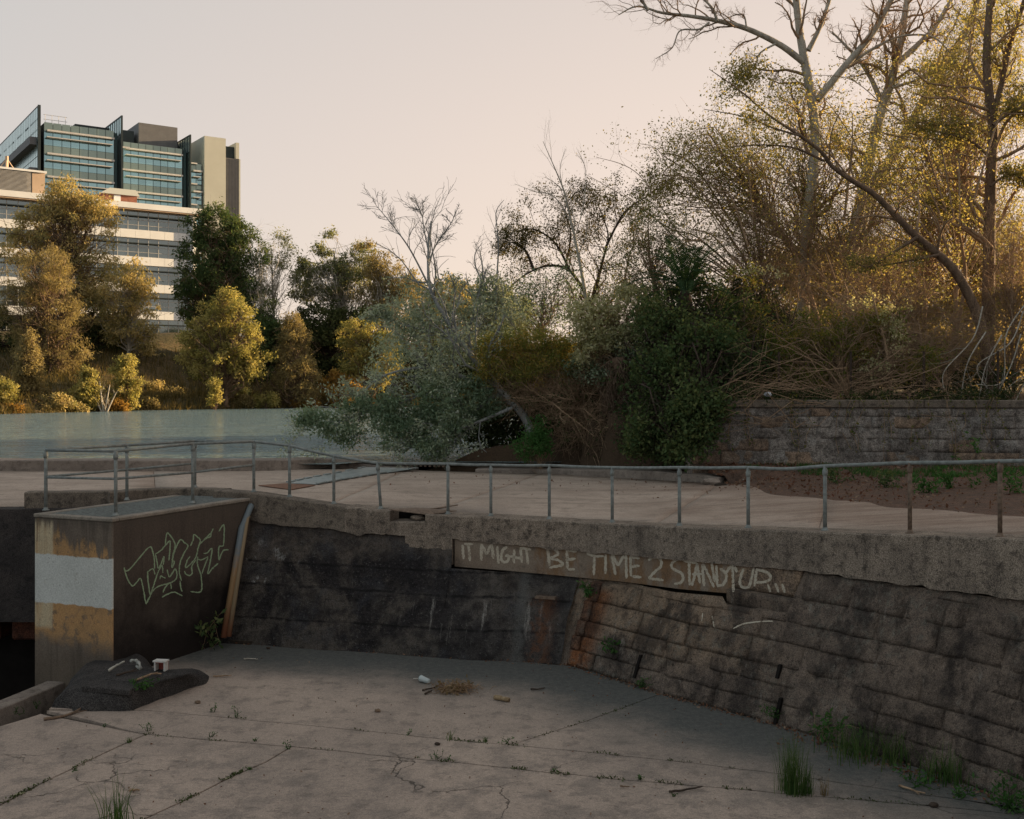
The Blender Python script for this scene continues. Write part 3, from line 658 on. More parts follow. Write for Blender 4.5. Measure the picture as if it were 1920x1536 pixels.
# ------------------------------------------------------------------ pier with grated top
PZ = 2.45
pf = np.array((-7.56, 16.88)); pr = np.array((-6.09, 16.25))          # front corners
dxv = (pr - pf) / np.linalg.norm(pr - pf); PWD = float(np.linalg.norm(pr - pf)); dyv = np.array((-dxv[1], dxv[0])); 
br = np.array((-4.64, 19.34)); PLN = float((br - pr) @ dyv) ; dys = (br - pr) / np.linalg.norm(br - pr)
bl = pf + (br - pr)
ang = math.atan2(dxv[1], dxv[0])
def m_pier():
    t = NT('painted_pier_concrete')
    c, s_ = math.cos(-ang), math.sin(-ang)
    loc = (-(c * pf[0] - s_ * pf[1]), -(s_ * pf[0] + c * pf[1]), 0)
    lv = t.map(t.pos, (1, 1, 1), loc, (0, 0, -ang)); x, y, z = t.sep(lv)
    n1 = t.noise(1.3, 7, .65); n2 = t.noise(6, 6, .72); n3 = t.noise(50, 3, .72)
    st = t.noise(1.0, 5, .7, v=t.map(t.pos, (7, 7, .4)))
    col = t.mix(t.rng(n1, .35, .65), (.155, .125, .098), (.115, .092, .074))
    col = t.mix(t.math('MULTIPLY', t.rng(st, .48, .68), .6), col, (.055, .044, .036))
    front = t.rng(y, .03, .02)                           # the face towards the floor apron carries the paint
    # bare side wall: dark growth plus shade painted in, deepening towards the ground
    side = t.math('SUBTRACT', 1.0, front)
    gr_shade = t.rng(t.math('ADD', z, t.math('MULTIPLY', t.math('SUBTRACT', n1, .5), 2.6)), 1.7, .3)
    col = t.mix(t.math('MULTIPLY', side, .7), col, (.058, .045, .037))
    col = t.mix(t.math('MULTIPLY', t.math('MULTIPLY', side, gr_shade), .95), col, (.012, .009, .008))
    wz = t.math('ADD', z, t.math('MULTIPLY', t.math('SUBTRACT', n2, .5), .05))
    # ochre wash, torn at its top and bottom
    top = t.math('ADD', 2.02, t.math('MULTIPLY', t.math('SUBTRACT', st, .5), 1.1)); top = t.math('ADD', top, t.math('MULTIPLY', t.math('SUBTRACT', 1.0, x), .28))
    och = t.math('MULTIPLY', t.rng(t.math('SUBTRACT', top, wz), -.06, .1), t.rng(t.math('ADD', wz, t.math('MULTIPLY', n1, .7)), .72, .98))
    och = t.math('MULTIPLY', och, t.rng(n2, .62, .5, .25, 1))
    col = t.mix(t.math('MULTIPLY', t.math('MULTIPLY', och, front), .9), col, t.mix(t.rng(n1, .4, .6), (.43, .245, .105), (.33, .20, .095)))
    cream = t.math('MULTIPLY', t.rng(t.math('ADD', x, t.math('MULTIPLY', t.math('SUBTRACT', n2, .5), .12)), .42, .36), t.math('MULTIPLY', t.rng(wz, .62, .72), t.rng(wz, 2.38, 2.3)))
    cream = t.math('MULTIPLY', cream, t.rng(st, .66, .5, .3, 1))
    col = t.mix(t.math('MULTIPLY', t.math('MULTIPLY', cream, front), .9), col, (.47, .39, .26))
    wz2 = t.math('ADD', wz, t.math('MULTIPLY', t.math('SUBTRACT', t.noise(3, 5, .7), .5), .07)); wt = t.math('MULTIPLY', t.rng(wz2, 1.055, 1.075), t.rng(wz2, 1.83, 1.81)); wt = t.math('MULTIPLY', t.math('MULTIPLY', wt, t.rng(n2, .74, .62, .4, 1)), t.rng(t.noise(28, 4, .75), .74, .62, .5, 1))
    yw = t.math('ADD', t.math('MULTIPLY', wt, 1.0), 0.0)
    col = t.mix(t.math('MULTIPLY', yw, front), col, t.mix(t.rng(n1, .3, .7), (.52, .53, .50), (.46, .47, .44)))
    # foot: damp brown stain, top edge: drip marks
    col = t.mix(t.math('MULTIPLY', t.math('MULTIPLY', t.rng(t.math('ADD', wz, t.math('MULTIPLY', n2, .5)), .75, .25), front), .55), col, (.085, .066, .048))
    drip = t.math('MULTIPLY', t.rng(t.math('ADD', wz, t.math('MULTIPLY', t.math('SUBTRACT', st, .5), .9)), 2.2, 2.42), .7)
    col = t.mix(drip, col, (.075, .062, .05))
    pits = t.rng(t.noise(23, 2, .5), .7, .74); col = t.mix(t.math('MULTIPLY', pits, .6), col, (.05, .042, .035))
    col = t.mix(1.0, col, t.grey(t.rng(n3, .3, .7, .8, 1.18)), 'MULTIPLY')
    t.bsdf(col, .9, t.bump(t.math('ADD', n2, t.math('MULTIPLY', n3, .4)), .6, .012), spec=.2); return t.m
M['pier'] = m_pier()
pier = thing('concrete_pier', 'concrete pier with a white painted band on ochre and green graffiti on its dark side', 'pier', (*((pf + pr) / 2), 0))
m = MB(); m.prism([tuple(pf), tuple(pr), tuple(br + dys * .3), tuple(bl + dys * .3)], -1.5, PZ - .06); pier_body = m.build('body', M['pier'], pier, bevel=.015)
rimw = .17
m = MB()
rim_mat = m_concrete('pier_rim_concrete', (.27, .235, .195), (.2, .175, .145), (.1, .085, .07), .5, 2, .0, .3, .008)
def pl(u, v): return pf + dxv * u * PWD / 1.0 + dys * v      # u 0..1 across, v metres back
L0 = float(np.linalg.norm(br - pr)) + .1
ru = rimw / PWD
for (u0, u1, v0, v1) in ((-.008, 1.008, -.012, .13), (-.008, ru * .8, .132, L0), (1 - ru, 1.008, .132, L0)):
    q = MB(); q.prism([tuple(pl(u0, v0)), tuple(pl(u1, v0)), tuple(pl(u1, v1)), tuple(pl(u0, v1))], PZ - .058, PZ); q.build('rim', rim_mat, pier, bevel=.012)
gm_ = MB()
u0, u1 = ru * .8 + .004, 1 - ru - .004
nb = 34
for i in range(nb + 1):
    u = u0 + (u1 - u0) * i / nb; a = pl(u, .135); b = pl(u, L0); w = np.array((dxv[0], dxv[1])) * .004
    gm_.hexa([(*(a - w), PZ - .045), (*(a + w), PZ - .045), (*(b + w), PZ - .045), (*(b - w), PZ - .045), (*(a - w), PZ - .012), (*(a + w), PZ - .012), (*(b + w), PZ - .012), (*(b - w), PZ - .012)])
for j in range(48):
    v = .15 + (L0 - .16) * j / 47; a = pl(u0, v); b = pl(u1, v); w = np.array((dys[0], dys[1])) * .006
    gm_.hexa([(*(a - w), PZ - .03), (*(b - w), PZ - .03), (*(b + w), PZ - .03), (*(a + w), PZ - .03), (*(a - w), PZ - .008), (*(b - w), PZ - .008), (*(b + w), PZ - .008), (*(a + w), PZ - .008)])
gr_ = gm_.build('grating', M['galv'], pier)
for k in range(3):       # cross frames that carry the grating
    v = .14 + (L0 - .2) * (k + 1) / 3; a = pl(u0, v); b = pl(u1, v); q = MB(); q.tube([(*a, PZ - .03), (*b, PZ - .03)], .016, 6); q.build('grating_frame', M['galv'], pier)

def ribbon(bvh, strokes, wpx, mat, name, parent, off=.004, jit=.25, seed=1, step=2.0):
    r = rs(seed); m = MB()
    for st in strokes:
        w = wpx; P = np.array(st[0] if isinstance(st, tuple) and isinstance(st[0], list) else st, float)
        if isinstance(st, tuple) and isinstance(st[0], list): w = st[1]
        ln = np.sum(np.linalg.norm(np.diff(P, axis=0), axis=1)); n = max(4, int(ln / step))
        Q = spline([(a, b, 0) for a, b in P], n)[:, :2]
        t = np.gradient(Q, axis=0); t /= np.linalg.norm(t, axis=1, keepdims=True) + 1e-9; nn = np.stack([-t[:, 1], t[:, 0]], 1)
        V = []; ok = True
        for i in range(n):
            e = 1 - .45 * max(0, 1 - min(i, n - 1 - i) / 2.0)
            for sgn in (-1, 1):
                q = Q[i] + nn[i] * sgn * w * .5 * e * (1 + jit * r.uniform(-1, 1))
                h, nr = shoot(bvh, q[0], q[1])
                if h is None: ok = False; break
                V.append(h + nr * off)
            if not ok: break
        k = len(V) // 2
        if k > 1: m.add(V[:2 * k], [(2 * i, 2 * i + 1, 2 * i + 3, 2 * i + 2) for i in range(k - 1)])
    return m.build(name, mat, parent)
def m_spray(name, col, base, thr=.5, soft=.12):
    t = NT(name); n = t.noise(45, 4, .75); n2 = t.noise(9, 4, .7)
    f = t.rng(t.math('ADD', t.math('MULTIPLY', n, .6), t.math('MULTIPLY', n2, .4)), thr - soft, thr + soft)
    t.bsdf(t.mix(f, base, col), .9, spec=.15); return t.m
M['spray'] = m_spray('green_spray_paint', (.27, .36, .23), (.13, .155, .105), .42)
M['letters'] = m_spray('pale_brushed_paint', (.47, .42, .335), (.24, .19, .14), .44, .1)
PB = bvh_of([pier_body])
zg = lambda L: [(220 + x / 7.68, 960 + y / 7.68) for x, y in L]
G1 = [[(95, 800), (120, 850), (180, 820), (300, 680), (420, 540), (480, 505), (510, 580), (530, 680), (535, 820)],
      [(95, 810), (130, 930), (180, 1030), (225, 1065), (280, 1010), (330, 955), (355, 1030), (380, 1150), (400, 1270), (415, 1330)],
      [(415, 1320), (460, 1230), (500, 1150), (560, 1090), (640, 1055), (760, 1020), (830, 980), (855, 920), (850, 860), (830, 820), (790, 880), (745, 935), (715, 830)],
      [(480, 1190), (520, 1060), (580, 880), (640, 770), (655, 880)], [(435, 850), (440, 1000), (465, 1170), (480, 1200)], [(440, 860), (510, 820), (540, 900)],
      [(545, 610), (570, 720), (590, 810), (640, 720), (670, 640), (660, 760)], [(545, 605), (620, 560), (700, 470), (755, 420), (755, 560), (740, 700)],
      [(690, 480), (710, 310), (760, 340), (810, 420), (830, 490), (800, 620), (790, 700), (820, 720), (785, 800), (800, 650), (840, 520), (905, 400), (960, 440), (1015, 490), (960, 590), (905, 720), (890, 860), (920, 990)],
      [(900, 990), (910, 1080), (930, 1150)], [(610, 970), (625, 925), (660, 940), (690, 955)], [(640, 1230), (720, 1185), (810, 1155), (880, 1180), (940, 1210)], [(655, 1160), (700, 1070), (760, 1025), (775, 1110)],
      [(1050, 490), (1090, 400), (1095, 320)], [(1100, 320), (1190, 405), (1160, 520), (1130, 650), (1060, 740), (985, 800), (1000, 710), (1045, 640)], [(1130, 690), (1070, 780), (1075, 880), (1040, 915), (985, 895), (965, 850)],
      [(1155, 640), (1150, 740), (1180, 840), (1205, 930), (1215, 1100), (1180, 1155), (1050, 1145)], [(1150, 680), (1220, 690), (1300, 650), (1260, 760), (1215, 890)],
      [(1190, 460), (1250, 400), (1340, 310), (1380, 240)], [(1250, 400), (1310, 365), (1345, 350), (1345, 290)], [(1460, 280), (1530, 185), (1535, 330), (1525, 480), (1465, 500), (1455, 600), (1465, 700)],
      [(1240, 600), (1290, 590), (1360, 530), (1335, 720), (1300, 890), (1370, 810), (1450, 740)], [(1465, 690), (1520, 560), (1600, 545)]]
ribbon(PB, [zg(a) for a in G1], 2.3, M['spray'], 'graffiti', pier, .003, .4, 3, 1.6)
z5 = lambda L: [(840 + x / 5.647, 1000 + y / 5.647) for x, y in L]
z6 = lambda L: [(1160 + x / 5.333, 1000 + y / 5.333) for x, y in L]
T5 = [[(155, 120), (165, 275)], [(170, 112), (265, 116)], [(218, 112), (232, 295)], [(352, 112), (355, 290)], [(355, 115), (410, 225)], [(410, 225), (460, 115)], [(465, 112), (482, 270)], [(520, 135), (537, 325)],
      [(628, 142), (585, 175), (562, 235), (575, 298), (625, 300), (645, 245), (605, 238)], [(700, 172), (700, 318)], [(625, 240), (780, 265)], [(768, 152), (785, 312)], [(760, 155), (880, 175)], [(828, 165), (850, 330)],
      [(1055, 150), (1075, 345)], [(1060, 155), (1125, 165), (1168, 215), (1125, 245), (1080, 268)], [(1085, 270), (1165, 285), (1218, 330), (1150, 350), (1075, 365)], [(1258, 170), (1268, 380)], [(1262, 178), (1365, 195)], [(1245, 282), (1352, 268)], [(1270, 382), (1345, 380)],
      [(1468, 212), (1540, 235), (1650, 245)], [(1552, 225), (1545, 445)], [(1670, 222), (1670, 430)], [(1735, 215), (1775, 440)], [(1742, 215), (1800, 345)], [(1800, 345), (1865, 235)], [(1885, 225), (1892, 480)]]
T6 = [[(118, 230), (125, 430)], [(115, 235), (212, 250)], [(110, 335), (212, 325)], [(130, 430), (230, 440)], [(298, 272), (345, 242), (415, 255), (425, 325), (370, 380), (300, 450)], [(300, 450), (450, 470)],
      [(685, 272), (600, 258), (535, 300), (540, 350), (620, 392), (645, 440), (625, 490), (555, 505)], [(650, 275), (785, 298)], [(705, 285), (712, 520)], [(790, 300), (735, 525)], [(785, 305), (815, 500)], [(735, 410), (840, 405)],
      [(838, 305), (855, 530)], [(845, 305), (955, 540)], [(932, 295), (962, 490)], [(980, 320), (988, 530)], [(985, 530), (1045, 510), (1080, 440), (1060, 390), (1015, 350)], [(1065, 410), (1138, 318), (1185, 390)], [(1140, 315), (1150, 585)],
      [(1253, 352), (1215, 460), (1225, 525), (1270, 545), (1315, 510), (1352, 348)], [(1385, 352), (1358, 530)], [(1380, 362), (1490, 395), (1520, 450), (1465, 485), (1370, 492)], [(1492, 512), (1520, 588)], [(1568, 500), (1602, 590)], [(1635, 508), (1665, 595)]]
WBV = bvh_of([bm_, txtstone] + stones)
ribbon(WBV, [z5(a) for a in T5] + [z6(a) for a in T6], 5.0, M['letters'], 'painted_words', wall, .004, .3, 7, 2.0)
ribbon(WBV, [[(1375, 1179), (1395, 1170), (1425, 1166), (1450, 1165)], [(1335, 1155), (1340, 1178)], [(1318, 1150), (1316, 1165)]], 2.4, M['letters'], 'paint_stroke', wall, .006, .4, 9, 2.0)

# ------------------------------------------------------------------ railings
def post(p, ztop, r, mat, parent, lean=(0, 0)):
    m = MB(); q = np.array((p[0] + lean[0], p[1] + lean[1], ztop)); m.tube([p, (np.array(p) + q) / 2, q], r, 10); o = m.build('post', mat, parent, smooth=True)
    d = (q - np.array(p)) / np.linalg.norm(q - np.array(p))
    c = MB(); c.tube([q - d * .13, q - d * .125, q - d * .05, q - d * .045], [r, r * 1.35, r * 1.35, r], 10); c.build('collar', mat, o, smooth=True)
    f = MB(); f.tube([p, np.array(p) + d * .012, np.array(p) + d * .014, np.array(p) + d * .05], [r * 2.1, r * 2.1, r * 1.4, r * 1.2], 10); f.build('foot', mat, o, smooth=True)
    return q
def rail(pts, r, name, mat, parent, n=60):
    m = MB(); m.tube(spline(pts, n), r, 10); return m.build(name, mat, parent, smooth=True)
dr = thing('deck_railing', 'long sagging galvanised pipe railing along the deck edge above the retaining wall', 'railing', (0, 18.5, 2.3))
posts = [(543, 836), (626, 855), (711, 868), (840, 870), (920.5, 872), (1030, 873), (1148, 877), (1274, 877), (1403, 877), (1547, 874), (1706, 868), (1875, 865), (2062, 861)]
RC = T2 + NN * .14; RPX = RC[:, 0] / RC[:, 1] * FPX + 960
tops = []
for px, ty in posts:
    s = float(np.interp(px, RPX, SS)); p = at(RC, s); z = at(ZT, s) - .004
    zt = ZP(ty, p[1]) ; lean = (-.06, 0) if px == 711 else (.0, 0)
    mat = M['rusty'] if px > 1600 else M['galv']
    p3 = (p[0] + (.03 if px == 711 else 0), p[1], z)
    tops.append(post(p3, zt, .027, mat, dr, lean))
rp_ = [t.copy() for t in tops]; mids = []
for i, t in enumerate(rp_):
    mids.append(t)
    if i + 1 < len(rp_):
        mm = (t + rp_[i + 1]) / 2; mm[2] -= {8: .03, 9: .0}.get(i, .006); mids.append(mm)
# pier railing
pq = thing('pier_railing', 'grey double pipe guard railing around the grated top of the pier', 'railing', (-6, 18, PZ))
def pst(px, py, z, ty): p = G(px, py, z); return post(tuple(p), ZP(ty, p[1]), .027, M['galv'], pq)
p1 = pst(86, 957, PZ - .002, 844); p2 = pst(217, 967, PZ - .002, 846); p3 = pst(361.5, 944, PZ - .002, 832)
p5 = pst(238, 938, PZ - .01, 835); p6 = pst(365.5, 914, 2.565, 827)
s4 = float(np.interp(476, RPX, SS)); a4 = at(RC, s4); p4 = post((a4[0], a4[1], at(ZT, s4) - .004), ZP(828, a4[1]), .027, M['galv'], pq)
def dn(p, y): q = p.copy(); q[2] = ZP(y, p[1]); return q
def seg(pts, r, name): 
    m = MB()
    for a, b in zip(pts[:-1], pts[1:]): m.tube([a, b], r, 10)
    m.build(name, M['galv'], pq, smooth=True)
seg([p1, p2, p3, p4], .025, 'top_rail'); seg([p1, p5, p6, p4], .025, 'top_rail')
seg([dn(p1, 895), dn(p2, 898), dn(p3, 886), dn(p4, 872)], .021, 'mid_rail'); seg([dn(p1, 894), dn(p5, 881), dn(p6, 869)], .021, 'mid_rail')
rail([p4] + mids[:1] + mids[1:], .0255, 'top_rail', M['galv'], dr, 260)

# ------------------------------------------------------------------ steel cover strip over the fish way
def gd(px, py):
    h, _ = shoot(DK, px, py); return h if h is not None else G(px, py, 2.3)
sc_ = thing('steel_cover_strip', 'pale steel cover strip with bolted tabs running across the deck', 'cover plate', gd(640, 900))
ste = m_plain('pale_worn_steel', (.24, .27, .265), .55, .3, .25, 5, .4); rst = m_plain('rusted_plate', (.17, .085, .05), .9, .1, .35, 20)
def plate(c, z0, th, mat, name, parent):
    m = MB(); C = [np.array(gd(*p)) for p in c]; m.hexa([p + np.array((0, 0, z0)) for p in C] + [p + np.array((0, 0, z0 + th)) for p in C]); return m.build(name, mat, parent, bevel=.004)
Lf = lambda t: (541 + (680 - 541) * t + (t ** 2) * 20 - t * 20, 906 + (876 - 906) * t)
LE = [(537, 907), (580, 898), (628, 889), (690, 877)]; RE = [(594, 909.5), (650, 899.5), (712, 889.5), (785, 879)]
for i in range(3): plate([(LE[i][0] + .4, LE[i][1]), RE[i], (RE[i + 1][0] - .5, RE[i + 1][1] + .1), (LE[i + 1][0] - .5, LE[i + 1][1] + .1)], .008, .012, ste, 'plate', sc_)
plate([(484, 911.5), (547, 919.5), (592, 911), (534, 907.8)], .008, .012, rst, 'rusted_plate', sc_)
def tabs(E, n, r0):
    pts = np.array(E)
    for k in range(n):
        t = (k + .5) / n * (len(E) - 1); i = min(int(t), len(E) - 2); q = pts[i] + (pts[i + 1] - pts[i]) * (t - i)
        p = np.array(gd(*q)); d = np.array(gd(*pts[i + 1])) - np.array(gd(*pts[i])); d /= np.linalg.norm(d); n_ = np.array((-d[1], d[0], 0))
        m = MB(); m.box(p + np.array((0, 0, .035)), (.16, .045, .012), d, n_); m.box(p + np.array((0, 0, .015)) - n_ * .03 * r0, (.13, .012, .03), d, n_); m.build('tab', ste, sc_)
tabs(LE, 8, 1); tabs(RE, 11, -1)
for q in range(12):
    x = 738 + q * 8.5; p = np.array(gd(x, 871.5 + q * .15 + 3)); 
    if q == 0: bolt_row = thing('bolt_row', 'row of small dark bolts in the deck beside the far end of the steel strip', 'bolts', p)
    m = MB(); m.tube([p, p + np.array((0, 0, .05))], .035, 6); m.build('bolt', M['rusty'], bolt_row)
# loose rusty sheet over the notch
a = at(CF, s_c(728)); b = at(CF, s_c(845)); n_ = at(NN, s_c(780))
m = MB(); zt = at(ZT, s_c(760)); q = [(*(a + n_ * .02), zt + .03), (*(at(CF, s_c(800)) + n_ * .03), zt - .035), (*(b + n_ * .32), zt + .012), (*(at(CF, s_c(760)) + n_ * .5), zt + .02)]
m.hexa([np.array(p) for p in q] + [np.array(p) + np.array((0, 0, .012)) for p in q]); tag(m.build('rusty_sheet', M['rusty']), 'bent rusty metal sheet lying over the notch in the wall top', 'sheet')
bars = thing('rusty_rods', 'thin rusty rods lying on the deck beside the bent sheet', 'rods', (*b, zt)); 
for k, (u, v, w_) in enumerate([((790, 962), (858, 951), .012), ((800, 958), (842, 955), .009), ((770, 957), (812, 962), .010)]):
    m = MB(); m.tube([np.array(gd(*u)) + (0, 0, .03), np.array(gd(*v)) + (0, 0, .04)], w_, 5); m.build('rod', M['rusty'], bars)
m = MB(); p = wallpt(s_c(778), at(ZC, s_c(778)), .0); c = np.array((*(at(CF, s_c(778)) + at(NN, s_c(778)) * .14), HC - (978 - Y0) * at(CF, s_c(778))[1] / FPX + .05))
bm = bmesh.new(); bmesh.ops.create_icosphere(bm, subdivisions=2, radius=.09)
for v in bm.verts: v.co = Vector((v.co.x * 1.5, v.co.y, v.co.z * .6)) * (1 + .25 * mnoise.noise(v.co * 14)) + Vector([float(x) for x in c])
me = bpy.data.meshes.new('stone_lump'); bm.to_mesh(me); bm.free(); tag(link('stone_lump', me, None, M['cope']), 'lump of brown stone lodged inside the notch of the wall top', 'stone')

# ------------------------------------------------------------------ pipes in the corner
pm = NT('conduit_rust'); zz = pm.sep(pm.pos)[2]; nn_ = pm.noise(9, 5, .7)
pm.bsdf(pm.mix(pm.rng(pm.math('ADD', zz, pm.math('MULTIPLY', pm.math('SUBTRACT', nn_, .5), 1.0)), 1.75, 1.15), (.15, .18, .195), pm.mix(pm.rng(zz, .9, .25), (.27, .17, .085), (.16, .06, .03))), .7, spec=.3); M['conduit'] = pm.m
pm = NT('tan_conduit'); zz = pm.sep(pm.pos)[2]
pm.bsdf(pm.mix(pm.rng(zz, .7, .2), (.24, .18, .11), (.17, .07, .035)), .75, spec=.3); M['conduit2'] = pm.m
m = MB(); m.tube([W(471, 948, 19.15), W(469, 952, 19.1), W(456, 984, 18.95), W(453, 990, 18.9), W(419, 1196, 18.2)], [.055, .055, .055, .055, .05], 9); tag(m.build('conduit_pipe', M['conduit'], smooth=True), 'taller bent grey conduit rusting towards its foot leaning in the wall corner', 'pipe')
m = MB(); m.tube([W(466, 968, 19.05), W(463, 972, 19.0), W(429, 1194, 18.22)], .042, 9); tag(m.build('conduit_pipe', M['conduit2'], smooth=True), 'shorter tan conduit right beside the bent grey pipe in the wall corner', 'pipe')
m = MB(); c = G(455, 1205, 0); m.box((c[0], c[1], .03), (.22, .12, .03), (.97, -.25, 0), (.25, .97, 0)); tag(m.build('pipe_footing', M['soil'], bevel=.01), 'small dark concrete footing at the foot of the two corner pipes', 'footing')

# ------------------------------------------------------------------ dark asphalt mound
mound_m = m_concrete('black_asphalt', (.075, .068, .064), (.05, .047, .046), (.03, .028, .028), .6, 3.5, 0, .9, .04)
b0 = g2([(98, 1327), (150, 1332), (210, 1334), (245, 1333), (258, 1328), (300, 1312), (350, 1294), (389, 1281), (380, 1266)]) + [(-5.3, 15.98), (-5.75, 16.9), (-6.3, 16.6), (-6.55, 15.9)]
MZ = .27
t0 = [tuple(G(a, b, MZ)[:2]) for a, b in [(150, 1285), (175, 1288), (205, 1291), (230, 1293), (246, 1295), (280, 1284), (315, 1274), (343, 1266), (335, 1260)]] + [(-5.5, 15.98), (-5.85, 16.7), (-6.25, 16.5), (-6.42, 16.2)]
def loop(P, n): return spline([(a, b, 0) for a, b in P + [P[0]]], n + 1)[:-1, :2]
LB, LT = loop(b0, 72), loop(t0, 72); V = []
prof = [(0, -.03), (0.0, .0), (.12, .075), (.3, .15), (.55, .215), (.8, .25), (1.0, MZ)]
for f, z in prof:
    for i in range(72):
        p = LB[i] + (LT[i] - LB[i]) * f; V.append((p[0] + .05 * nz((p[0] * 3, p[1] * 3, 8)), p[1] + .05 * nz((p[0] * 3, p[1] * 3, 18)), z + (.035 * nz((p[0] * 4, p[1] * 4, z)) + .015 * nz((p[0] * 14, p[1] * 14, z))) * (z > .02)))
c = LT.mean(0); 
for f in (.6, .25):
    for i in range(72):
        p = c + (LT[i] - c) * f; V.append((p[0], p[1], MZ + .01 + .008 * nz((p[0] * 5, p[1] * 5, 1))))
V.append((c[0], c[1], MZ + .012)); nr = len(prof) + 2
F = [(r * 72 + i, r * 72 + (i + 1) % 72, (r + 1) * 72 + (i + 1) % 72, (r + 1) * 72 + i) for r in range(nr - 1) for i in range(72)] + [((nr - 1) * 72 + i, (nr - 1) * 72 + (i + 1) % 72, nr * 72) for i in range(72)]
m = MB(); m.add(V, F); mound = m.build('asphalt_mound', mound_m, smooth=True); tag(mound, 'low black asphalt mound with hatch slabs in front of the pier', 'mound')
for quad in ([(152, 1286), (243, 1294), (262, 1281), (182, 1273)], [(184, 1272), (263, 1280), (300, 1266), (215, 1259)]):
    q = [tuple(G(a, b, MZ + .03)[:2]) for a, b in quad]; mm = MB(); mm.prism(q[::-1], MZ - .05, MZ + .026); mm.build('hatch_slab', mound_m, mound, bevel=.008)

# ------------------------------------------------------------------ stone wall at the back right
sw = thing('block_wall', 'weathered grey sandstone block wall at the back right below the thicket', 'wall', (8, 24, 2.4))
sA = m_stone('grey_sandstone', (.30, .265, .235), (.22, .195, .175), (.31, .30, .28), (.075, .064, .057), .6)
sB = m_stone('brown_sandstone', (.33, .235, .165), (.25, .18, .13), (.24, .21, .175), (.09, .068, .055), .35)
SWX0, SWX1 = 4.0, 14.5
def swp(x, z, out): y = 24.45 - (x - 4) * .11; return np.array((x - out * .11, y - out, z))
m = MB(); m.prism([tuple(swp(SWX0, 0, .004)[:2]), tuple(swp(SWX1, 0, .004)[:2]), tuple(swp(SWX1, 0, -.6)[:2]), tuple(swp(SWX0, 0, -.6)[:2])], 1.6, 3.96); m.build('core', sA, sw)
rr = rs(11); z = 2.14; r_i = 0
while z < 3.93:
    h = rr.uniform(.24, .33)
    h = min(h, 3.95 - z); x = SWX0 + rr.uniform(0, .3)
    while x < SWX1 - .1:
        L = rr.uniform(.4, 1.0); e = min(x + L, SWX1)
        mt = sB if (z < 2.7 and rr.rand() < .75) or rr.rand() < .12 else sA
        stone(x + .008, e - .008, z + .005, z + h - .005, mt, .045, rr.uniform(-.004, .008), sw, 5, swp); x = e
    z += h; r_i += 1
x = SWX0
while x < SWX1 - .1:
    e = min(x + rr.uniform(1.1, 1.6), SWX1); A = [swp(x + .004, 0, .07)[:2], swp(e - .004, 0, .07)[:2], swp(e - .004, 0, -.45)[:2], swp(x + .004, 0, -.45)[:2]]
    q = MB(); q.prism([tuple(p) for p in A], 3.965, 4.14); q.build('cap_stone', M['kerb'], sw, bevel=.015); x = e

# ------------------------------------------------------------------ terrain, river
def smooth(t): t = np.clip(t, 0, 1); return t * t * (3 - 2 * t)
WZ = 2.42
RX = [(27.0, -2.0), (29, -1.9), (32, -1.0), (38, .2), (52, 4), (70, 12), (90, 32), (140, 160)]        # right edge of the river: y -> x
FY = [(-300, -40), (-120, 30), (-60, 66), (-35, 73), (-29.5, 83), (-18.4, 92), (-5, 97), (20, 106), (60, 128), (150, 190)]  # far shore: x -> y
def terr(x, y):
    x = np.asarray(x, float); y = np.asarray(y, float)
    fy = np.interp(x, [a for a, b in FY], [b for a, b in FY]); rx = np.interp(y, [a for a, b in RX], [b for a, b in RX])
    dl = y - fy; dr_ = x - rx
    wob = .25 * np.sin(x * .9 + y * .35) + .2 * np.sin(x * .37 - y * .8 + 1.3)
    hf = np.where(dl > 0, 2.25 + .9 * smooth(dl / 3.0) + 6.8 * smooth((dl - 1) / 42) + .3 * wob * smooth(dl / 6), 2.25 + np.maximum(dl, -6) * .22)
    hr = np.where(dr_ > 0, 2.3 + .45 * smooth(dr_ / 1.2) + 1.35 * smooth((dr_ - .8) / 5.5) + .12 * wob, 2.3 + np.maximum(dr_, -5) * .3)
    h = np.where(dl > dr_, hf, hr) if False else np.maximum(hf, hr)
    shade_hill = 6.9 * smooth((x - 27) / 9) * smooth((y + 8) / 14) * smooth((57 - y) / 12) * smooth((110 - x) / 40)  # unseen rise off to the right, added to keep sun off the foreground
    h = h + np.where(dr_ > 0, shade_hill, 0)
    ky = np.interp(x, [-20, -6, -4.2, 1, 4.2, 4.6], [27.2, 27.4, 28.2, 28.0, 25.2, 24.6])
    h = np.where((y < ky + .35) & (x < 4.5), 1.0, h)
    h = np.where((x >= 4.5) & (y < 27) & (x < 20), np.maximum(h, 4.06), h)
    return h
xs = np.unique(np.concatenate([np.arange(-300, -70, 12), np.arange(-70, -12, 1.5), np.arange(-12, 16, .5), np.arange(16, 70, 1.5), np.arange(70, 301, 12)]))
ys = np.unique(np.concatenate([np.arange(-40, 24.6, 2.0), np.arange(24.6, 34, .45), np.arange(34, 130, 1.6), np.arange(130, 420, 14)]))
X, Y = np.meshgrid(xs, ys, indexing='ij'); Z = terr(X, Y)
I = np.arange(X.size).reshape(X.shape); F = np.stack([I[:-1, :-1], I[1:, :-1], I[1:, 1:], I[:-1, 1:]], -1).reshape(-1, 4)
cx = (X[:-1, :-1] + X[1:, 1:]).ravel() / 2; cy = (Y[:-1, :-1] + Y[1:, 1:]).ravel() / 2
keep = ((cy > 24.6) | (cx > 15)) 
t = NT('river_bank_earth'); n1 = t.noise(.25, 6, .65); n2 = t.noise(2.2, 6, .7); n3 = t.noise(14, 4, .7)
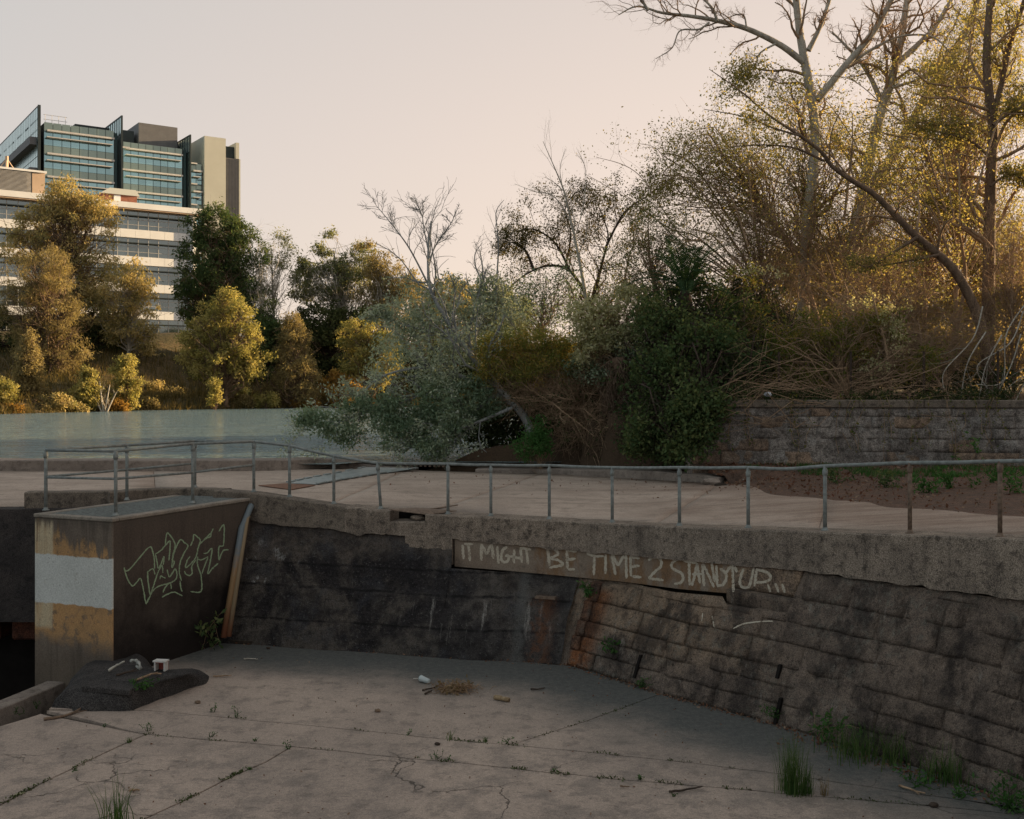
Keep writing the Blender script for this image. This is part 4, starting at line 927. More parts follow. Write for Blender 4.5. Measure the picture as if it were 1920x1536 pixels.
col = t.mix(t.rng(n1, .4, .6), (.085, .07, .035), (.13, .092, .048)); col = t.mix(t.math('MULTIPLY', t.rng(n2, .45, .65), .8), col, (.05, .048, .022)); col = t.mix(1.0, col, t.grey(t.rng(n3, .3, .7, .6, 1.3)), 'MULTIPLY')
bx_, by_, _z = t.sep(t.pos); nb_ = t.math('MULTIPLY', t.rng(by_, 52, 44), t.rng(bx_, -4, -2.4)); col = t.mix(nb_, col, t.mix(n3, (.045, .032, .022), (.10, .066, .042)))
t.bsdf(col, .95, t.bump(n2, .8, .15), spec=.1)
bank = fast('river_banks', np.stack([X, Y, Z], -1).reshape(-1, 3), F[keep], t.m, smooth=True); tag(bank, kind='structure')
t = NT('river_water'); wv = t.map(t.pos, (.16, .55, 1)); n1 = t.noise(1.0, 6, .65, v=wv); n2 = t.noise(5, 4, .6, v=wv)
t.bsdf((.195, .28, .29), .12, t.bump(t.math('ADD', n1, t.math('MULTIPLY', n2, .4)), 1.0, 1.5), spec=.6); 
m = MB(); m.add([(-300, 27.6, WZ), (-4.6, 27.6, WZ), (-4.0, 28.3, WZ), (1.2, 28.3, WZ), (40, 60, WZ), (300, 150, WZ), (300, 260, WZ), (-300, 260, WZ)], [tuple(range(8))])
tag(m.build('river', t.m), kind='structure')
# ------------------------------------------------------------------ buildings on the far bank
def m_glass(name, col, rough=.06, var=.25):
    t = NT(name); inf = t.t.nodes.new('ShaderNodeObjectInfo').outputs['Random']
    c = t.mix(1.0, col, t.grey(t.rng(inf, 0, 1, 1 - var, 1 + var, False)), 'MULTIPLY'); n = t.noise(.35, 2, .5)
    b = t.bsdf(c, rough, t.bump(n, .05, .05), .85, 1.0); return t.m
M['glassV'] = m_glass('blue_vision_glass', (.24, .41, .46), .05, .12); M['glassS'] = m_glass('grey_green_spandrel_glass', (.22, .29, .265), .3, .08)
M['glassW'] = m_glass('office_window_glass', (.15, .19, .205), .05, .12); M['glassB'] = m_glass('pale_blade_glass', (.42, .56, .56), .2, .08)
M['white'] = m_plain('white_panel', (.72, .73, .72), .6, 0, .06, .4, .3); M['frame'] = m_plain('dark_teal_frame', (.02, .032, .036), .5, .2, .2, 1)
M['alum'] = m_plain('pale_aluminium', (.50, .49, .47), .5, .3, .1, 1); M['core'] = m_plain('grey_green_concrete', (.43, .435, .385), .85, 0, .05, .3); M['louv'] = m_plain('grey_metal_cladding', (.13, .13, .135), .6, .3, .1, 1)
M['bricks'] = m_plain('red_brick', (.25, .10, .065), .9, 0, .25, 3); M['tan'] = m_plain('tan_panel', (.46, .34, .24), .8, 0, .08, .5); M['mull'] = m_plain('silver_mullion', (.42, .42, .40), .5, .3, .1, 1)
def frame_mat(o, u):
    u = Vector((u[0], u[1], 0)); return Matrix(((u.x, -u.y, 0, o[0]), (u.y, u.x, 0, o[1]), (0, 0, 1, o[2]), (0, 0, 0, 1)))   # local x along facade, y into building
class Facade:
    def __init__(s, root, o, u): s.root = root; s.o = np.array(o, float); s.u = np.array(u, float) / np.linalg.norm(u); s.b = np.array((-s.u[1], s.u[0]))
    def p(s, l, d=0, z=0): q = s.o[:2] + s.u * l + s.b * d; return np.array((q[0], q[1], z))
    def box(s, name, l0, l1, d0, d1, z0, z1, mat, bevel=0):
        m = MB(); m.hexa([s.p(l0, d0, z0), s.p(l1, d0, z0), s.p(l1, d1, z0), s.p(l0, d1, z0), s.p(l0, d0, z1), s.p(l1, d0, z1), s.p(l1, d1, z1), s.p(l0, d1, z1)]); return m.build(name, mat, s.root, bevel=bevel)
    def inst(s, name, me, l, d, z, parent=None):
        o = bpy.data.objects.new(name, me); COL.objects.link(o); par = parent or s.root; o.parent = par
        if parent is None:
            o.matrix_parent_inverse = Matrix.Translation(-Vector(par.location)); o.matrix_basis = frame_mat(s.p(l, d, z), s.u)
        return o
def bmesh_boxes(name, boxes, mat):
    m = MB(); [m.box(c, h) for c, h in boxes]; me = bpy.data.meshes.new(name); me.from_pydata(m.v, [], m.f)
    bm = bmesh.new(); bm.from_mesh(me); bmesh.ops.recalc_face_normals(bm, faces=bm.faces); bm.to_mesh(me); bm.free(); me.materials.append(mat); return me

# -- white office block
wb_ = thing('white_office_building', 'white banded office block with rows of windows half hidden behind gold riverside trees', 'building', (-55, 143, 8))
fa = Facade(wb_, (-64.8, 135.0), (.815, .58)); L0_, L1_ = -9.0, 24.7
fa.box('body', L0_, L1_ - .15, .35, 20, 6, 28.2, M['white'])
cw = 1.37; nc = 24; pane = bmesh_boxes('pane', [((0, 0, 0), (cw / 2 - .05, .02, 1.24))], M['glassW'])
frm = bmesh_boxes('window_frame', [((-cw / 2, -.03, 0), (.045, .05, 1.27)), ((0, -.03, 1.25), (cw / 2 - .05, .05, .035)), ((0, -.03, -1.25), (cw / 2 - .05, .05, .035)), ((0, -.03, -.62), (cw / 2 - .05, .045, .03)), ((0, -.03, .1), (cw / 2 - .05, .045, .03))], M['mull'])
ztop = 27.98
for f in range(6):
    zt_, zb_ = ztop - f * 3.67, ztop - f * 3.67 - 2.54
    for k in range(17):
        l = L0_ + (k + .5) * (L1_ - L0_) / 17
        fa.box('spandrel_panel', l - (L1_ - L0_) / 34 + .012, l + (L1_ - L0_) / 34 - .012, -.12, .35, zb_ - 1.12, zb_ - .01, M['white'])
    for k in range(nc):
        l = L0_ + .2 + (k + .5) * cw
        w = fa.inst('window', pane, l, .22, (zt_ + zb_) / 2); fa.inst('window_frame', frm, 0, 0, 0, w)
    fa.box('sunshade', L0_, L1_, -.45, -.14, zt_ - .78, zt_ - .66, M['frame'])
    fa.box('end_panel', L1_ - .14, L1_ + .0, .36, 19, zb_ - 1.12, zb_, M['white'])
    fa.box('end_glazing', L1_ - .25, L1_ - .145, 1, 19, zb_ + .01, zt_, M['glassW'])
fa.box('roof_fascia', L0_, L1_ + 1.6, -.9, 21, 28.2, 28.95, M['white']); fa.box('soffit', L0_, L1_ + 1.5, -.8, .34, 28.02, 28.19, M['tan'])
m = MB(); p = fa.p(L1_ - .1, -.0); m.tube([(*p[:2], 6), (*p[:2], 28.0)], .55, 14); m.build('corner_column', M['white'], wb_, smooth=True)
ls = fa.box('plant_screen', L0_, 4.0, 1.4, 9, 28.96, 32.0, M['louv'])
for k in range(18): 
    m = MB(); z = 29.15 + k * .155; m.hexa([fa.p(L0_, 1.2, z), fa.p(3.9, 1.2, z), fa.p(3.9, 1.36, z + .09), fa.p(L0_, 1.36, z + .09), fa.p(L0_, 1.2, z + .03), fa.p(3.9, 1.2, z + .03), fa.p(3.9, 1.36, z + .12), fa.p(L0_, 1.36, z + .12)]); m.build('louvre_slat', M['alum'], ls)
fa.box('tan_wall', 4.05, 5.6, 1.3, 9, 28.96, 31.9, M['tan']); fa.box('screen_cap', L0_, 5.8, 1.1, 9.2, 32.0, 32.25, M['white'])
p = fa.p(1.5, 4); m = MB(); 
for a in range(4): m.tube([(p[0] + 1.1 * math.cos(a * 1.57 + .4), p[1] + 1.1 * math.sin(a * 1.57 + .4), 32.2), (p[0], p[1], 33.9)], .07, 5)
m.tube([(p[0], p[1], 32.2), (p[0], p[1], 34.2)], .22, 8); m.build('roof_mast', M['tan'], wb_)
fb = Facade(wb_, fa.p(13.0, 2.0)[:2], (.815, .58))
hut = fb.box('brick_hut', 0, 4.6, 0, 4, 28.96, 30.3, M['bricks'])
m = MB(); c4 = [fb.p(-.3, -.3, 30.3), fb.p(4.9, -.3, 30.3), fb.p(4.9, 4.3, 30.3), fb.p(-.3, 4.3, 30.3)]; m.hexa(c4 + [fb.p(1.2, .9, 31.3), fb.p(4.7, .9, 31.3), fb.p(4.7, 3.1, 31.3), fb.p(1.2, 3.1, 31.3)]); m.build('hut_roof', M['core'], hut)
m = MB(); m.hexa([fb.p(1.5, -.04, 29.0), fb.p(2.4, -.04, 29.0), fb.p(2.4, 0, 29.0), fb.p(1.5, 0, 29.0), fb.p(1.5, -.04, 30.2), fb.p(2.4, -.04, 30.2), fb.p(2.4, 0, 30.2), fb.p(1.5, 0, 30.2)]); m.build('hut_door', M['white'], hut)

# -- glass tower
gt = thing('glass_office_tower', 'blue green glass office tower with tall glazed fins behind the white block', 'building', (-66, 205, 9))
U = (.82, .572)
def bay(o, L, ncol, zt, floors, first):
    f = Facade(gt, o, U); cwid = L / ncol
    f.box('bay_body', -.05, L + .05, .12, 22 if L > 5 else .6, 9, zt - .25, M['frame'])
    pv = bmesh_boxes('vision_pane', [((0, 0, 0), (cwid / 2 - .045, .03, 1.13))], M['glassV']); ps = bmesh_boxes('spandrel_pane', [((0, 0, 0), (cwid / 2 - .045, .03, .76))], M['glassS'])
    for c in range(ncol):
        l = (c + .5) * cwid; f.inst('spandrel_pane', ps, l, .06, zt - .80)
        for k in range(floors):
            zk = first - 3.94 * k; f.inst('vision_pane', pv, l, .06, zk - 1.28); f.inst('spandrel_pane', ps, l, .06, zk - 2.43 - .80 + .02)
    for k in range(floors):
        zk = first - 3.94 * k
        f.box('sunshade', .4, L - .1, -.75, -.03, zk - .14, zk + .16, M['alum']); f.box('light_shelf', .3, L - .5, -.95, -.03, zk - 1.22, zk - 1.08, M['alum'])
    return f
b1 = bay((-80.3, 183.0), 11.63, 8, 49.5, 6, 47.96); b2 = bay((-71.8, 197.0), 10.94, 8, 49.3, 6, 47.96); b3 = bay((-61.6, 204.3), 2.2, 2, 46.8, 5, 45.3)
def blade(f, l, d0, d1, zt, zlow, n, name='glass_fin'):
    fn = f.box(name, l - .14, l + .14, d0, d0 + .35, zlow, zt, M['frame'])
    fn2 = f.box('fin_wall', l - .1, l + .1, d0 + .36, d1, zlow, zt - 3.4, M['glassB'])
    q = f.box('fin_rail', l - .13, l + .13, d0 + .36, d1, zt - .2, zt, M['frame']); q = f.box('fin_rail', l - .13, l + .13, d0 + .36, d1, zt - 3.39, zt - 3.2, M['frame'])
    for k in range(n):
        a = d0 + .36 + (d1 - d0 - .4) * k / n; b = d0 + .36 + (d1 - d0 - .4) * (k + 1) / n
        f.box('fin_pane', l - .04, l + .04, a + .1, b - .1, zt - 3.19, zt - .21, M['glassB']); f.box('fin_post', l - .1, l + .1, b - .09, b + .09, zt - 3.19, zt - .21, M['frame'])
blade(b1, 12.75, -1.0, 11, 52.2, 9, 8); blade(b2, 12.2, -1.0, 11, 52.0, 9, 8)
for f, l in ((b1, 12.0), (b2, 11.5)): f.box('dark_return', l - .25, l + .25, .3, 7, 9, 49.2, m_plain('deep_teal_cladding', (.018, .05, .055), .4, .2, .1, 1)); 
for k in range(6):
    for f, l in ((b1, 12.75), (b2, 12.2)): f.box('fin_bracket', l + .15, l + 1.5, -.5, -.2, 46.6 - 3.94 * k, 46.85 - 3.94 * k, M['alum'])
# long glazed side wall receding to the left
sd = Facade(gt, b1.p(-.85, -1.0)[:2], b1.b)      # runs back into the depth
def sbox(name, l0, l1, d0, d1, z0, z1, mat): return sd.box(name, l0, l1, d0, d1, z0, z1, mat)
sbox('side_wall', 0.0, 40, .02, .3, 9, 51.7, M['frame'])
sbox('corner_post', -.16, -.005, -.12, .34, 9, 52.0, M['frame'])
sp_ = bmesh_boxes('side_pane', [((0, 0, 0), (.66, .03, 1.08))], M['glassB'])
for k in range(26):
    l = .1 + 1.5 * (k + .5)
    for z in (50.5, 48.7, 46.9, 44.4, 42.1, 39.6, 37.3): sd.inst('side_pane', sp_, l, .33, z)
for z in (46.6, 41.4): sbox('side_ledge', .6, 40, .37, 1.5, z - 1.3, z, M['louv'])
sbox('side_rail', 0, 40, -.08, .32, 51.71, 51.9, M['frame'])
b2.box('plant_room', -.5, 3.6, 6, 14, 49.4, 52.8, M['frame']); b2.box('plant_room', 4.2, 11.6, 5, 14, 49.4, 54.4, M['louv'])
b1.box('roof_deck', 5.5, 11.4, 2, 10, 49.3, 50.3, M['frame'])
m = MB()
for l in (.6, 1.7, 2.8, 3.9): m.tube([b1.p(l, 2, 49.3), b1.p(l, 2, 51.2)], .04, 4)
m.tube([b1.p(.3, 2, 51.2), b1.p(4.2, 2, 51.2)], .04, 4); m.tube([b1.p(.3, 2, 50.4), b1.p(4.2, 2, 50.4)], .04, 4); m.build('roof_guard_rail', M['alum'], gt)
co = Facade(gt, (-59.1, 205.0), U)
co.box('concrete_core', 0, 4.2, 0, 10, 9, 52.2, M['core']); co.box('core_cladding', 4.21, 7.0, .5, 9, 9, 48.6, M['louv']); co.box('dark_opening', 4.21, 6.3, 1.2, 9, 48.61, 51.0, M['frame']); co.box('core_fin', 6.4, 7.05, .4, 9, 48.62, 51.8, M['core']); co.box('core_edge', 7.01, 7.3, .4, 9, 9, 48.6, M['core'])
for k in range(9): co.box('cladding_rib', 4.35 + k * .3, 4.42 + k * .3, .42, .49, 9, 48.5, M['louv'])
for k in range(8): b3.box('ladder_bar', 1.25, 2.2, -.12, -.02, 44.6 - k * .95, 44.72 - k * .95, M['frame'])
# ------------------------------------------------------------------ vegetation
def unit(v): return v / (np.linalg.norm(v, axis=-1, keepdims=True) + 1e-9)
def leaf_quads(P, L, r, aspect=.4, droop=.3, up=0.0):
    n = len(P); a = unit(r.normal(size=(n, 3))); a[:, 2] += up - droop; a = unit(a); b = unit(np.cross(a, r.normal(size=(n, 3))))
    l = (L * r.uniform(.6, 1.25, n))[:, None]; w = l * aspect
    V = np.stack([P, P + a * l * .5 + b * w * .5, P + a * l, P + a * l * .5 - b * w * .5], 1).reshape(-1, 3)
    F = np.arange(4 * n).reshape(n, 4); return V, F
def limbs(S, E, r0, r1, rng, K=6, sag=.12, n=5):
    m = len(S); t = np.linspace(0, 1, K)[None, :, None]; d = E - S; ln = np.linalg.norm(d, axis=1)[:, None, None]
    mid = rng.normal(size=(m, 1, 3)) * .16 * ln; mid[:, :, 2] += sag * ln[:, :, 0]
    P = S[:, None] + d[:, None] * t + mid * (4 * t * (1 - t)) + rng.normal(size=(m, K, 3)) * .038 * ln * np.minimum(t, 1 - t) * 4
    R = r0[:, None] + (r1 - r0)[:, None] * t[:, :, 0]; return P, R
def kids(P, R, n, rng, t0=.25, t1=1.0, ang=(.4, .9), ls=.55, trop=.15, curl=.25, K=5, rk=.42, tip=.3, lmax=9):
    M_ = len(P); idx = np.repeat(np.arange(M_), n); t = rng.uniform(t0, t1, len(idx)); k = P.shape[1] - 1
    i = np.minimum((t * k).astype(int), k - 1); f = (t * k - i)[:, None]
    pos = P[idx, i] * (1 - f) + P[idx, i + 1] * f; tan = unit(P[idx, i + 1] - P[idx, i]); rad = R[idx, i] * (1 - f[:, 0]) + R[idx, i + 1] * f[:, 0]
    ln = np.linalg.norm(np.diff(P, axis=1), axis=2).sum(1)[idx]
    q = unit(np.cross(tan, rng.normal(size=tan.shape))); a = rng.uniform(*ang, len(idx))[:, None]
    d = tan * np.cos(a) + q * np.sin(a); L = np.minimum(ln * ls * rng.uniform(.5, 1.3, len(idx)) * (1.15 - .6 * t), lmax)
    out = [pos]; step = (L / (K - 1))[:, None]; dd = d
    for _ in range(K - 1):
        dd = unit(dd + rng.normal(size=dd.shape) * curl + np.array((0, 0, trop))); out.append(out[-1] + dd * step)
    Q = np.stack(out, 1); r0 = rad * rk; RR = r0[:, None] * np.linspace(1, tip, K)[None]; return Q, RR
def wp(path, d):
    """px path -> world; d depth or (d0,d1)"""
    d0, d1 = (d, d) if np.ndim(d) == 0 else d; n = len(path); return np.array([W(x, y, d0 + (d1 - d0) * i / max(1, n - 1)) for i, (x, y) in enumerate(path)])
def clump_pts(blobs, ncl, npl, cr, rng, shell=.55):
    """blobs: (px,py,rx,ry,depth[,rdepth m]) in photo pixels -> clump centres, leaf points, per leaf tint"""
    A = np.array([b[2] * b[3] for b in blobs], float); A = A / A.sum(); C = []
    for b, w in zip(blobs, A):
        k = max(2, int(round(ncl * w))); D = b[4]; rx = b[2] * D / FPX; rz = b[3] * D / FPX; ry = b[5] if len(b) > 5 else min(rx, rz * 1.3)
        q = unit(rng.normal(size=(k, 3))) * (rng.uniform(shell ** 3, 1, k) ** (1 / 3))[:, None]
        q = q * np.where(rng.rand(k) < .16, rng.uniform(1.1, 1.42, k), 1)[:, None]; C.append(W(b[0], b[1], D) + q * np.array((rx, ry, rz)))
    C = np.concatenate(C); n = len(C)
    sz = cr * rng.uniform(.6, 1.35, n); cnt = np.maximum(3, (npl * (sz / cr) ** 2 * rng.uniform(.6, 1.3, n))).astype(int)
    ci = np.repeat(np.arange(n), cnt)
    P = C[ci] + rng.normal(size=(len(ci), 3)) * (sz[ci] * .48)[:, None] * np.array((1.0, 1.0, .8))
    tint = np.clip(.5 + (rng.uniform(-1, 1, n) * .3)[ci] + rng.uniform(-.3, .3, len(ci)), 0, 1)
    return C, P, tint
def plant(name, label, cat, root, blobs, leaf, bark, ncl=60, npl=90, cr=.5, L=.2, aspect=.45, droop=.3, up=0, trunk=None, tr=.12, seed=1, twigs=6, group=None, shell=.55, lower=.35, limb_r=.35, twig_l=1.0, multi=1, z0=None):
    rng = rs(seed)
    C, P, tint = clump_pts(blobs, ncl, npl, cr, rng, shell)
    if trunk is not None: T = trunk
    else:
        d = root[2]; g = W(root[0], root[1], d)
        if z0 is None: g[2] = float(terr(g[0], g[1])) - .1
        top = C.mean(0) + np.array((0, 0, (C[:, 2].max() - C[:, 2].mean()) * .55)); top[1] = d; q = g * .5 + top * .5; q[0] += rng.uniform(-.25, .25); T = np.array([g, g * .75 + q * .25 + rng.normal(size=3) * .05, q, q * .4 + top * .6, top])
    t = thing(name, label, cat, T[0], group)
    TP = spline(T, 14); ln = np.linalg.norm(TP[-1] - TP[0]); TR = np.linspace(tr, tr * .22, 14); TR[0] *= 1.35
    fast('trunk', *tubes(TP[None], TR[None], 8), bark, t, smooth=True)
    # every clump hangs on a limb that leaves the trunk below it
    zf = (TP[:, 2] - TP[0, 2]) / max(.1, TP[-1, 2] - TP[0, 2]); cz = (C[:, 2] - TP[0, 2]) / max(.1, TP[-1, 2] - TP[0, 2])
    st = np.clip(cz * .62 + rng.uniform(-.12, .1, len(C)), lower * rng.uniform(.4, 1, len(C)) if multi == 1 else .02, .96); k = np.clip((st * 13).astype(int), 0, 12); fr = (st * 13 - k)[:, None]
    S = TP[k] * (1 - fr) + TP[k + 1] * fr; r0 = np.minimum(TR[k] * limb_r * rng.uniform(.6, 1.1, len(C)), .12)
    LP, LR = limbs(S, C, r0, np.maximum(r0 * .25, tr * .03), rng, 7)
    parts = [tubes(LP, LR, 4)]
    if twigs:
        TQ, TRr = kids(LP, LR, twigs, rng, .45, 1.0, (.4, 1.1), .4 * twig_l, .05, .25, 4, .5, .4, cr * 2.6 * twig_l); parts.append(tubes(TQ, np.maximum(TRr, tr * .012), 3))
    fast('branches', *merge(parts), bark, t)
    if len(P) and leaf is not None:
        V, F = leaf_quads(P, L, rng, aspect, droop, up); fast('crown', V, F, leaf, t, tint=np.repeat(tint, 4))
    return t
def bare(name, label, cat, paths, bark, levels, leaf=None, seed=1, leaf_n=0, L=.1, twig_mat=None, group=None, leafsel=None, aspect=.45, spread=.12):
    """paths: (world path, r0, r1). first is the trunk. levels: kids() kwargs"""
    rng = rs(seed); t = thing(name, label, cat, paths[0][0][0], group); K = 12
    PP = np.stack([spline(p, K) for p, _, _ in paths]); RR = np.stack([np.linspace(a, b, K) for _, a, b in paths])
    nl = np.array([np.linalg.norm(np.diff(p, axis=0), axis=1).sum() for p in PP])
    K2 = 40
    for i, (p, a, b) in enumerate(paths):
        q = spline(p, K2); w = np.linspace(a, b, K2) * (1 + .08 * np.array([nz((s, i, 0), .9) for s in range(K2)])); 
        if i == 0: w[0] *= 1.25
        fast('trunk' if i == 0 else 'limb', *tubes(q[None], w[None], 9), bark, t, smooth=True)
    cur = (PP, RR); allt = []; last = None
    for j, lv in enumerate(levels):
        Q, R = kids(*cur, rng=rng, **lv); allt.append(tubes(Q, R, 5 if j == 0 else 3)); cur = (Q, R); last = Q
    fast('twigs', *merge(allt), twig_mat or bark, t)
    if leaf is not None:
        if leafsel is not None: last = last[leafsel(last[:, -1])]
        leaf_n = min(leaf_n, len(last) * 5); i = rng.randint(0, len(last), leaf_n); u = rng.uniform(.2, 1, leaf_n) * (last.shape[1] - 1); k = np.minimum(u.astype(int), last.shape[1] - 2); f = (u - k)[:, None]
        P = last[i, k] * (1 - f) + last[i, k + 1] * f + rng.normal(size=(leaf_n, 3)) * spread * (2.2 if leafsel is not None else 1)
        V, F = leaf_quads(P, L, rng, aspect, .35); fast('leaves', V, F, leaf, t, tint=np.repeat(rng.uniform(0, 1, leaf_n), 4))
    return t
def blades(P, H, rng, lean=.35, w=.006, K=4, dirs=None):
    n = len(P); h = H * rng.uniform(.5, 1.15, n); a = rng.uniform(0, 2 * math.pi, n); ln = rng.uniform(.1, 1, n) * lean
    d = np.stack([np.cos(a), np.sin(a)], 1); pd = np.stack([-d[:, 1], d[:, 0], np.zeros(n)], 1); V = []
    for k in range(K):
        f = k / (K - 1); c = P + np.concatenate([d * (h * ln * f ** 1.7)[:, None], (h * (f - .25 * ln * f ** 2))[:, None]], 1); ww = w * (1 - .85 * f)
        V += [c - pd * ww, c + pd * ww]
    V = np.stack(V, 1); I = np.arange(n * 2 * K).reshape(n, 2 * K); F = np.concatenate([I[:, [2 * k, 2 * k + 1, 2 * k + 3, 2 * k + 2]] for k in range(K - 1)]); return V.reshape(-1, 3), F

LG = m_leaf('gold_olive_leaf', (0.203, 0.194, 0.086), (0.376, 0.312, 0.143), (0.578, 0.446, 0.218))
LB_ = m_leaf('bronze_needle', (0.154, 0.133, 0.069), (0.254, 0.205, 0.103), (0.367, 0.309, 0.154))
LY = m_leaf('yellow_green_leaf', (0.173, 0.18, 0.062), (0.308, 0.278, 0.104), (0.443, 0.378, 0.164), .5)
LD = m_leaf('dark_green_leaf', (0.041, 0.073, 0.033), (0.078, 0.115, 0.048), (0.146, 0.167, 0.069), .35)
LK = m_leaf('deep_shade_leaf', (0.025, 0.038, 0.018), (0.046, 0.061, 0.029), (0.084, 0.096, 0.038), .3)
LE_ = m_leaf('eucalypt_leaf', (0.115, 0.136, 0.069), (0.19, 0.21, 0.11), (0.305, 0.296, 0.158))
LO = m_leaf('orange_leaf', (0.2, 0.114, 0.034), (0.286, 0.171, 0.051), (0.372, 0.244, 0.075), .5)
LS = m_leaf('silver_leaf', (0.179, 0.224, 0.167), (0.311, 0.357, 0.27), (0.482, 0.516, 0.402), .4)
LS2 = m_leaf('grey_green_leaf', (0.094, 0.146, 0.09), (0.18, 0.245, 0.162), (0.318, 0.371, 0.264), .4)
LA = m_leaf('wattle_leaf', (.065, .10, .025), (.14, .155, .04), (.29, .21, .06), .5)
LC = m_leaf('cream_leaf', (.24, .25, .13), (.40, .39, .23), (.58, .54, .36), .45)
LW = m_leaf('orange_tipped_leaf', (.11, .16, .045), (.24, .23, .065), (.46, .29, .09), .5)
LF = m_leaf('fresh_green_leaf', (0.036, 0.09, 0.024), (0.06, 0.138, 0.042), (0.096, 0.192, 0.066), .45)
LT_ = m_leaf('tree_leaf', (.15, .16, .065), (.26, .24, .095), (.42, .33, .14), .6)
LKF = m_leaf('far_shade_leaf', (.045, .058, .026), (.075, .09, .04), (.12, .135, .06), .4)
LR = m_leaf('grass_blade', (0.036, 0.078, 0.024), (0.066, 0.12, 0.036), (0.12, 0.156, 0.06), .4)
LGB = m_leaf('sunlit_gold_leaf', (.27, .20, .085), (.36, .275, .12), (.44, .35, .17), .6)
LRd = m_leaf('dry_grass_blade', (.10, .07, .035), (.17, .125, .065), (.25, .19, .11), .35)

# ---- far bank, from left to right
FB = 'trees and shrubs on the far river bank'
def far(name, label, root, blobs, leaf, bark, d, **k):
    kw = dict(ncl=70, npl=75, cr=.75, L=.34, tr=.22, twigs=4, group=FB); kw.update(k); kw['ncl'] = int(kw['ncl'] * 2.0); kw['npl'] = int(kw['npl'] * .95); kw['L'] *= 1.02; kw['cr'] *= .74
    return plant(name, label, kw.pop('cat', 'tree'), (root[0], root[1], d), [(*b, d) if len(b) == 4 else b for b in blobs], leaf, bark, **kw)
far('eucalyptus_tree', 'tallest gold eucalyptus at the far left in front of the white office block', (120, 700), [(120, 368, 42, 32), (150, 400, 40, 30), (60, 425, 45, 35), (120, 445, 60, 50), (120, 370, 42, 32), (150, 385, 45, 32), (90, 400, 40, 30), (188, 408, 36, 40), (180, 500, 45, 55), (45, 470, 45, 45), (130, 560, 70, 60), (200, 560, 25, 45), (190, 620, 20, 30)], LG, M['bark_brown'], 99, ncl=230, npl=60, cr=.8, droop=.7, aspect=.3, seed=2, shell=.35)
far('casuarina_tree', 'bronze feathery casuarina in front of the tallest gold eucalyptus', (100, 740), [(75, 510, 45, 45), (100, 500, 25, 40), (100, 580, 55, 65), (45, 570, 45, 60), (125, 650, 42, 60), (70, 640, 45, 50), (120, 710, 25, 30)], LB_, M['bark_brown'], 90, ncl=150, npl=90, L=.36, aspect=.14, droop=.5, seed=3)
far('cypress_tree', 'narrow conical gold cypress near the left edge above the water', (55, 750), [(55, 640, 9, 24), (55, 670, 17, 28), (55, 702, 24, 30), (54, 732, 28, 20)], LB_, M['bark_brown'], 79, ncl=90, npl=70, cr=.5, L=.24, aspect=.3, seed=4, tr=.12)
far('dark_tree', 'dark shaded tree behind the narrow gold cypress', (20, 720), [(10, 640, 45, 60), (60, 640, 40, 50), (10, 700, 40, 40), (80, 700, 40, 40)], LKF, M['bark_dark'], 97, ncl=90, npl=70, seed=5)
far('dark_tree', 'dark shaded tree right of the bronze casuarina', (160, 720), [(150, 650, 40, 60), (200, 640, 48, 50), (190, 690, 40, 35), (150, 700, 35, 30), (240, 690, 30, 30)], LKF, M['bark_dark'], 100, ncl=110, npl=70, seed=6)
far('eucalyptus_tree', 'round gold eucalyptus in front of the white office windows', (240, 700), [(250, 525, 40, 33), (265, 565, 32, 40), (225, 560, 42, 48), (250, 615, 38, 40), (215, 610, 25, 25), (275, 640, 15, 25)], LG, M['bark_pale'], 97, ncl=95, npl=62, cr=.75, droop=.7, aspect=.3, seed=7, shell=.35)
far('eucalyptus_tree', 'large dark green eucalyptus with gold top at the right end of the white office block', (410, 690), [(415, 412, 34, 26), (440, 440, 35, 35), (375, 435, 28, 35), (380, 480, 48, 45), (445, 490, 32, 45), (400, 545, 62, 50), (360, 560, 30, 45), (455, 550, 26, 35), (400, 600, 45, 30)], LD, M['bark_brown'], 104, ncl=190, npl=85, cr=.85, droop=.5, aspect=.35, seed=8, shell=.3)
far('wattle_tree', 'bright yellow green wattle tree leaning over the grassy bank', (425, 720), [(420, 568, 24, 24), (435, 600, 42, 35), (400, 620, 40, 40), (370, 640, 35, 40), (455, 650, 38, 50), (410, 670, 50, 40), (465, 690, 25, 30), (380, 680, 30, 25)], LY, M['bark_brown'], 89, ncl=170, npl=85, cr=.65, L=.28, aspect=.35, seed=9)
far('sapling_tree', 'airy thin stemmed eucalyptus standing alone against the sky', (518, 660), [(527, 445, 20, 14), (495, 468, 14, 18), (545, 470, 16, 18), (480, 515, 20, 26), (520, 500, 22, 22), (490, 560, 25, 28), (545, 520, 14, 18)], LE_, M['bark_pale'], 106, ncl=60, npl=32, cr=.7, L=.3, droop=.6, aspect=.3, tr=.14, seed=10, shell=.1)
far('sapling_tree', 'slender eucalyptus with loose green crown beside the alone standing airy one', (492, 680), [(480, 440, 10, 14), (492, 480, 16, 22), (476, 545, 22, 30), (500, 585, 25, 28), (485, 610, 30, 25)], LD, M['bark_pale'], 103, ncl=60, npl=40, cr=.7, L=.3, droop=.6, aspect=.3, tr=.14, seed=11, shell=.1)
far('cypress_tree', 'conical bronze gold tree at the water edge in the middle of the far bank', (553, 745), [(550, 605, 14, 22), (552, 635, 26, 26), (552, 670, 36, 32), (555, 705, 42, 30), (575, 735, 26, 20), (530, 725, 30, 20)], LB_, M['bark_brown'], 92, ncl=150, npl=85, cr=.6, L=.28, aspect=.2, seed=12)
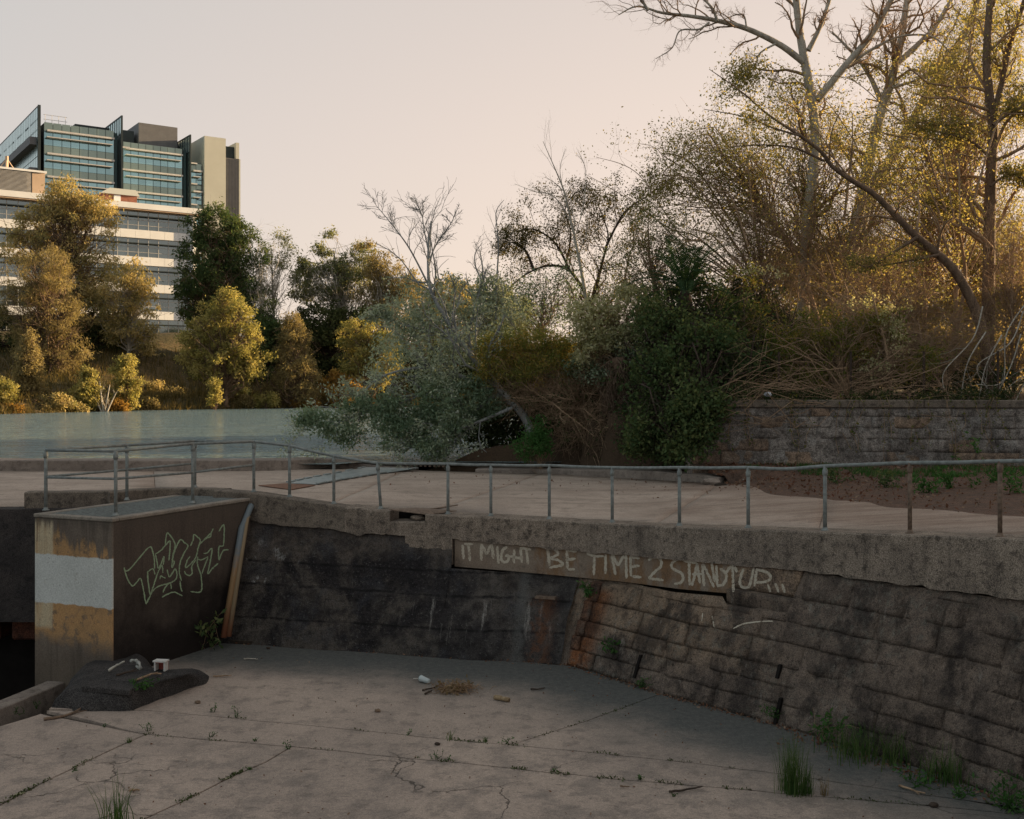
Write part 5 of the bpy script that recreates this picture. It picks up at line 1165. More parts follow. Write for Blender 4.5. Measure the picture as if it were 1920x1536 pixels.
far('umbrella_tree', 'flat topped eucalyptus with tiered brown crowns', (652, 690), [(614, 440, 14, 7), (605, 468, 24, 12), (590, 505, 38, 22), (640, 505, 40, 20), (572, 545, 28, 22), (625, 545, 35, 18), (680, 475, 24, 18), (668, 520, 42, 22)], LE_, M['bark_pale'], 108, ncl=120, npl=55, cr=.7, droop=.3, aspect=.35, seed=13, shell=.2)
far('eucalyptus_tree', 'orange gold eucalyptus behind the silver willow twigs', (715, 690), [(683, 458, 12, 8), (715, 500, 38, 28), (735, 545, 38, 32), (690, 560, 30, 24), (760, 540, 30, 35), (720, 585, 35, 25)], LB_, M['bark_pale'], 105, ncl=110, npl=62, cr=.7, droop=.4, aspect=.3, seed=14, shell=.3)
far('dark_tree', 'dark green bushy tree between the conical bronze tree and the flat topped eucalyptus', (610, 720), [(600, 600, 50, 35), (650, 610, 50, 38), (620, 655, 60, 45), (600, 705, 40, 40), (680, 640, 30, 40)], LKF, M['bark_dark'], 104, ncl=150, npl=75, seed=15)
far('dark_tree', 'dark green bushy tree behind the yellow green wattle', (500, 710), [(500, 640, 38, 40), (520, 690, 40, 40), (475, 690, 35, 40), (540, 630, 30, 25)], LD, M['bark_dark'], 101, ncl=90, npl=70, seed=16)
far('wattle_tree', 'gold wattle with two soft peaks near the silver willow', (685, 745), [(655, 625, 20, 26), (700, 635, 24, 34), (665, 670, 30, 32), (705, 690, 34, 38), (672, 715, 30, 26), (730, 660, 20, 40)], LY, M['bark_brown'], 95, ncl=110, npl=80, cr=.6, L=.28, aspect=.3, seed=17)
far('orange_shrub', 'orange leaved shrub at the water edge below the two peaked gold wattle', (628, 757), [(622, 722, 24, 22), (645, 742, 22, 16), (660, 728, 20, 18)], LO, M['bark_brown'], 93, ncl=50, npl=60, cr=.5, L=.26, seed=18, tr=.08, cat='shrub')
far('riverside_shrub', 'bright green shrub on the water at the extreme left', (10, 772), [(8, 735, 22, 22), (15, 757, 18, 14)], LY, M['bark_brown'], 76, ncl=40, npl=70, cr=.4, L=.2, seed=19, tr=.07, cat='shrub')
far('riverside_shrub', 'low pale shrub between the gold cypress and the upright green one', (100, 768), [(100, 752, 26, 14), (85, 760, 18, 10), (122, 758, 16, 12)], LG, M['bark_brown'], 78, ncl=40, npl=60, cr=.4, L=.2, seed=20, tr=.06, cat='shrub')
far('riverside_shrub', 'upright green shrub left of the bare dead stems', (162, 770), [(165, 708, 14, 16), (162, 730, 22, 24), (164, 753, 18, 16)], LY, M['bark_brown'], 80, ncl=55, npl=65, cr=.45, L=.22, seed=21, tr=.07, cat='shrub')
far('riverside_shrub', 'tallest pale green shrub right of the bare dead stems', (235, 768), [(236, 680, 14, 14), (234, 702, 24, 22), (238, 728, 22, 22), (232, 752, 26, 14)], LY, M['bark_brown'], 82, ncl=70, npl=65, cr=.45, L=.22, seed=22, tr=.07, cat='shrub')
far('riverside_shrub', 'thin yellow shrub on the shore below the yellow green wattle', (402, 762), [(402, 722, 10, 14), (402, 748, 11, 14)], LY, M['bark_brown'], 86, ncl=22, npl=45, cr=.4, L=.2, seed=23, tr=.05, cat='shrub')
far('riverside_shrub', 'low round gold shrub at the water left of the conical bronze tree', (500, 764), [(498, 752, 22, 12), (512, 748, 10, 10)], LY, M['bark_brown'], 90, ncl=30, npl=60, cr=.4, L=.2, seed=24, tr=.05, cat='shrub')
for i, (x, y, rx, ry, dd, lf, lab) in enumerate([(290, 735, 26, 20, 92, LG, 'olive scrub on the grassy slope right of the tallest pale shrub'), (340, 690, 34, 22, 103, LD, 'dark scrub below the white office windows'), (330, 745, 24, 14, 90, LB_, 'brown scrub halfway along the grassy slope'), (440, 735, 28, 20, 93, LE_, 'olive scrub under the yellow green wattle'), (460, 755, 20, 10, 90, LB_, 'low brown scrub at the water beside the low gold shrub'), (290, 675, 28, 22, 104, LD, 'dark scrub at the foot of the round gold eucalyptus'), (390, 700, 25, 16, 98, LD, 'dark scrub left of the wattle stem'), (60, 765, 30, 8, 77, LB_, 'brown reeds at the foot of the gold cypress'), (205, 762, 30, 9, 81, LO, 'rusty scrub at the foot of the dead stems'), (20, 770, 16, 6, 75, LO, 'rusty low scrub on the shore at the far left'), (570, 755, 26, 9, 92, LO, 'rusty scrub at the foot of the conical bronze tree'), (140, 766, 18, 7, 79, LG, 'low olive scrub below the upright green shrub'), (270, 757, 22, 8, 85, LB_, 'dry scrub at the water right of the tallest pale shrub')]):
    far('bank_scrub', lab, (x, y + ry), [(x, y, rx, ry), (x + rx * .5, y + ry * .4, rx * .6, ry * .6)], lf, M['bark_brown'], dd, ncl=34, npl=45, cr=.45, L=.22, seed=40 + i, tr=.06, twigs=3, cat='scrub')
for i, (x, d, h, lab) in enumerate([(196, 80, 2.8, 'bare dead forked stems between two green shrubs'), (497, 92, 3.2, 'bare reddish dead tree beside the yellow green wattle')]):
    z = float(terr((x - 960) / FPX * d, d)); b = W(x, 700, d); b[2] = z - .1
    ps = []
    for k, (dx, hh) in enumerate([(-.5, 1), (.35, .9), (.9, .7), (-1.1, .75)]): ps.append((np.array([b, b + np.array((dx * .35, 0, hh * h * .4)), b + np.array((dx * .9, .2, hh * h))]), .09, .03))
    bare('dead_stems', lab, 'dead tree', ps, M['bark_pale'] if i == 0 else M['bark_brown'], [dict(n=5, ls=.5), dict(n=4, ls=.5)], seed=60 + i, group=FB)
far('eucalyptus_tree', 'pale gold eucalyptus behind the left part of the silver willow crown', (815, 690), [(800, 560, 45, 35), (850, 555, 45, 32), (830, 600, 60, 40), (780, 620, 45, 40)], LG, M['bark_pale'], 112, ncl=110, npl=60, cr=.8, seed=70, shell=.3)
far('eucalyptus_tree', 'olive eucalyptus behind the right part of the silver willow crown', (920, 690), [(910, 570, 50, 35), (960, 580, 45, 35), (930, 620, 60, 40), (880, 640, 50, 40)], LE_, M['bark_pale'], 115, ncl=110, npl=60, cr=.8, seed=71, shell=.3)
far('dark_tree', 'dark green tree low behind the silver willow on the far bank', (790, 740), [(770, 690, 50, 45), (840, 690, 60, 50), (910, 690, 50, 50)], LKF, M['bark_dark'], 104, ncl=110, npl=70, seed=72)
# grass on the far slope
rng = rs(80); n = 26000; x = rng.uniform(-50, 6, n); y = np.interp(x, [a for a, b in FY], [b for a, b in FY]) + .2 + rng.uniform(0, 1, n) ** 1.4 * 26; P = np.stack([x, y, terr(x, y) - .05], 1)
V, F = blades(P, .75, rng, .6, .035, 3); o = fast('bank_grass', V, F, m_leaf('dry_bank_grass', (.06, .055, .02), (.12, .095, .04), (.19, .14, .065), .35), tint=np.repeat(rng.uniform(0, 1, n), 6)); tag(o, 'dry grass covering the far river bank', 'grass', kind='stuff')

# ---- near bank: silver willow leaning over the water
NB = None
tw = wp([(1005, 830), (985, 785), (945, 738), (905, 695), (868, 645), (835, 595), (808, 545), (803, 500), (804, 455), (808, 415)], (29.0, 30.6))
tw[0][2] = 2.7
W_ = thing('silver_willow', 'pale leaning willow with silver leaves and bare top twigs over the water', 'tree', tw[0])
rng = rs(101)
paths = [(tw, .125, .015), (wp([(806, 540), (770, 470), (738, 425), (705, 385)], 31), .03, .007), (wp([(804, 490), (820, 455), (845, 420), (860, 385)], 31), .022, .006), (wp([(803, 470), (795, 430), (790, 400), (772, 370)], 31), .02, .006),
         (wp([(955, 755), (930, 742), (880, 772), (830, 748), (770, 742), (700, 768), (630, 790), (565, 800)], (29.6, 28.6)), .075, .012), (wp([(940, 740), (900, 725), (850, 700), (790, 690), (720, 705), (670, 745)], (29.8, 29)), .08, .015),
         (wp([(900, 690), (880, 640), (890, 580), (905, 520), (900, 470)], (30.5, 32)), .07, .012), (wp([(870, 648), (820, 625), (760, 610), (710, 590)], (30.5, 30)), .06, .012), (wp([(985, 790), (1000, 730), (985, 660), (960, 600), (940, 540)], (30, 31)), .08, .012),
         (wp([(960, 765), (900, 790), (850, 810), (800, 830), (740, 850)], (29, 28.3)), .05, .012)]
for i, (p, a, b) in enumerate(paths):
    q = spline(p, 40); fast('trunk' if i == 0 else 'limb', *tubes(q[None], np.linspace(a, b, 40)[None], 8), M['bark_grey'], W_, smooth=True)
PP = np.stack([spline(p, 12) for p, _, _ in paths]); RR = np.stack([np.linspace(a, b, 12) for _, a, b in paths])
Q1, R1 = kids(PP, RR, 20, rng, .25, 1, (.4, .9), .33, .08, .22, 6, .5, .35, 2.2); Q2, R2 = kids(Q1, R1, 8, rng, .2, 1, (.4, .9), .5, .03, .25, 5, .55, .4, 1.0)
fast('twigs', *merge([tubes(Q1, np.maximum(R1, .006), 4), tubes(Q2, np.maximum(R2, .004), 3)]), M['bark_grey'], W_)
bl = [(850, 620, 75, 60, 30.5, 1.4), (770, 600, 55, 55, 30.5, 1.0), (900, 560, 60, 45, 31.5, 1.2), (740, 660, 45, 50, 30, 1), (820, 560, 40, 35, 31, 1), (930, 660, 60, 60, 31, 1.2), (840, 700, 80, 50, 29.6, 1.2), (960, 600, 50, 50, 31.5, 1)]
C, P, tint = clump_pts(bl, 300, 40, .34, rng, .1); i = rng.randint(0, len(Q2), 15000); k = rng.randint(1, 5, 15000); Pw = Q2[i, k] + rng.normal(size=(15000, 3)) * .07; Pw = Pw[(Pw[:, 2] < 7.6)]; P = np.concatenate([P, Pw]); tint = np.concatenate([tint, rng.uniform(.2, 1, len(Pw))]); V, F = leaf_quads(P, .115, rng, .38, .2); fast('crown', V, F, LS, W_, tint=np.repeat(tint, 4))
bl = [(800, 745, 70, 28, 29, .8), (690, 760, 50, 25, 28.8, .7), (600, 790, 42, 22, 28.6, .5), (740, 790, 60, 30, 28.6, .7), (840, 790, 60, 35, 28.8, .8), (800, 835, 45, 22, 28.3, .5), (890, 750, 60, 40, 29.4, .9), (640, 810, 35, 20, 28.6, .4)]
C, P, tint = clump_pts(bl, 300, 62, .24, rng, .2); V, F = leaf_quads(P, .115, rng, .4, .5); fast('lower_foliage', V, F, LS2, W_, tint=np.repeat(tint, 4))

def bush(name, label, cat, root, blobs, leaf, bark, **k):
    kw = dict(ncl=90, npl=80, cr=.28, L=.085, tr=.06, twigs=6, twig_l=.9); kw.update(k); return plant(name, label, cat, root, blobs, leaf, bark, **kw)
bush('wattle_bush', 'orange tipped green wattle bush below the silver willow crown', 'bush', (985, 840, 29.3), [(930, 650, 40, 22, 29.3), (990, 640, 50, 26, 29), (1050, 660, 40, 26, 29.2), (940, 690, 45, 25, 29.2), (1010, 695, 50, 28, 28.8)], LW, M['twig'], ncl=190, npl=110, twigs=3, L=.10, aspect=.24, cr=.26, seed=102)
bush('thicket', 'tangle of bare brown twigs between the willow trunk and the dark ivy bush', 'thicket', (1070, 850, 28.8), [(1040, 730, 70, 50, 28.8), (1110, 720, 60, 50, 28.8), (980, 740, 40, 40, 28.9), (1080, 800, 70, 40, 28.2), (1130, 820, 60, 35, 27.8)], LK, M['twig'], ncl=190, npl=10, twigs=16, twig_l=1.6, seed=103, tr=.07, multi=2)
bush('creeper_bush', 'cream leaved creeper bush left of the palm fronds', 'bush', (1150, 840, 29.5), [(1110, 590, 45, 30, 28.4), (1180, 570, 50, 35, 28.4), (1220, 600, 40, 35, 28.2), (1140, 625, 60, 30, 28.2), (1100, 650, 40, 25, 28.2)], LC, M['twig'], ncl=190, npl=48, L=.10, cr=.24, seed=104, shell=.3, aspect=.5)
bush('grey_shrub', 'grey green leafy shrub hanging in front of the brown twig thicket', 'bush', (1160, 840, 28.5), [(1090, 690, 30, 25, 28.4), (1140, 690, 35, 25, 28.3), (1180, 655, 40, 30, 28.4), (1220, 660, 40, 26, 28.3)], LS2, M['twig'], ncl=80, npl=45, L=.10, cr=.22, seed=105)
bush('ivy_bush', 'large dark green ivy bush spilling over the left end of the block wall', 'bush', (1270, 850, 27.2), [(1290, 560, 80, 45, 29), (1240, 620, 70, 50, 28.5), (1330, 620, 80, 60, 28), (1270, 700, 85, 60, 27.5), (1260, 780, 65, 60, 26.8), (1240, 835, 50, 30, 26.5), (1190, 730, 40, 60, 28), (1380, 600, 50, 50, 28), (1320, 720, 50, 60, 27), (1255, 800, 60, 60, 25.0), (1225, 835, 50, 28, 25.2), (1290, 760, 50, 50, 24.6), (1205, 800, 45, 45, 27.2), (1270, 690, 70, 50, 25.5), (1335, 650, 60, 55, 25.7), (1230, 740, 50, 50, 25.6), (1250, 610, 60, 50, 26.8), (1390, 690, 45, 40, 25.5), (1300, 790, 42, 65, 24.05, .3), (1335, 765, 45, 30, 24.0, .25), (1285, 840, 30, 25, 23.9, .25)], LD, M['bark_dark'], ncl=820, npl=75, L=.10, cr=.3, seed=106, aspect=.6, shell=.45, tr=.1)
bush('yellow_creeper', 'yellow green creeper on top of the dark ivy bush', 'bush', (1380, 700, 27.3), [(1400, 520, 40, 25, 28), (1350, 640, 60, 40, 26.9), (1280, 660, 45, 30, 26.7), (1260, 770, 35, 50, 26.0), (1420, 590, 30, 30, 27.2)], LA, M['twig'], ncl=100, npl=32, L=.09, cr=.26, seed=107, shell=.3)
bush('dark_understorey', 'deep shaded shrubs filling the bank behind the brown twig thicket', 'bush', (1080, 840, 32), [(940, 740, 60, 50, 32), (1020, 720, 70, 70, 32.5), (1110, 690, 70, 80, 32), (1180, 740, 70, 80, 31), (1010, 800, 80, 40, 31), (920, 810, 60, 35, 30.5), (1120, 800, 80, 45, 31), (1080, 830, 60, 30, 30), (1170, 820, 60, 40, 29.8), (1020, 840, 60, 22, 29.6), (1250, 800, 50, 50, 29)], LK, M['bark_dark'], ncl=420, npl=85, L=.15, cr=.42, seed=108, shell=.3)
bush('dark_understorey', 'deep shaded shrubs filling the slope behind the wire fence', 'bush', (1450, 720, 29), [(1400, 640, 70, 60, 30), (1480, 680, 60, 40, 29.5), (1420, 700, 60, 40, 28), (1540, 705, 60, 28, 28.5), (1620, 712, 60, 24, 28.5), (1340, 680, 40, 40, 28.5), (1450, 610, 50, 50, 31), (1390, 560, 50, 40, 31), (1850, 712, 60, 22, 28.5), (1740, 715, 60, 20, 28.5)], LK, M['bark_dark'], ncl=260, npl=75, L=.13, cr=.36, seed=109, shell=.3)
bush('fresh_shrub', 'small bright green shrub in front of the dark hollow behind the railing', 'shrub', (1003, 866, 27.6), [(1008, 805, 20, 18, 27.6), (998, 838, 30, 25, 27.4)], LF, M['twig'], ncl=40, npl=60, L=.11, cr=.2, seed=110, tr=.03, aspect=.3)
bush('flowering_shrub', 'yellow green leafy shrub growing through the wire fence above the block wall', 'shrub', (1600, 735, 25.6), [(1540, 620, 50, 40, 26), (1600, 640, 45, 40, 25.8), (1650, 610, 40, 40, 25.8), (1570, 670, 40, 30, 25.7), (1470, 650, 45, 40, 25.9), (1500, 700, 50, 30, 25.6), (1720, 680, 45, 35, 25.7)], LA, M['twig'], ncl=190, npl=52, L=.085, cr=.24, seed=111, shell=.3)
bush('pale_shrub', 'pale flowering twigs hanging in front of the yellow green fence shrub', 'shrub', (1670, 735, 25.4), [(1620, 560, 30, 20, 25.6), (1680, 600, 30, 50, 25.4), (1640, 690, 30, 25, 25.3), (1690, 650, 25, 25, 25.3), (1440, 505, 30, 15, 26)], LC, M['twig'], ncl=50, npl=26, L=.08, cr=.18, seed=112, shell=.2)

# ---- gnarled tree, bare pale tree, palm
LT2 = [dict(n=16, ls=.5, ang=(.5, 1.1), lmax=1.9, K=6, curl=.3, t0=.15, trop=.1), dict(n=9, ls=.5, ang=(.4, 1.1), lmax=1.0, K=5, curl=.35), dict(n=4, ls=.5, ang=(.4, 1.0), lmax=.45, K=4)]
bare('gnarled_tree', 'gnarled dark limbed tree with thin small leaves left of the palm', 'tree', [(wp([(1150, 800), (1140, 700), (1125, 620), (1105, 560)], 34), .17, .09), (wp([(1105, 562), (1070, 510), (1030, 498), (985, 515), (950, 545)], 34), .06, .014), (wp([(1070, 510), (1040, 455), (1000, 430), (965, 435)], 34), .045, .01), (wp([(1110, 570), (1130, 490), (1140, 440), (1120, 380)], 34), .055, .01), (wp([(1135, 465), (1170, 400), (1210, 370), (1240, 350)], 33.5), .04, .01), (wp([(1120, 590), (1165, 540), (1180, 480), (1200, 430)], 34.5), .05, .01), (wp([(1060, 505), (1070, 440), (1060, 390), (1085, 355)], 34), .035, .01), (wp([(1000, 505), (985, 470), (960, 455), (945, 470)], 34), .05, .012)],
     M['bark_dark'], LT2, m_leaf('thin_olive_leaf', (.055, .055, .02), (.10, .09, .035), (.16, .13, .055), .45), 120, 26000, .075, M['bark_brown'], spread=.10)
bare('pale_bare_tree', 'leafless pale tree rising out of the gnarled tree against the sky', 'tree', [(wp([(1130, 700), (1105, 590), (1085, 480), (1070, 410), (1058, 360), (1040, 315), (1018, 265)], 32), .065, .006), (wp([(1075, 425), (1040, 370), (1005, 360), (965, 345)], 32), .018, .004), (wp([(1080, 440), (1095, 380), (1098, 320), (1085, 285)], 32), .018, .004), (wp([(1060, 370), (1050, 320), (1060, 280)], 32), .014, .004)],
     M['bark_pale'], [dict(n=11, ls=.3, ang=(.3, .7), lmax=1.3, trop=.2), dict(n=6, ls=.5, lmax=.7)], seed=121)
bare('whip_stems', 'two thin bare stems standing upright left of the gnarled tree', 'sapling', [(wp([(930, 600), (932, 520), (935, 455), (930, 400), (945, 375)], 31), .035, .006), (wp([(935, 455), (928, 430), (938, 395), (942, 385)], 31), .012, .005), (wp([(950, 600), (900, 520), (890, 480), (905, 455)], 31.5), .03, .006)], M['bark_grey'], [dict(n=9, ls=.3, lmax=.9), dict(n=4, ls=.5, lmax=.5)], seed=122)
pc = W(1285, 545, 27.6); pt = thing('palm_tree', 'date palm with dark arching fronds above the ivy bush', 'palm', (pc[0], pc[1], 4.0))
fast('trunk', *tubes(np.array([[(pc[0], pc[1], 3.9), (pc[0], pc[1], pc[2] - .4), (pc[0], pc[1], pc[2])]]), np.array([[.22, .2, .12]]), 10), M['bark_dark'], pt)
LP_ = m_leaf('palm_leaflet', (.02, .045, .022), (.04, .075, .036), (.07, .11, .055), .3); rng = rs(130)
for k in range(24):
    a = k * 2.399; el = rng.uniform(.1, 1.35); Lf_ = rng.uniform(1.3, 2.0); d = np.array((math.cos(a) * math.cos(el), math.sin(a) * math.cos(el), math.sin(el)))
    pts = []; p = pc.copy(); dd = d.copy()
    for _ in range(9): pts.append(p.copy()); p = p + dd * Lf_ / 8; dd = unit(dd + np.array((0, 0, -.17)))
    q = spline(pts, 34); tn = unit(np.gradient(q, axis=0)); sd_ = unit(np.cross(tn, np.array((0, 0, 1.0)))); V = []; F = []
    tv, tf = tubes(q[None, ::4], np.linspace(.02, .005, len(q[::4]))[None], 4); V.append(tv); F.append(tf); b = len(tv)
    for sgn in (-1, 1):
        base_ = q[3:]; ll = .34 * np.sin(np.linspace(.5, 2.9, len(base_)))[:, None] + .05; tip = base_ + (sd_[3:] * sgn * .8 + tn[3:] * .55 + np.array((0, 0, .12))) * ll; w = tn[3:] * .018
        mid = base_ * .5 + tip * .5
        q4 = np.stack([base_, mid + w, tip, mid - w], 1); V.append(q4.reshape(-1, 3)); F.append(np.arange(len(q4) * 4).reshape(-1, 4) + b); b += len(q4) * 4
    V = np.concatenate(V); fast('frond', V, np.concatenate(F), LP_, pt, tint=rng.uniform(0, 1, len(V)))
pb = W(1168, 845, 27.9); ps_ = thing('palm_stump', 'stout palm trunk with a skirt of dead fronds below the grey shrub', 'palm', (pb[0], pb[1], 2.8))
fast('trunk', *tubes(np.array([[(pb[0] + .1, pb[1], 2.6), (pb[0] + .05, pb[1], 3.3), (pb[0], pb[1], 4.2), (pb[0] - .1, pb[1], 5.2)]]), np.array([[.24, .19, .18, .2]]), 10), M['bark_brown'], ps_, smooth=True)
rng = rs(131); n = 420; a = rng.uniform(0, 6.28, n); S = np.stack([pb[0] + .15 * np.cos(a), pb[1] + .15 * np.sin(a), rng.uniform(4.2, 5.2, n)], 1); E = S + np.stack([.4 * np.cos(a), .4 * np.sin(a), -rng.uniform(.4, 1.1, n)], 1)
LPp, LRr = limbs(S, E, np.full(n, .012), np.full(n, .004), rng, 5, .15); fast('dead_skirt', *tubes(LPp, LRr, 3), M['bark_brown'], ps_)

# ---- big trees at the right
lvA = [dict(n=20, ls=.30, ang=(.4, 1.1), lmax=2.6, K=7, curl=.3, trop=.10, t0=.2), dict(n=10, ls=.5, ang=(.4, 1.1), lmax=1.5, K=6, curl=.38, trop=.0), dict(n=4, ls=.55, ang=(.4, 1.1), lmax=.8, K=5, curl=.35, trop=-.03)]
bare('bare_tree', 'tall pale bare tree with a long limb arching left across the sky', 'tree', [(wp([(1500, 800), (1506, 600), (1512, 450), (1524, 330), (1529, 250), (1519, 170), (1506, 100), (1497, 40), (1488, -60)], 34), .22, .10), (wp([(1510, 120), (1462, 84), (1400, 54), (1340, 38), (1290, 30), (1240, 24), (1195, 12), (1160, 28)], (34, 33)), .11, .015), (wp([(1533, 188), (1580, 130), (1632, 68), (1662, 18), (1690, -40)], (34, 33.5)), .13, .08), (wp([(1516, 95), (1540, 45), (1562, -20)], 34), .09, .05), (wp([(1345, 40), (1335, 15), (1310, -10)], 33.3), .05, .03), (wp([(1215, 20), (1200, -5), (1180, -30)], 33), .05, .02), (wp([(1585, 125), (1640, 90), (1690, 68), (1750, 70), (1790, 110)], (34, 33)), .06, .015), (wp([(1400, 55), (1395, 30), (1380, 28), (1350, 40)], 33.5), .03, .012), (wp([(1455, 82), (1425, 100), (1410, 130), (1350, 180)], 33.6), .035, .01), (wp([(1330, 42), (1310, 55), (1275, 58), (1260, 90), (1230, 110)], 33.2), .035, .01)],
     M['bark_pale'], lvA, LT_, 140, 7000, .10, M['twig'], leafsel=lambda p: (p[:, 2] < 14.5) & (p[:, 0] > 6.6))
bare('forked_tree', 'pale forked tree trunk standing between the tall bare tree and the slanting one', 'tree', [(wp([(1585, 800), (1592, 600), (1602, 450), (1630, 300), (1655, 200), (1670, 155), (1682, 110), (1692, 60), (1708, -50)], 38), .25, .10), (wp([(1652, 190), (1632, 145), (1610, 112), (1585, 85), (1560, 60)], 38), .10, .03), (wp([(1684, 118), (1720, 85), (1757, 45), (1800, -30)], 38), .12, .07), (wp([(1672, 165), (1720, 150), (1790, 125), (1830, 130)], 37.5), .06, .015)],
     M['bark_pale'], lvA, LT_, 141, 6000, .10, M['twig'], leafsel=lambda p: p[:, 2] < 16)
bare('slanting_tree', 'thick pale trunk slanting up to the right behind the forked tree', 'tree', [(wp([(1575, 800), (1590, 600), (1620, 400), (1655, 325), (1690, 265), (1735, 185), (1778, 115), (1815, 50), (1850, -40)], 40), .25, .12), (wp([(1640, 350), (1720, 330), (1790, 290), (1850, 250)], 39.5), .07, .02), (wp([(1735, 185), (1800, 170), (1870, 140)], 39.5), .08, .02)],
     M['bark_pale'], lvA, LT_, 142, 8000, .11, M['twig'])
bare('brown_tree', 'straight brown trunked tree forking high up near the right edge', 'tree', [(wp([(1852, 790), (1852, 640), (1855, 450), (1858, 330), (1862, 240), (1856, 190), (1850, 120), (1853, 50), (1862, -60)], 30), .19, .09), (wp([(1861, 225), (1880, 150), (1893, 90), (1915, 20), (1930, -40)], 30), .09, .05), (wp([(1852, 290), (1815, 262), (1770, 250), (1720, 240)], 29.5), .05, .012), (wp([(1862, 235), (1905, 210), (1960, 230)], 29.5), .05, .012), (wp([(1857, 350), (1890, 330), (1950, 345)], 29.5), .04, .012), (wp([(1855, 440), (1800, 400), (1740, 380)], 30.5), .04, .012), (wp([(1860, 230), (1930, 175), (1980, 160)], 30), .05, .012)],
     M['bark_brown'], lvA, LT_, 143, 12000, .10, M['twig'])
bare('leaning_tree', 'dark trunk leaning far left in a long arch from the foot of the brown tree', 'tree', [(wp([(1862, 760), (1850, 670), (1836, 600), (1812, 545), (1785, 502), (1750, 470), (1712, 438), (1680, 405), (1640, 365), (1600, 340), (1560, 312), (1540, 285), (1500, 255), (1440, 215), (1390, 172), (1330, 130)], (28.5, 27)), .16, .008), (wp([(1545, 302), (1490, 278), (1430, 272), (1365, 276)], 27.5), .035, .01), (wp([(1720, 445), (1680, 470), (1630, 500), (1600, 490)], 27.8), .05, .012), (wp([(1760, 478), (1700, 490), (1650, 500)], 27.8), .04, .012), (wp([(1500, 255), (1450, 240), (1400, 220), (1320, 205)], 27.2), .03, .008)],
     M['bark_brown'], [dict(n=14, ls=.22, ang=(.5, 1.1), lmax=1.8, K=6, curl=.3), dict(n=5, ls=.5, lmax=.9, K=5, curl=.35), dict(n=2, ls=.5, lmax=.5, K=4)], LT_, 144, 4500, .085, M['twig'])
# leafy golden trees behind and thickets of twigs
def back(label, root, blobs, d, seed, leaf=LT_, name='leafy_tree', **k):
    kw = dict(ncl=110, npl=60, cr=.42, L=.13, tr=.12, twigs=5, twig_l=1.2, shell=.15, droop=.4); kw.update(k); kw['ncl'] = int(kw['ncl'] * .85); kw['npl'] = int(kw['npl'] * 1.9); kw['cr'] *= 1.7
    plant(name, label, 'tree', (root[0], root[1], d), [(*b, d) for b in blobs], leaf, M['twig'], seed=seed, **kw)
back('loose leafy branches left of the tall bare tree trunk', (1420, 760), [(1270, 280, 45, 35), (1330, 250, 45, 50), (1340, 340, 70, 50), (1260, 340, 50, 35), (1420, 270, 50, 60), (1230, 380, 40, 30), (1400, 380, 60, 50)], 32, 150, ncl=170, npl=34, cr=.36, L=.09, trunk=wp([(1545, 640), (1500, 500), (1440, 400), (1370, 310), (1325, 245)], 32), tr=.09)
back('leafy crown around the trunk of the tall bare tree', (1500, 760), [(1480, 200, 40, 50), (1540, 300, 50, 50), (1460, 330, 50, 50), (1520, 400, 60, 40), (1590, 250, 45, 50)], 35, 151, ncl=130, npl=30, cr=.4, L=.10, trunk=wp([(1500, 640), (1508, 480), (1518, 330), (1525, 180)], 34.6), tr=.09)
back('leafy crown at the top right between slanting and brown trunks', (1800, 760), [(1830, 70, 60, 45), (1760, 170, 50, 60), (1890, 100, 40, 60), (1800, 240, 60, 50), (1720, 260, 50, 50), (1890, 230, 40, 50), (1830, 20, 50, 30)], 33, 152, ncl=190, npl=38, cr=.4, L=.095, trunk=wp([(1790, 640), (1795, 450), (1800, 250), (1830, 20)], 33), tr=.09)
back('golden leafy crown behind the arch of the leaning tree', (1700, 760), [(1700, 350, 60, 40), (1770, 330, 60, 50), (1650, 330, 45, 45), (1720, 420, 60, 35), (1800, 400, 60, 50), (1890, 400, 40, 60)], 36, 153, ncl=170, npl=40, cr=.42, L=.105, trunk=wp([(1730, 700), (1735, 560), (1740, 430), (1745, 310)], 36), tr=.09)
for gi, (lab, tx, base_, box, n_) in enumerate([('tangled tree with many thin arching branches between the tall bare tree and the slanting trunk', 1575, 33, (1400, 1700, 230, 620), 34), ('tangled tree with many thin arching branches around the brown trunk at the right edge', 1800, 31, (1660, 1910, 200, 640), 34), ('tangled tree with thin drooping branches left of the tall bare tree', 1420, 31.5, (1240, 1480, 280, 560), 26)]):
    rg = rs(700 + gi); ps = [(wp([(tx, 770), (tx - 8, 640), (tx + 10, 520), (tx - 5, 420)], base_), .09, .03)]
    for q in range(n_):
        x0 = rg.uniform(box[0], box[1]); y0 = rg.uniform(box[2], box[3]); a_ = rg.uniform(-.6, 1.1) if rg.rand() < .5 else math.pi - rg.uniform(-.6, 1.1); L_ = rg.uniform(90, 220); dd = base_ + rg.uniform(-2, 3)
        x1, y1 = x0 + math.cos(a_) * L_, y0 - math.sin(a_) * L_; sag = rg.uniform(-50, 30)
        ps.append((wp([(tx + (x0 - tx) * .25, y0 + .4 * (620 - y0)), (tx + (x0 - tx) * .7, y0 + 15), (x0, y0), ((x0 + x1) / 2, (y0 + y1) / 2 + sag), (x1, y1 + sag * .3)], dd), .028, .006))
    bare('tangled_tree', lab, 'tree', ps, M['twig'], [dict(n=9, ls=.28, ang=(.4, 1.2), lmax=1.3, K=6, curl=.4, trop=0), dict(n=5, ls=.55, ang=(.4, 1.2), lmax=.8, K=5, curl=.4, trop=-.05)], LT_, 710 + gi, 9000, .085, M['twig'], spread=.2)
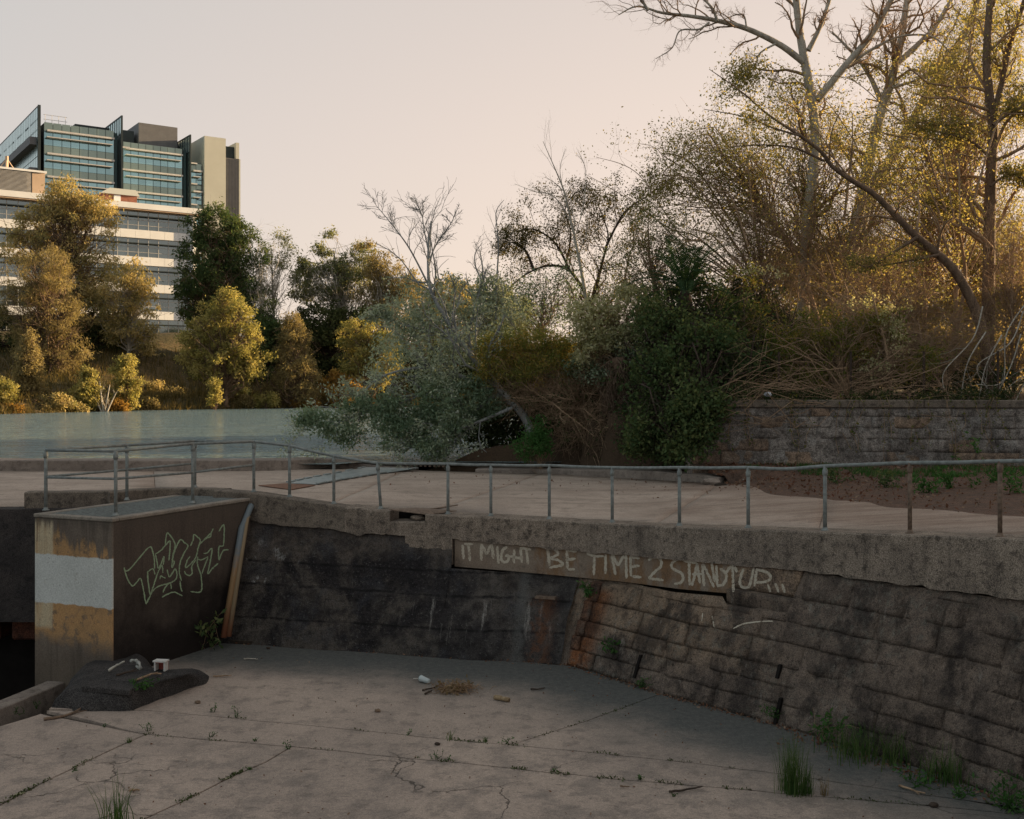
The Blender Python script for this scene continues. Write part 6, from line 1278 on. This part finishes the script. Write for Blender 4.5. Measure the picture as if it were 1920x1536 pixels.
back('loose leafy tree filling the gap left of the palm and below the pale sky', (1250, 780), [(1190, 470, 50, 40), (1230, 420, 45, 40), (1160, 520, 50, 40), (1260, 470, 50, 40), (1215, 530, 60, 30), (1290, 430, 40, 40)], 31.5, 190, LE_, ncl=110, npl=26, cr=.3, L=.085, trunk=wp([(1255, 720), (1240, 600), (1220, 500), (1215, 420)], 31.5), tr=.08)
back('grey green leafy tree under the gnarled dark limbs', (1010, 780), [(960, 560, 50, 35), (1020, 535, 50, 40), (1085, 535, 45, 40), (980, 600, 60, 30), (1060, 585, 60, 30)], 32.5, 191, LS2, ncl=110, npl=26, cr=.3, L=.085, trunk=wp([(1020, 760), (1015, 640), (1020, 560)], 32.5), tr=.08)
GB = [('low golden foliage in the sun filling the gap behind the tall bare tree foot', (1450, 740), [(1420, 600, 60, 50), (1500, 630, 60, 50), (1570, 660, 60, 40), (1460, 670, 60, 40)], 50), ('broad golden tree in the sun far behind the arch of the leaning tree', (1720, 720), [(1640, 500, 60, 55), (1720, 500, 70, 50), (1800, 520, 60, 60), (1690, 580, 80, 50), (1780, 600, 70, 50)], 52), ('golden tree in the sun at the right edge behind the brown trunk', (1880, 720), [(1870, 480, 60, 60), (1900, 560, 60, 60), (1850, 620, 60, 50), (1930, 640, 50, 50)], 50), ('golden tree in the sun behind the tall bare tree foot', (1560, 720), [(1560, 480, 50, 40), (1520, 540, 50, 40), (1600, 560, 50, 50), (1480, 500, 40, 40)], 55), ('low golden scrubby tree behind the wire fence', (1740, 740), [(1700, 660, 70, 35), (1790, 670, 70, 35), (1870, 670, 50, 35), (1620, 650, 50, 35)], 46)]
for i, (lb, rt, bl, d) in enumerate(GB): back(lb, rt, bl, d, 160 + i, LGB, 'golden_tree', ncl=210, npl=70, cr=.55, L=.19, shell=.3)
def thick(label, root, blobs, d, seed, n=120, leaf=LT_, npl=7, bark=None, **k):
    plant('twig_thicket', label, 'thicket', (root[0], root[1], d), [(*b, d) for b in blobs], leaf, bark or M['twig'], ncl=n, npl=npl, cr=.3, L=.085, tr=.05, twigs=14, twig_l=1.7, seed=seed, multi=2, shell=.1, limb_r=.45, **k)
thick('brown twig thicket left of the tall bare tree foot', (1440, 740), [(1400, 470, 70, 60), (1450, 420, 60, 60), (1480, 530, 60, 50), (1360, 430, 50, 40)], 31, 170, 130)
thick('brown twig thicket under the arch of the leaning tree', (1640, 730), [(1620, 480, 60, 50), (1690, 540, 70, 50), (1600, 570, 60, 50), (1740, 600, 60, 50)], 29, 171, 140)
thick('brown twig thicket right of the brown trunk', (1900, 730), [(1900, 420, 40, 70), (1890, 540, 50, 70), (1910, 640, 40, 50)], 29, 172, 110)
thick('reddish twig thicket at the foot of the leaning tree behind the fence', (1780, 735), [(1760, 660, 60, 40), (1830, 640, 50, 50), (1700, 640, 50, 40), (1560, 600, 50, 40)], 27.5, 173, 120, npl=4)
thick('reddish twig tangle above the middle of the block wall', (1480, 745), [(1490, 640, 70, 50), (1550, 670, 60, 45), (1610, 690, 60, 35)], 26.8, 174, 60, LA, 12)
thick('golden twig thicket high between the tall bare tree and the arch', (1600, 740), [(1570, 420, 60, 50), (1640, 430, 50, 40), (1500, 450, 50, 40), (1690, 380, 50, 40)], 33, 175, 120)
# pale dry twigs hanging over the right end of the block wall
rng = rs(180); ps = []
for k in range(9):
    x0 = rng.uniform(1840, 1990); y0 = rng.uniform(560, 640); pth = [(x0, y0), (x0 - rng.uniform(10, 50), y0 + 60), (x0 - rng.uniform(30, 90), y0 + rng.uniform(100, 150)), (x0 - rng.uniform(50, 140), y0 + rng.uniform(130, 190))]; ps.append((wp(pth, (24.6, 24.2)), .018, .006))
bare('hanging_twigs', 'pale dry twigs hanging over the right end of the block wall', 'branch', ps, M['bark_pale'], [dict(n=5, ls=.5, ang=(.4, .9), lmax=.8, trop=-.1, curl=.3), dict(n=3, ls=.5, lmax=.4)], seed=181)
# creepers over the block wall
rng = rs(185); CR = thing('wall_creeper', 'thin brown creeper stems hanging down the face of the block wall', 'creeper', swp(6, 4.1, .1)); ps = []
for k in range(26):
    x = rng.uniform(4.0, 11); z = 4.18; pts = [swp(x, z, .02), swp(x, z + .03, .12)]
    for j in range(5): x += rng.uniform(-.12, .12); z -= rng.uniform(.1, .32); pts.append(swp(x, z, .07 + .05 * rng.rand()))
    ps.append(spline(pts, 12))
tag(fast('stems', *tubes(np.stack(ps), np.full((26, 12), .006), 4), M['twig'], CR), kind='stuff')
ps = np.stack(ps); i = rng.randint(0, 26, 900); k = rng.randint(1, 12, 900); V, F = leaf_quads(ps[i, k] + rng.normal(size=(900, 3)) * .04 - np.array((0, .03, 0)), .06, rng, .5, .4); fast('leaves', V, F, LA, CR, tint=np.repeat(rng.uniform(0, .7, 900), 4))
bush('overhanging_groundcover', 'dark leafy ground cover hanging over the cap of the block wall', 'ground cover', (1600, 748, 24.75), [(1340, 745, 50, 16, 24.5, .35), (1430, 742, 50, 12, 24.5, .3), (1530, 746, 55, 9, 24.4, .25), (1640, 745, 55, 8, 24.3, .25), (1750, 744, 50, 9, 24.2, .25), (1850, 742, 60, 12, 24.1, .3), (1320, 790, 20, 35, 24.25, .15)], LK, M['twig'], ncl=170, npl=42, L=.075, cr=.2, seed=186, tr=.03, multi=2, twigs=3)
# wire fence above the wall
wfz = thing('wire_fence', 'dark wire mesh fence with thin posts on top of the block wall', 'fence', (8, 25.0, 4.1))
for x in np.arange(4.6, 14.5, 1.62):
    m = MB(); m.tube([(x, 25.1 - (x - 4) * .11, 3.95), (x, 25.1 - (x - 4) * .11, 5.25)], .03, 6); m.build('post', M['bark_dark'], wfz)
hw = np.stack([np.array([(4.6, 25.03, z), (9.4, 25.03 - .528, z), (14.3, 25.03 - 1.067, z)]) for z in np.arange(4.2, 5.2, .12)]); vw = np.stack([np.array([(x, 25.04 - (x - 4.6) * .11, 4.15), (x, 25.04 - (x - 4.6) * .11, 4.6), (x, 25.04 - (x - 4.6) * .11, 5.18)]) for x in np.arange(4.6, 14.3, .11)])
o = fast('wire_mesh', *merge([tubes(hw, np.full(hw.shape[:2], .0035), 3), tubes(vw, np.full(vw.shape[:2], .0035), 3)]), M['bark_dark'], wfz); tag(o, kind='stuff')

# ------------------------------------------------------------------ dirt, leaf litter and weeds on the deck
us = np.linspace(0, 1, 60); vs_ = np.linspace(0, 1, 16); V = []
outer = [(4.5, 23.8), (4.9, 21.6), (5.25, 19.5), (5.65, 17.8), (6.1, 16.5), (7.0, 14.5), (9.0, 12.6), (13, 11.5)]; op = spline([(a, b, 0) for a, b in outer], 60)[:, :2]
for i, u in enumerate(us):
    a = swp(4.4 + u * 9.6, 0, -.05)[:2]; e = op[i] + .45 * np.array((nz((u * 6, 1, 0)), nz((u * 7, 5, 0))))
    for v in vs_:
        p = a + (e - a) * v; V.append((p[0], p[1], dz(p[0], p[1], 2.5) + .17 * (1 - v) ** 1.6 + .022 * math.sin(min(1, v) * math.pi) + .03 * nz((p[0] * 1.5, p[1] * 1.5, 0)) * (1 - v) - (.02 if v > .99 else 0)))
I = np.arange(60 * 16).reshape(60, 16); F = np.stack([I[:-1, :-1], I[:-1, 1:], I[1:, 1:], I[1:, :-1]], -1).reshape(-1, 4)
dirt = fast('dirt_patch', np.array(V), F, M['dirt'], smooth=True); tag(dirt, kind='structure'); DB = bvh_of([dirt] + dk_objs)
def gz(x, y):
    r = DB.ray_cast(Vector((x, y, 10)), Vector((0, 0, -1))); return r[0].z if r[0] else 2.5
rng = rs(190)
def on_dirt(n, ulo=0, uhi=1, vlo=0, vhi=1, q=1.0):
    out = []
    for _ in range(n):
        u = rng.uniform(ulo, uhi); v = vlo + (vhi - vlo) * rng.rand() ** q; i = int(u * 59); a = swp(4.4 + u * 9.6, 0, -.02)[:2]; p = a + (op[i] - a) * v; out.append((p[0], p[1], gz(*p)))
    return np.array(out)
P = on_dirt(3800, 0, 1, .02, .95, 1.5); V, F = leaf_quads(P + np.array((0, 0, .012)), .075, rng, .55, 0.15); o = fast('leaf_litter', V, F, M['leaflitter'], tint=np.repeat(rng.uniform(0, 1, len(P)), 4)); tag(o, 'fallen brown leaves on the red dirt below the block wall', 'leaves', kind='stuff')
n = 900; xx = rng.uniform(-3, 11, n); tt_ = rng.rand(n) ** .5; yy = 20.0 - xx * .45 + tt_ * (26.0 - 20.0 - xx * .0); P = np.array([(a, b, dz(a, b, -9) + .008) for a, b in zip(xx, yy)]); P = P[P[:, 2] > 1.5]; P = P[rng.rand(len(P)) < np.interp(P[:, 0], [-3, 3, 7, 11], [.15, .4, 1, 1])]
V, F = leaf_quads(P, .06, rng, .55, .1); o = fast('leaf_litter', V, F, M['leaflitter'], tint=np.repeat(rng.uniform(0, 1, len(P)), 4)); tag(o, 'scattered dead leaves on the concrete deck', 'leaves', kind='stuff')
Pq = []
for (ulo, uhi, vlo, vhi, n) in ((.10, .34, .12, .30, 1500), (.28, .62, .12, .34, 2600), (.5, 1, .05, .3, 3400), (.05, .3, .03, .15, 300)): Pq.append(on_dirt(n, ulo, uhi, vlo, vhi))
P = np.concatenate(Pq); keep = np.array([nz((p[0] * 1.1, p[1] * 1.1, 4)) > -.05 for p in P]); P = P[keep]; V, F = blades(P, .13, rng, .9, .006, 3); o = fast('deck_grass', V, F, LF, tint=np.repeat(rng.uniform(0, .8, len(P)), 6)); tag(o, 'short green grass patches on the red dirt below the block wall', 'grass', kind='stuff')
def herb(label, base, H, n, leaf=LF, name='weed', cat='weed', L=.06, spread=.1, seed=1, droop=.1, aspect=.4, grass=False, lean=.7, w=.005, group=None, stems=5):
    r = rs(seed); t = thing(name, label, cat, base, group)
    if grass:
        P = np.array(base) + np.stack([r.normal(size=n) * spread * .35, r.normal(size=n) * spread * .35, np.full(n, -.005)], 1); V, F = blades(P, H, r, lean, w, 5); fast('blades', V, F, leaf, t, tint=np.repeat(r.uniform(0, 1, n), 10))
    else:
        S = np.array(base) + np.stack([r.normal(size=stems) * spread * .2, r.normal(size=stems) * spread * .2, np.full(stems, -.01)], 1); E = S + np.stack([r.normal(size=stems) * spread, r.normal(size=stems) * spread, H * r.uniform(.6, 1.1, stems)], 1)
        LPp, LRr = limbs(S, E, np.full(stems, .004), np.full(stems, .002), r, 6, .1); tag(fast('stems', *tubes(LPp, LRr, 4), M['twig'] if H > .3 else LR, t), kind='stuff')
        i = r.randint(0, stems, n); k = r.randint(1, 6, n); V, F = leaf_quads(LPp[i, k] + r.normal(size=(n, 3)) * L * .3, L, r, aspect, droop, .25); fast('leaves', V, F, leaf, t, tint=np.repeat(r.uniform(0, 1, n), 4))
    return t
DW = 'weeds on the red dirt'
for i, (px, py, lab) in enumerate([(1565, 906, 'dark green weed clump behind the railing in the middle of the dirt edge'), (1662, 914, 'round dark weed clump just left of the first rusty railing post'), (1780, 916, 'bright green weed clump midway between the two rusty railing posts'), (1735, 925, 'low spreading weed clump right of the first rusty railing post'), (1862, 905, 'tall leafy weed at the foot of the block wall behind the second rusty post'), (1905, 925, 'broad green weed clump at the right edge on the dirt')]):
    h, _ = shoot(DB, px, py); h = h if h is not None else G(px, py, 2.6); herb(lab, h, .28 if i < 5 else .35, 170, LF if i > 1 else LD, 'weed', 'weed', .09, .2, 200 + i, group=DW, stems=12)
h, _ = shoot(DB, 1828, 915); herb('young sapling with thin stem at the foot of the block wall', h if h is not None else G(1828, 915, 2.6), 1.0, 90, LF, 'sapling', 'sapling', .09, .12, 210, stems=4)
# rubble at the broken kerb end
for i, (px, py, s_) in enumerate([(1335, 903, .16), (1365, 900, .22), (1392, 896, .14), (1352, 910, .10), (1405, 903, .18), (1420, 893, .12)]):
    h, _ = shoot(DK, px, py); h = h if h is not None else G(px, py, 2.35); bm = bmesh.new(); bmesh.ops.create_icosphere(bm, subdivisions=2, radius=s_)
    for v in bm.verts: v.co = Vector((v.co.x * 1.4, v.co.y, v.co.z * .55)) * (1 + .35 * mnoise.noise(v.co * 9 + Vector((i, 0, 0)))) + Vector([float(q) for q in h])
    me = bpy.data.meshes.new('rubble_stone'); bm.to_mesh(me); bm.free(); tag(link('rubble_stone', me, None, M['soil'] if i % 2 else M['farkerb']), ['small', 'biggest', 'flat', 'smallest', 'broad', 'rear'][i] + ' lump of broken concrete at the ruined end of the far kerb', 'rubble', 'rubble at the broken kerb end')
# ------------------------------------------------------------------ weeds, sticks and litter on the apron
def gf(px, py): return G(px, py, 0.0)
W1 = 'weeds in the apron joints'
for i, (px, py, H, n, kind, lab) in enumerate([
    (400, 1336, .12, 40, 0, 'thin weed in the upper joint right of the black mound'), (443, 1345, .16, 60, 0, 'bushier weed in the upper joint right of the black mound'), (278, 1371, .15, 60, 0, 'weed at the corner where two apron joints meet below the mound'), (195, 1363, .08, 26, 0, 'tiny weed in the lower joint below the black mound'), (243, 1392, .10, 60, 1, 'flat green grass tuft beside the slanting left joint'), (395, 1382, .09, 30, 0, 'low weed in the lower joint left of centre'), (478, 1390, .07, 24, 0, 'tiny weed in the lower joint near the centre crack corner'), (540, 1404, .10, 70, 0, 'mossy weed at the top of the long wide crack'), (468, 1443, .06, 40, 0, 'small moss cushion midway down the long wide crack'), (765, 1378, .07, 30, 0, 'tiny weed in the upper joint left of the pointed grass tuft'), (843, 1387, .16, 26, 1, 'pointed green grass tuft in the upper joint'), (910, 1391, .10, 40, 1, 'second grass tuft from the left in the upper joint near the centre'), (950, 1395, .12, 50, 0, 'small star shaped weed where the faint cross joint starts'), (818, 1424, .12, 40, 0, 'upright weed in the lower joint below the pointed tuft'), (840, 1426, .06, 30, 0, 'low weed right beside the upright weed in the lower joint'), (1043, 1446, .07, 24, 0, 'single small weed in the lower joint right of centre'), (1200, 1462, .10, 60, 0, 'feathery weed in the lower joint towards the right'),
    (30, 1338, .16, 24, 0, 'leafy weed at the left floor edge by the channel'), (68, 1328, .15, 26, 0, 'second leafy weed on the left floor edge next to the mound'), (1262, 1494, .05, 20, 0, 'tiny weed beside the dark twig at the right'), (140, 1444, .05, 30, 0, 'mossy weed at the bend of the left slanting joint')]):
    herb(lab, gf(px, py), H * .8, int(n * .6), LF if kind == 0 else LR, 'weed', 'weed', .03, H * .4, 220 + i, grass=kind == 1, lean=1.1, w=.005, group=W1)
h, nn_ = shoot(bvh_of([mound]), 268, 1292); herb('bright green weed growing on the black asphalt mound', h, .12, 130, LF, 'weed', 'weed', .05, .13, 250, stems=14, group=W1)
herb('broad leaved dark plant in the corner at the foot of the pier side', gf(386, 1215), .62, 170, LD, 'weed', 'weed', .14, .14, 251, stems=9, aspect=.4)
for i, (px, z, lab) in enumerate([(1078, 1.05, 'small leafy plant growing from the wall under the lettered beam'), (1128, .35, 'small leafy plant growing from the lower stones right of the rust stain'), (1207, .02, 'tiny weed at the wall foot right of centre'), (1455, .1, 'green tuft at the wall foot below the narrow drain slot')]):
    s = s_b(px if i > 1 else px + (10 if i else -2)); p = wallpt(s, z, .06) ; herb(lab, p, .22 if i < 2 else .12, 90, LF, 'weed', 'wall plant', .075 if i < 2 else .04, .10, 260 + i, stems=8, droop=.4)
R1_ = 'grass clumps at the foot of the wall'
herb('tall fine red green reed clump standing alone in the lower joint', gf(1485, 1487), .62, 260, LR, 'reed_clump', 'grass clump', 0, .17, 270, grass=True, lean=.38, w=.0035)
herb('short reed tuft just right of the tall reed clump', gf(1512, 1489), .36, 90, LR, 'reed_clump', 'grass clump', 0, .09, 271, grass=True, lean=.45, w=.0035)
herb('dry red grass sprig right of the two reed clumps', gf(1545, 1492), .22, 30, LRd, 'reed_clump', 'grass clump', 0, .06, 272, grass=True, lean=.5, w=.003)
herb('leafy green weed at the left end of the wall foot grass', gf(1540, 1390), .36, 120, LF, 'weed', 'weed', .09, .15, 273, stems=10, group=R1_)
herb('feathery grass clump second from left at the wall foot', gf(1606, 1418), .42, 170, LR, 'grass_clump', 'grass clump', 0, .5, 274, grass=True, lean=.9, w=.005, group=R1_)
herb('upright grass clump in the middle of the wall foot', gf(1672, 1428), .42, 150, LR, 'grass_clump', 'grass clump', 0, .4, 275, grass=True, lean=.75, w=.006, group=R1_)
herb('wide leaved grass clump nearest the right at the wall foot', gf(1770, 1466), .42, 100, LR, 'grass_clump', 'grass clump', 0, .3, 276, grass=True, lean=.95, w=.007, group=R1_)
herb('flat weed in front of the wide leaved grass clump', gf(1715, 1473), .12, 60, LF, 'weed', 'weed', .07, .2, 277, stems=10, group=R1_)
herb('creeping weed at the bottom right corner', gf(1890, 1520), .22, 260, LF, 'weed', 'weed', .07, .3, 278, stems=22)
herb('low weed on the joint left of the bottom right corner', gf(1795, 1496), .08, 60, LF, 'weed', 'weed', .05, .12, 279, stems=8)
herb('arching thin leaved tussock at the bottom edge left of centre', gf(218, 1548), .52, 46, LR, 'grass_clump', 'grass clump', 0, .2, 280, grass=True, lean=.8, w=.006)
rng = rs(295); PJ = []
for ln_, dn in ((lineA, 420), (lineB, 520), (lineC, 260), (lineD, 420), (lineE, 60)):
    q = spline([(a, b, 0) for a, b in ln_], 400); i = rng.randint(0, 400, dn * 3); p_ = q[i] + np.stack([rng.normal(size=dn * 3) * .022, rng.normal(size=dn * 3) * .022, np.full(dn * 3, .004)], 1); kp_ = np.array([nz((p[0] * 2.3, p[1] * 2.3, 31)) > .16 for p in p_]); PJ.append(p_[kp_])
P = np.concatenate(PJ); V, F = leaf_quads(P, .03, rng, .5, -.2, .3); o = fast('joint_moss', V, F, m_leaf('joint_moss_leaf', (.05, .045, .025), (.06, .075, .03), (.07, .11, .035), .3), tint=np.repeat(rng.uniform(0, 1, len(P)), 4)); tag(o, 'moss and dirt caught in the joints of the concrete apron', 'moss', kind='stuff')
# litter strip of leaves along the foot of the wall
rng = rs(290); n = 1500; s = rng.uniform(s_b(440), s_b(1900), n); P = np.array([wallpt(q, .0, .03 + abs(rng.normal()) * (.05 if q < s_b(1500) else .2)) for q in s]); P[:, 2] = .012
keep = rng.rand(n) < np.interp(s, [s_b(440), s_b(1050), s_b(1200), s_b(1900)], [.15, .3, .9, 1]); P = P[keep]; V, F = leaf_quads(P, .05, rng, .5, .1); o = fast('leaf_litter', V, F, M['leaflitter'], tint=np.repeat(rng.uniform(0, 1, len(P)), 4)); tag(o, 'brown dead leaves gathered along the foot of the retaining wall', 'leaves', kind='stuff')
n = 420; P = np.stack([rng.uniform(-6, 5, n), rng.uniform(11, 17.5, n), np.full(n, .006)], 1); P = P[(P[:, 0] * .73 + P[:, 1] * .68 < 12.2) & (P[:, 1] + .255 * P[:, 0] < 17)]; V, F = leaf_quads(P, .035, rng, .5, .1); o = fast('grit', V, F, M['leaflitter'], tint=np.repeat(rng.uniform(0, 1, len(P)), 4)); tag(o, 'small leaf crumbs and grit scattered over the concrete apron', 'grit', kind='stuff')
def stick(pts, r, label, mat=None, name='stick', z=None, fork=True, seed=0):
    P = [np.array(p) for p in pts]; m = MB(); q = spline(P, 12); rg = rs(seed); q[:, 2] += .01 * rg.rand(12); m.tube(q, list(np.linspace(r, r * .5, 12)), 6)
    if fork: d = q[7] - q[4]; e = q[6] + np.array((d[1] * .7, -d[0] * .7, .01)) + d; m.tube([q[6], e], [r * .6, r * .3], 5)
    return tag(m.build(name, mat or M['bark_brown'], smooth=True), label, 'stick')
up = np.array((0, 0, .02))
stick([gf(82, 1352) + up, gf(118, 1346) + up, gf(140, 1338) + up, gf(156, 1329) + up], .022, 'forked brown stick on the floor in front of the black mound', seed=1)
GM = lambda px, py, h=.02: G(px, py, MZ + h) + np.array((0, 0, 0))
stick([GM(254, 1276, .05), GM(275, 1268, .06), GM(285, 1264, .06), GM(303, 1264, .04)], .018, 'bent reddish stick on top of the black mound', M['twig'], seed=2)
stick([GM(218, 1267, .05), GM(240, 1261, .06), GM(256, 1254, .06)], .018, 'dark stick on the mound beside the pale rag', M['bark_dark'], seed=3)
stick([GM(203, 1259, .03), GM(218, 1249, .10), GM(233, 1241, .18)], .024, 'pale stick propped against the corner of the pier', M['bark_pale'], fork=False, seed=4)
stick([gf(400, 1271) + up, gf(412, 1271) + up, gf(425, 1270) + up, gf(434, 1269) + up], .013, 'reddish twig on the floor right of the black mound', M['twig'], seed=5)
stick([gf(1255, 1489) + up, gf(1290, 1484) + up, gf(1317, 1479) + up], .014, 'long dark twig left of the tall reed clump', M['bark_dark'], fork=False, seed=6)
stick([gf(1686, 1477) + up, gf(1712, 1486) + up, gf(1735, 1492) + up], .014, 'pale brown stick in front of the grass at the right', M['twig'], seed=7)
stick([gf(995, 1296) + up, gf(1010, 1295) + up, gf(1022, 1293) + up], .014, 'short dark twig below the dark wall right of the wood piece', M['bark_dark'], fork=False, seed=8)
stick([gf(1163, 1478) + up, gf(1180, 1479) + up], .012, 'tiny brown twig in front of the feathery weed', fork=False, seed=9)
stick([gf(457, 1238) + up, gf(475, 1238) + up, gf(483, 1239) + up], .012, 'pale thin stick near the corner pipes', M['bark_pale'], fork=False, seed=10)
stick([gf(792, 1297) + up, gf(812, 1293) + up, gf(828, 1288) + up * 2], .014, 'dark stick poking out of the dry grass nest', M['bark_dark'], fork=False, seed=11)
stick([gf(797, 1304) + up, gf(810, 1298) + up], .016, 'stubby dark stick beside the dry grass nest', M['bark_dark'], fork=False, seed=12)
stick([gf(242, 1486) + up, gf(262, 1485) + up], .016, 'short reddish stick on the cracked slab at the lower left', M['twig'], fork=False, seed=13)
# broken wood piece
a, b = gf(927, 1312), gf(955, 1317); m = MB(); d = (b - a); q = spline([a + (0, 0, .035), a + d * .4 + (0, 0, .04), a + d * .55 + (0, 0, .034), b + (0, 0, .035)], 10); m.tube(q, [.03, .036, .034, .035, .036, .026, .03, .034, .034, .03], 8); w_ = m.build('wood_piece', m_bark('weathered_wood', (.34, .25, .15), (.24, .17, .10)), smooth=True); tag(w_, 'short pale broken piece of wood alone on the floor', 'wood')
# cup with straw
a, b = gf(789, 1279), gf(811, 1284); d = unit(b - a); L_ = .17; cupm = m_plain('clear_plastic', (.42, .47, .47), .25, 0, .1, 6, .6); cup = thing('plastic_cup', 'clear plastic cup lying on its side with a straw', 'cup', a)
m = MB(); c = a + (0, 0, .055); m.tube([c, c + d * .01, c + d * .012, c + d * L_ + (0, 0, -.018), c + d * (L_ + .002) + (0, 0, -.018)], [.05, .053, .047, .035, .02], 14, cap=True); m.build('cup_body', cupm, cup, smooth=True)
m = MB(); m.tube([c - d * .002, c - d * .012], [.05, .044], 14); m.build('lid', m_plain('cup_lid', (.16, .22, .22), .4), cup, smooth=True)
m = MB(); m.tube([c - d * .01, c - d * .15 + (0, 0, -.03)], .007, 6); m.build('straw', m_plain('white_straw', (.5, .46, .4), .5), cup)
# nest of dry grass
nb_ = gf(852, 1297); rng = rs(300); nst = thing('dry_grass_nest', 'clump of dry tangled grass and leaves beside the plastic cup', 'dry grass', nb_); n = 260
S = nb_ + np.stack([rng.normal(size=n) * .13, rng.normal(size=n) * .1, np.abs(rng.normal(size=n)) * .03 + .01], 1); a = rng.uniform(0, 6.28, n); E = S + np.stack([np.cos(a) * rng.uniform(.05, .22, n), np.sin(a) * rng.uniform(.05, .15, n), rng.normal(size=n) * .05], 1); E[:, 2] = np.maximum(E[:, 2], .01)
LPp, LRr = limbs(S, E, np.full(n, .004), np.full(n, .002), rng, 6, .25); fast('strands', *tubes(LPp, LRr, 3), m_bark('dry_straw', (.36, .25, .15), (.24, .14, .08)), nst)
P = nb_ + np.stack([rng.normal(size=60) * .14, rng.normal(size=60) * .1, np.abs(rng.normal(size=60)) * .05 + .02], 1); V, F = leaf_quads(P, .09, rng, .5, 0); fast('leaves', V, F, LRd, nst, tint=np.repeat(rng.uniform(.2, 1, 60), 4))
# little open fronted box and pale rag on the mound
bp = G(299, 1259, MZ + .012); bx = thing('open_box', 'small white and red open fronted box on the black mound', 'box', bp); X_ = np.array((.985, -.17, 0)); Y_ = np.array((.17, .985, 0)); wm = m_plain('white_card', (.50, .48, .45), .7); rm = m_plain('red_card', (.24, .05, .035), .7)
c = bp
for nm, ce, hh, mt in (('side_panel', -X_ * .075 + Y_ * .05, (.012, .05, .065), wm), ('side_panel', X_ * .075 + Y_ * .05, (.012, .05, .065), wm), ('top_panel', Y_ * .045, (.10, .062, .010), wm), ('back_panel', Y_ * .105, (.087, .004, .065), rm)):
    m = MB(); z = .145 if nm == 'top_panel' else .068; m.box(c + ce + np.array((0, 0, z)), hh, X_, Y_); m.build(nm, mt, bx)
m = MB(); m.box(c + Y_ * .045 + np.array((0, 0, .128)), (.062, .052, .006), X_, Y_); m.build('red_lining', rm, bx)
m = MB(); pts = [GM(245, 1240, .1), GM(252, 1238, .12), GM(257, 1241, .10), GM(258, 1250, .03), GM(263, 1255, .02), GM(262, 1246, .08), GM(258, 1241, .1)]; m.tube(spline(pts, 30), list(.022 + .008 * np.sin(np.arange(30))), 7); tag(m.build('rag', m_plain('dirty_rag', (.27, .27, .245), .9, 0, .4, 20), smooth=True), 'twisted pale rag on the black mound by the pier', 'rag')
for i, (px, py, r, lab) in enumerate([(371, 1319, .035, 'brown pebble on the floor right of the mound foot'), (708, 1335, .035, 'brown seed pod alone on the middle of the floor'), (820, 1397, .028, 'dark pebble below the pointed grass tuft'), (1751, 1513, .04, 'dark stone near the bottom right corner'), (503, 1217, .03, 'small dark pebble near the corner pipes')]):
    bm = bmesh.new(); bmesh.ops.create_icosphere(bm, subdivisions=2, radius=r); g_ = gf(px, py)
    for v in bm.verts: v.co = Vector((v.co.x * 1.3, v.co.y, v.co.z * .7)) * (1 + .3 * mnoise.noise(v.co * 40 + Vector((i * 3, 0, 0)))) + Vector((float(g_[0]), float(g_[1]), r * .55))
    me = bpy.data.meshes.new('pebble'); bm.to_mesh(me); bm.free(); tag(link('pebble', me, None, M['bark_brown'] if i < 2 else M['bark_dark']), lab, 'pebble')
for i, (px, py, lab) in enumerate([(420, 1464, 'curled yellow leaf lying on the long wide crack'), (48, 1488, 'pale leaf lying on the left slanting joint'), (256, 1481, 'white paper scrap beside the short reddish stick')]):
    V, F = leaf_quads(np.array([gf(px, py) + (0, 0, .012)]), .16, rs(310 + i), .35, .1); V[:, 2] = np.abs(V[:, 2] - .012) * .25 + .012; o = fast('fallen_leaf', V, F, LC if i < 2 else wm, tint=np.full(4, .7)); tag(o, lab, 'leaf')
p = swp(5.6, 4.15, -.1); bm = bmesh.new(); bmesh.ops.create_icosphere(bm, subdivisions=2, radius=.07)
for v in bm.verts: v.co = Vector((v.co.x * 1.3, v.co.y, v.co.z * .8)) * (1 + .6 * mnoise.noise(v.co * 20)) + Vector((float(p[0]) + .25, float(p[1]), 4.26))
me = bpy.data.meshes.new('plastic_bag'); bm.to_mesh(me); bm.free(); tag(link('plastic_bag', me, None, m_plain('white_bag', (.55, .57, .6), .5)), 'crumpled white plastic bag on top of the block wall', 'bag')
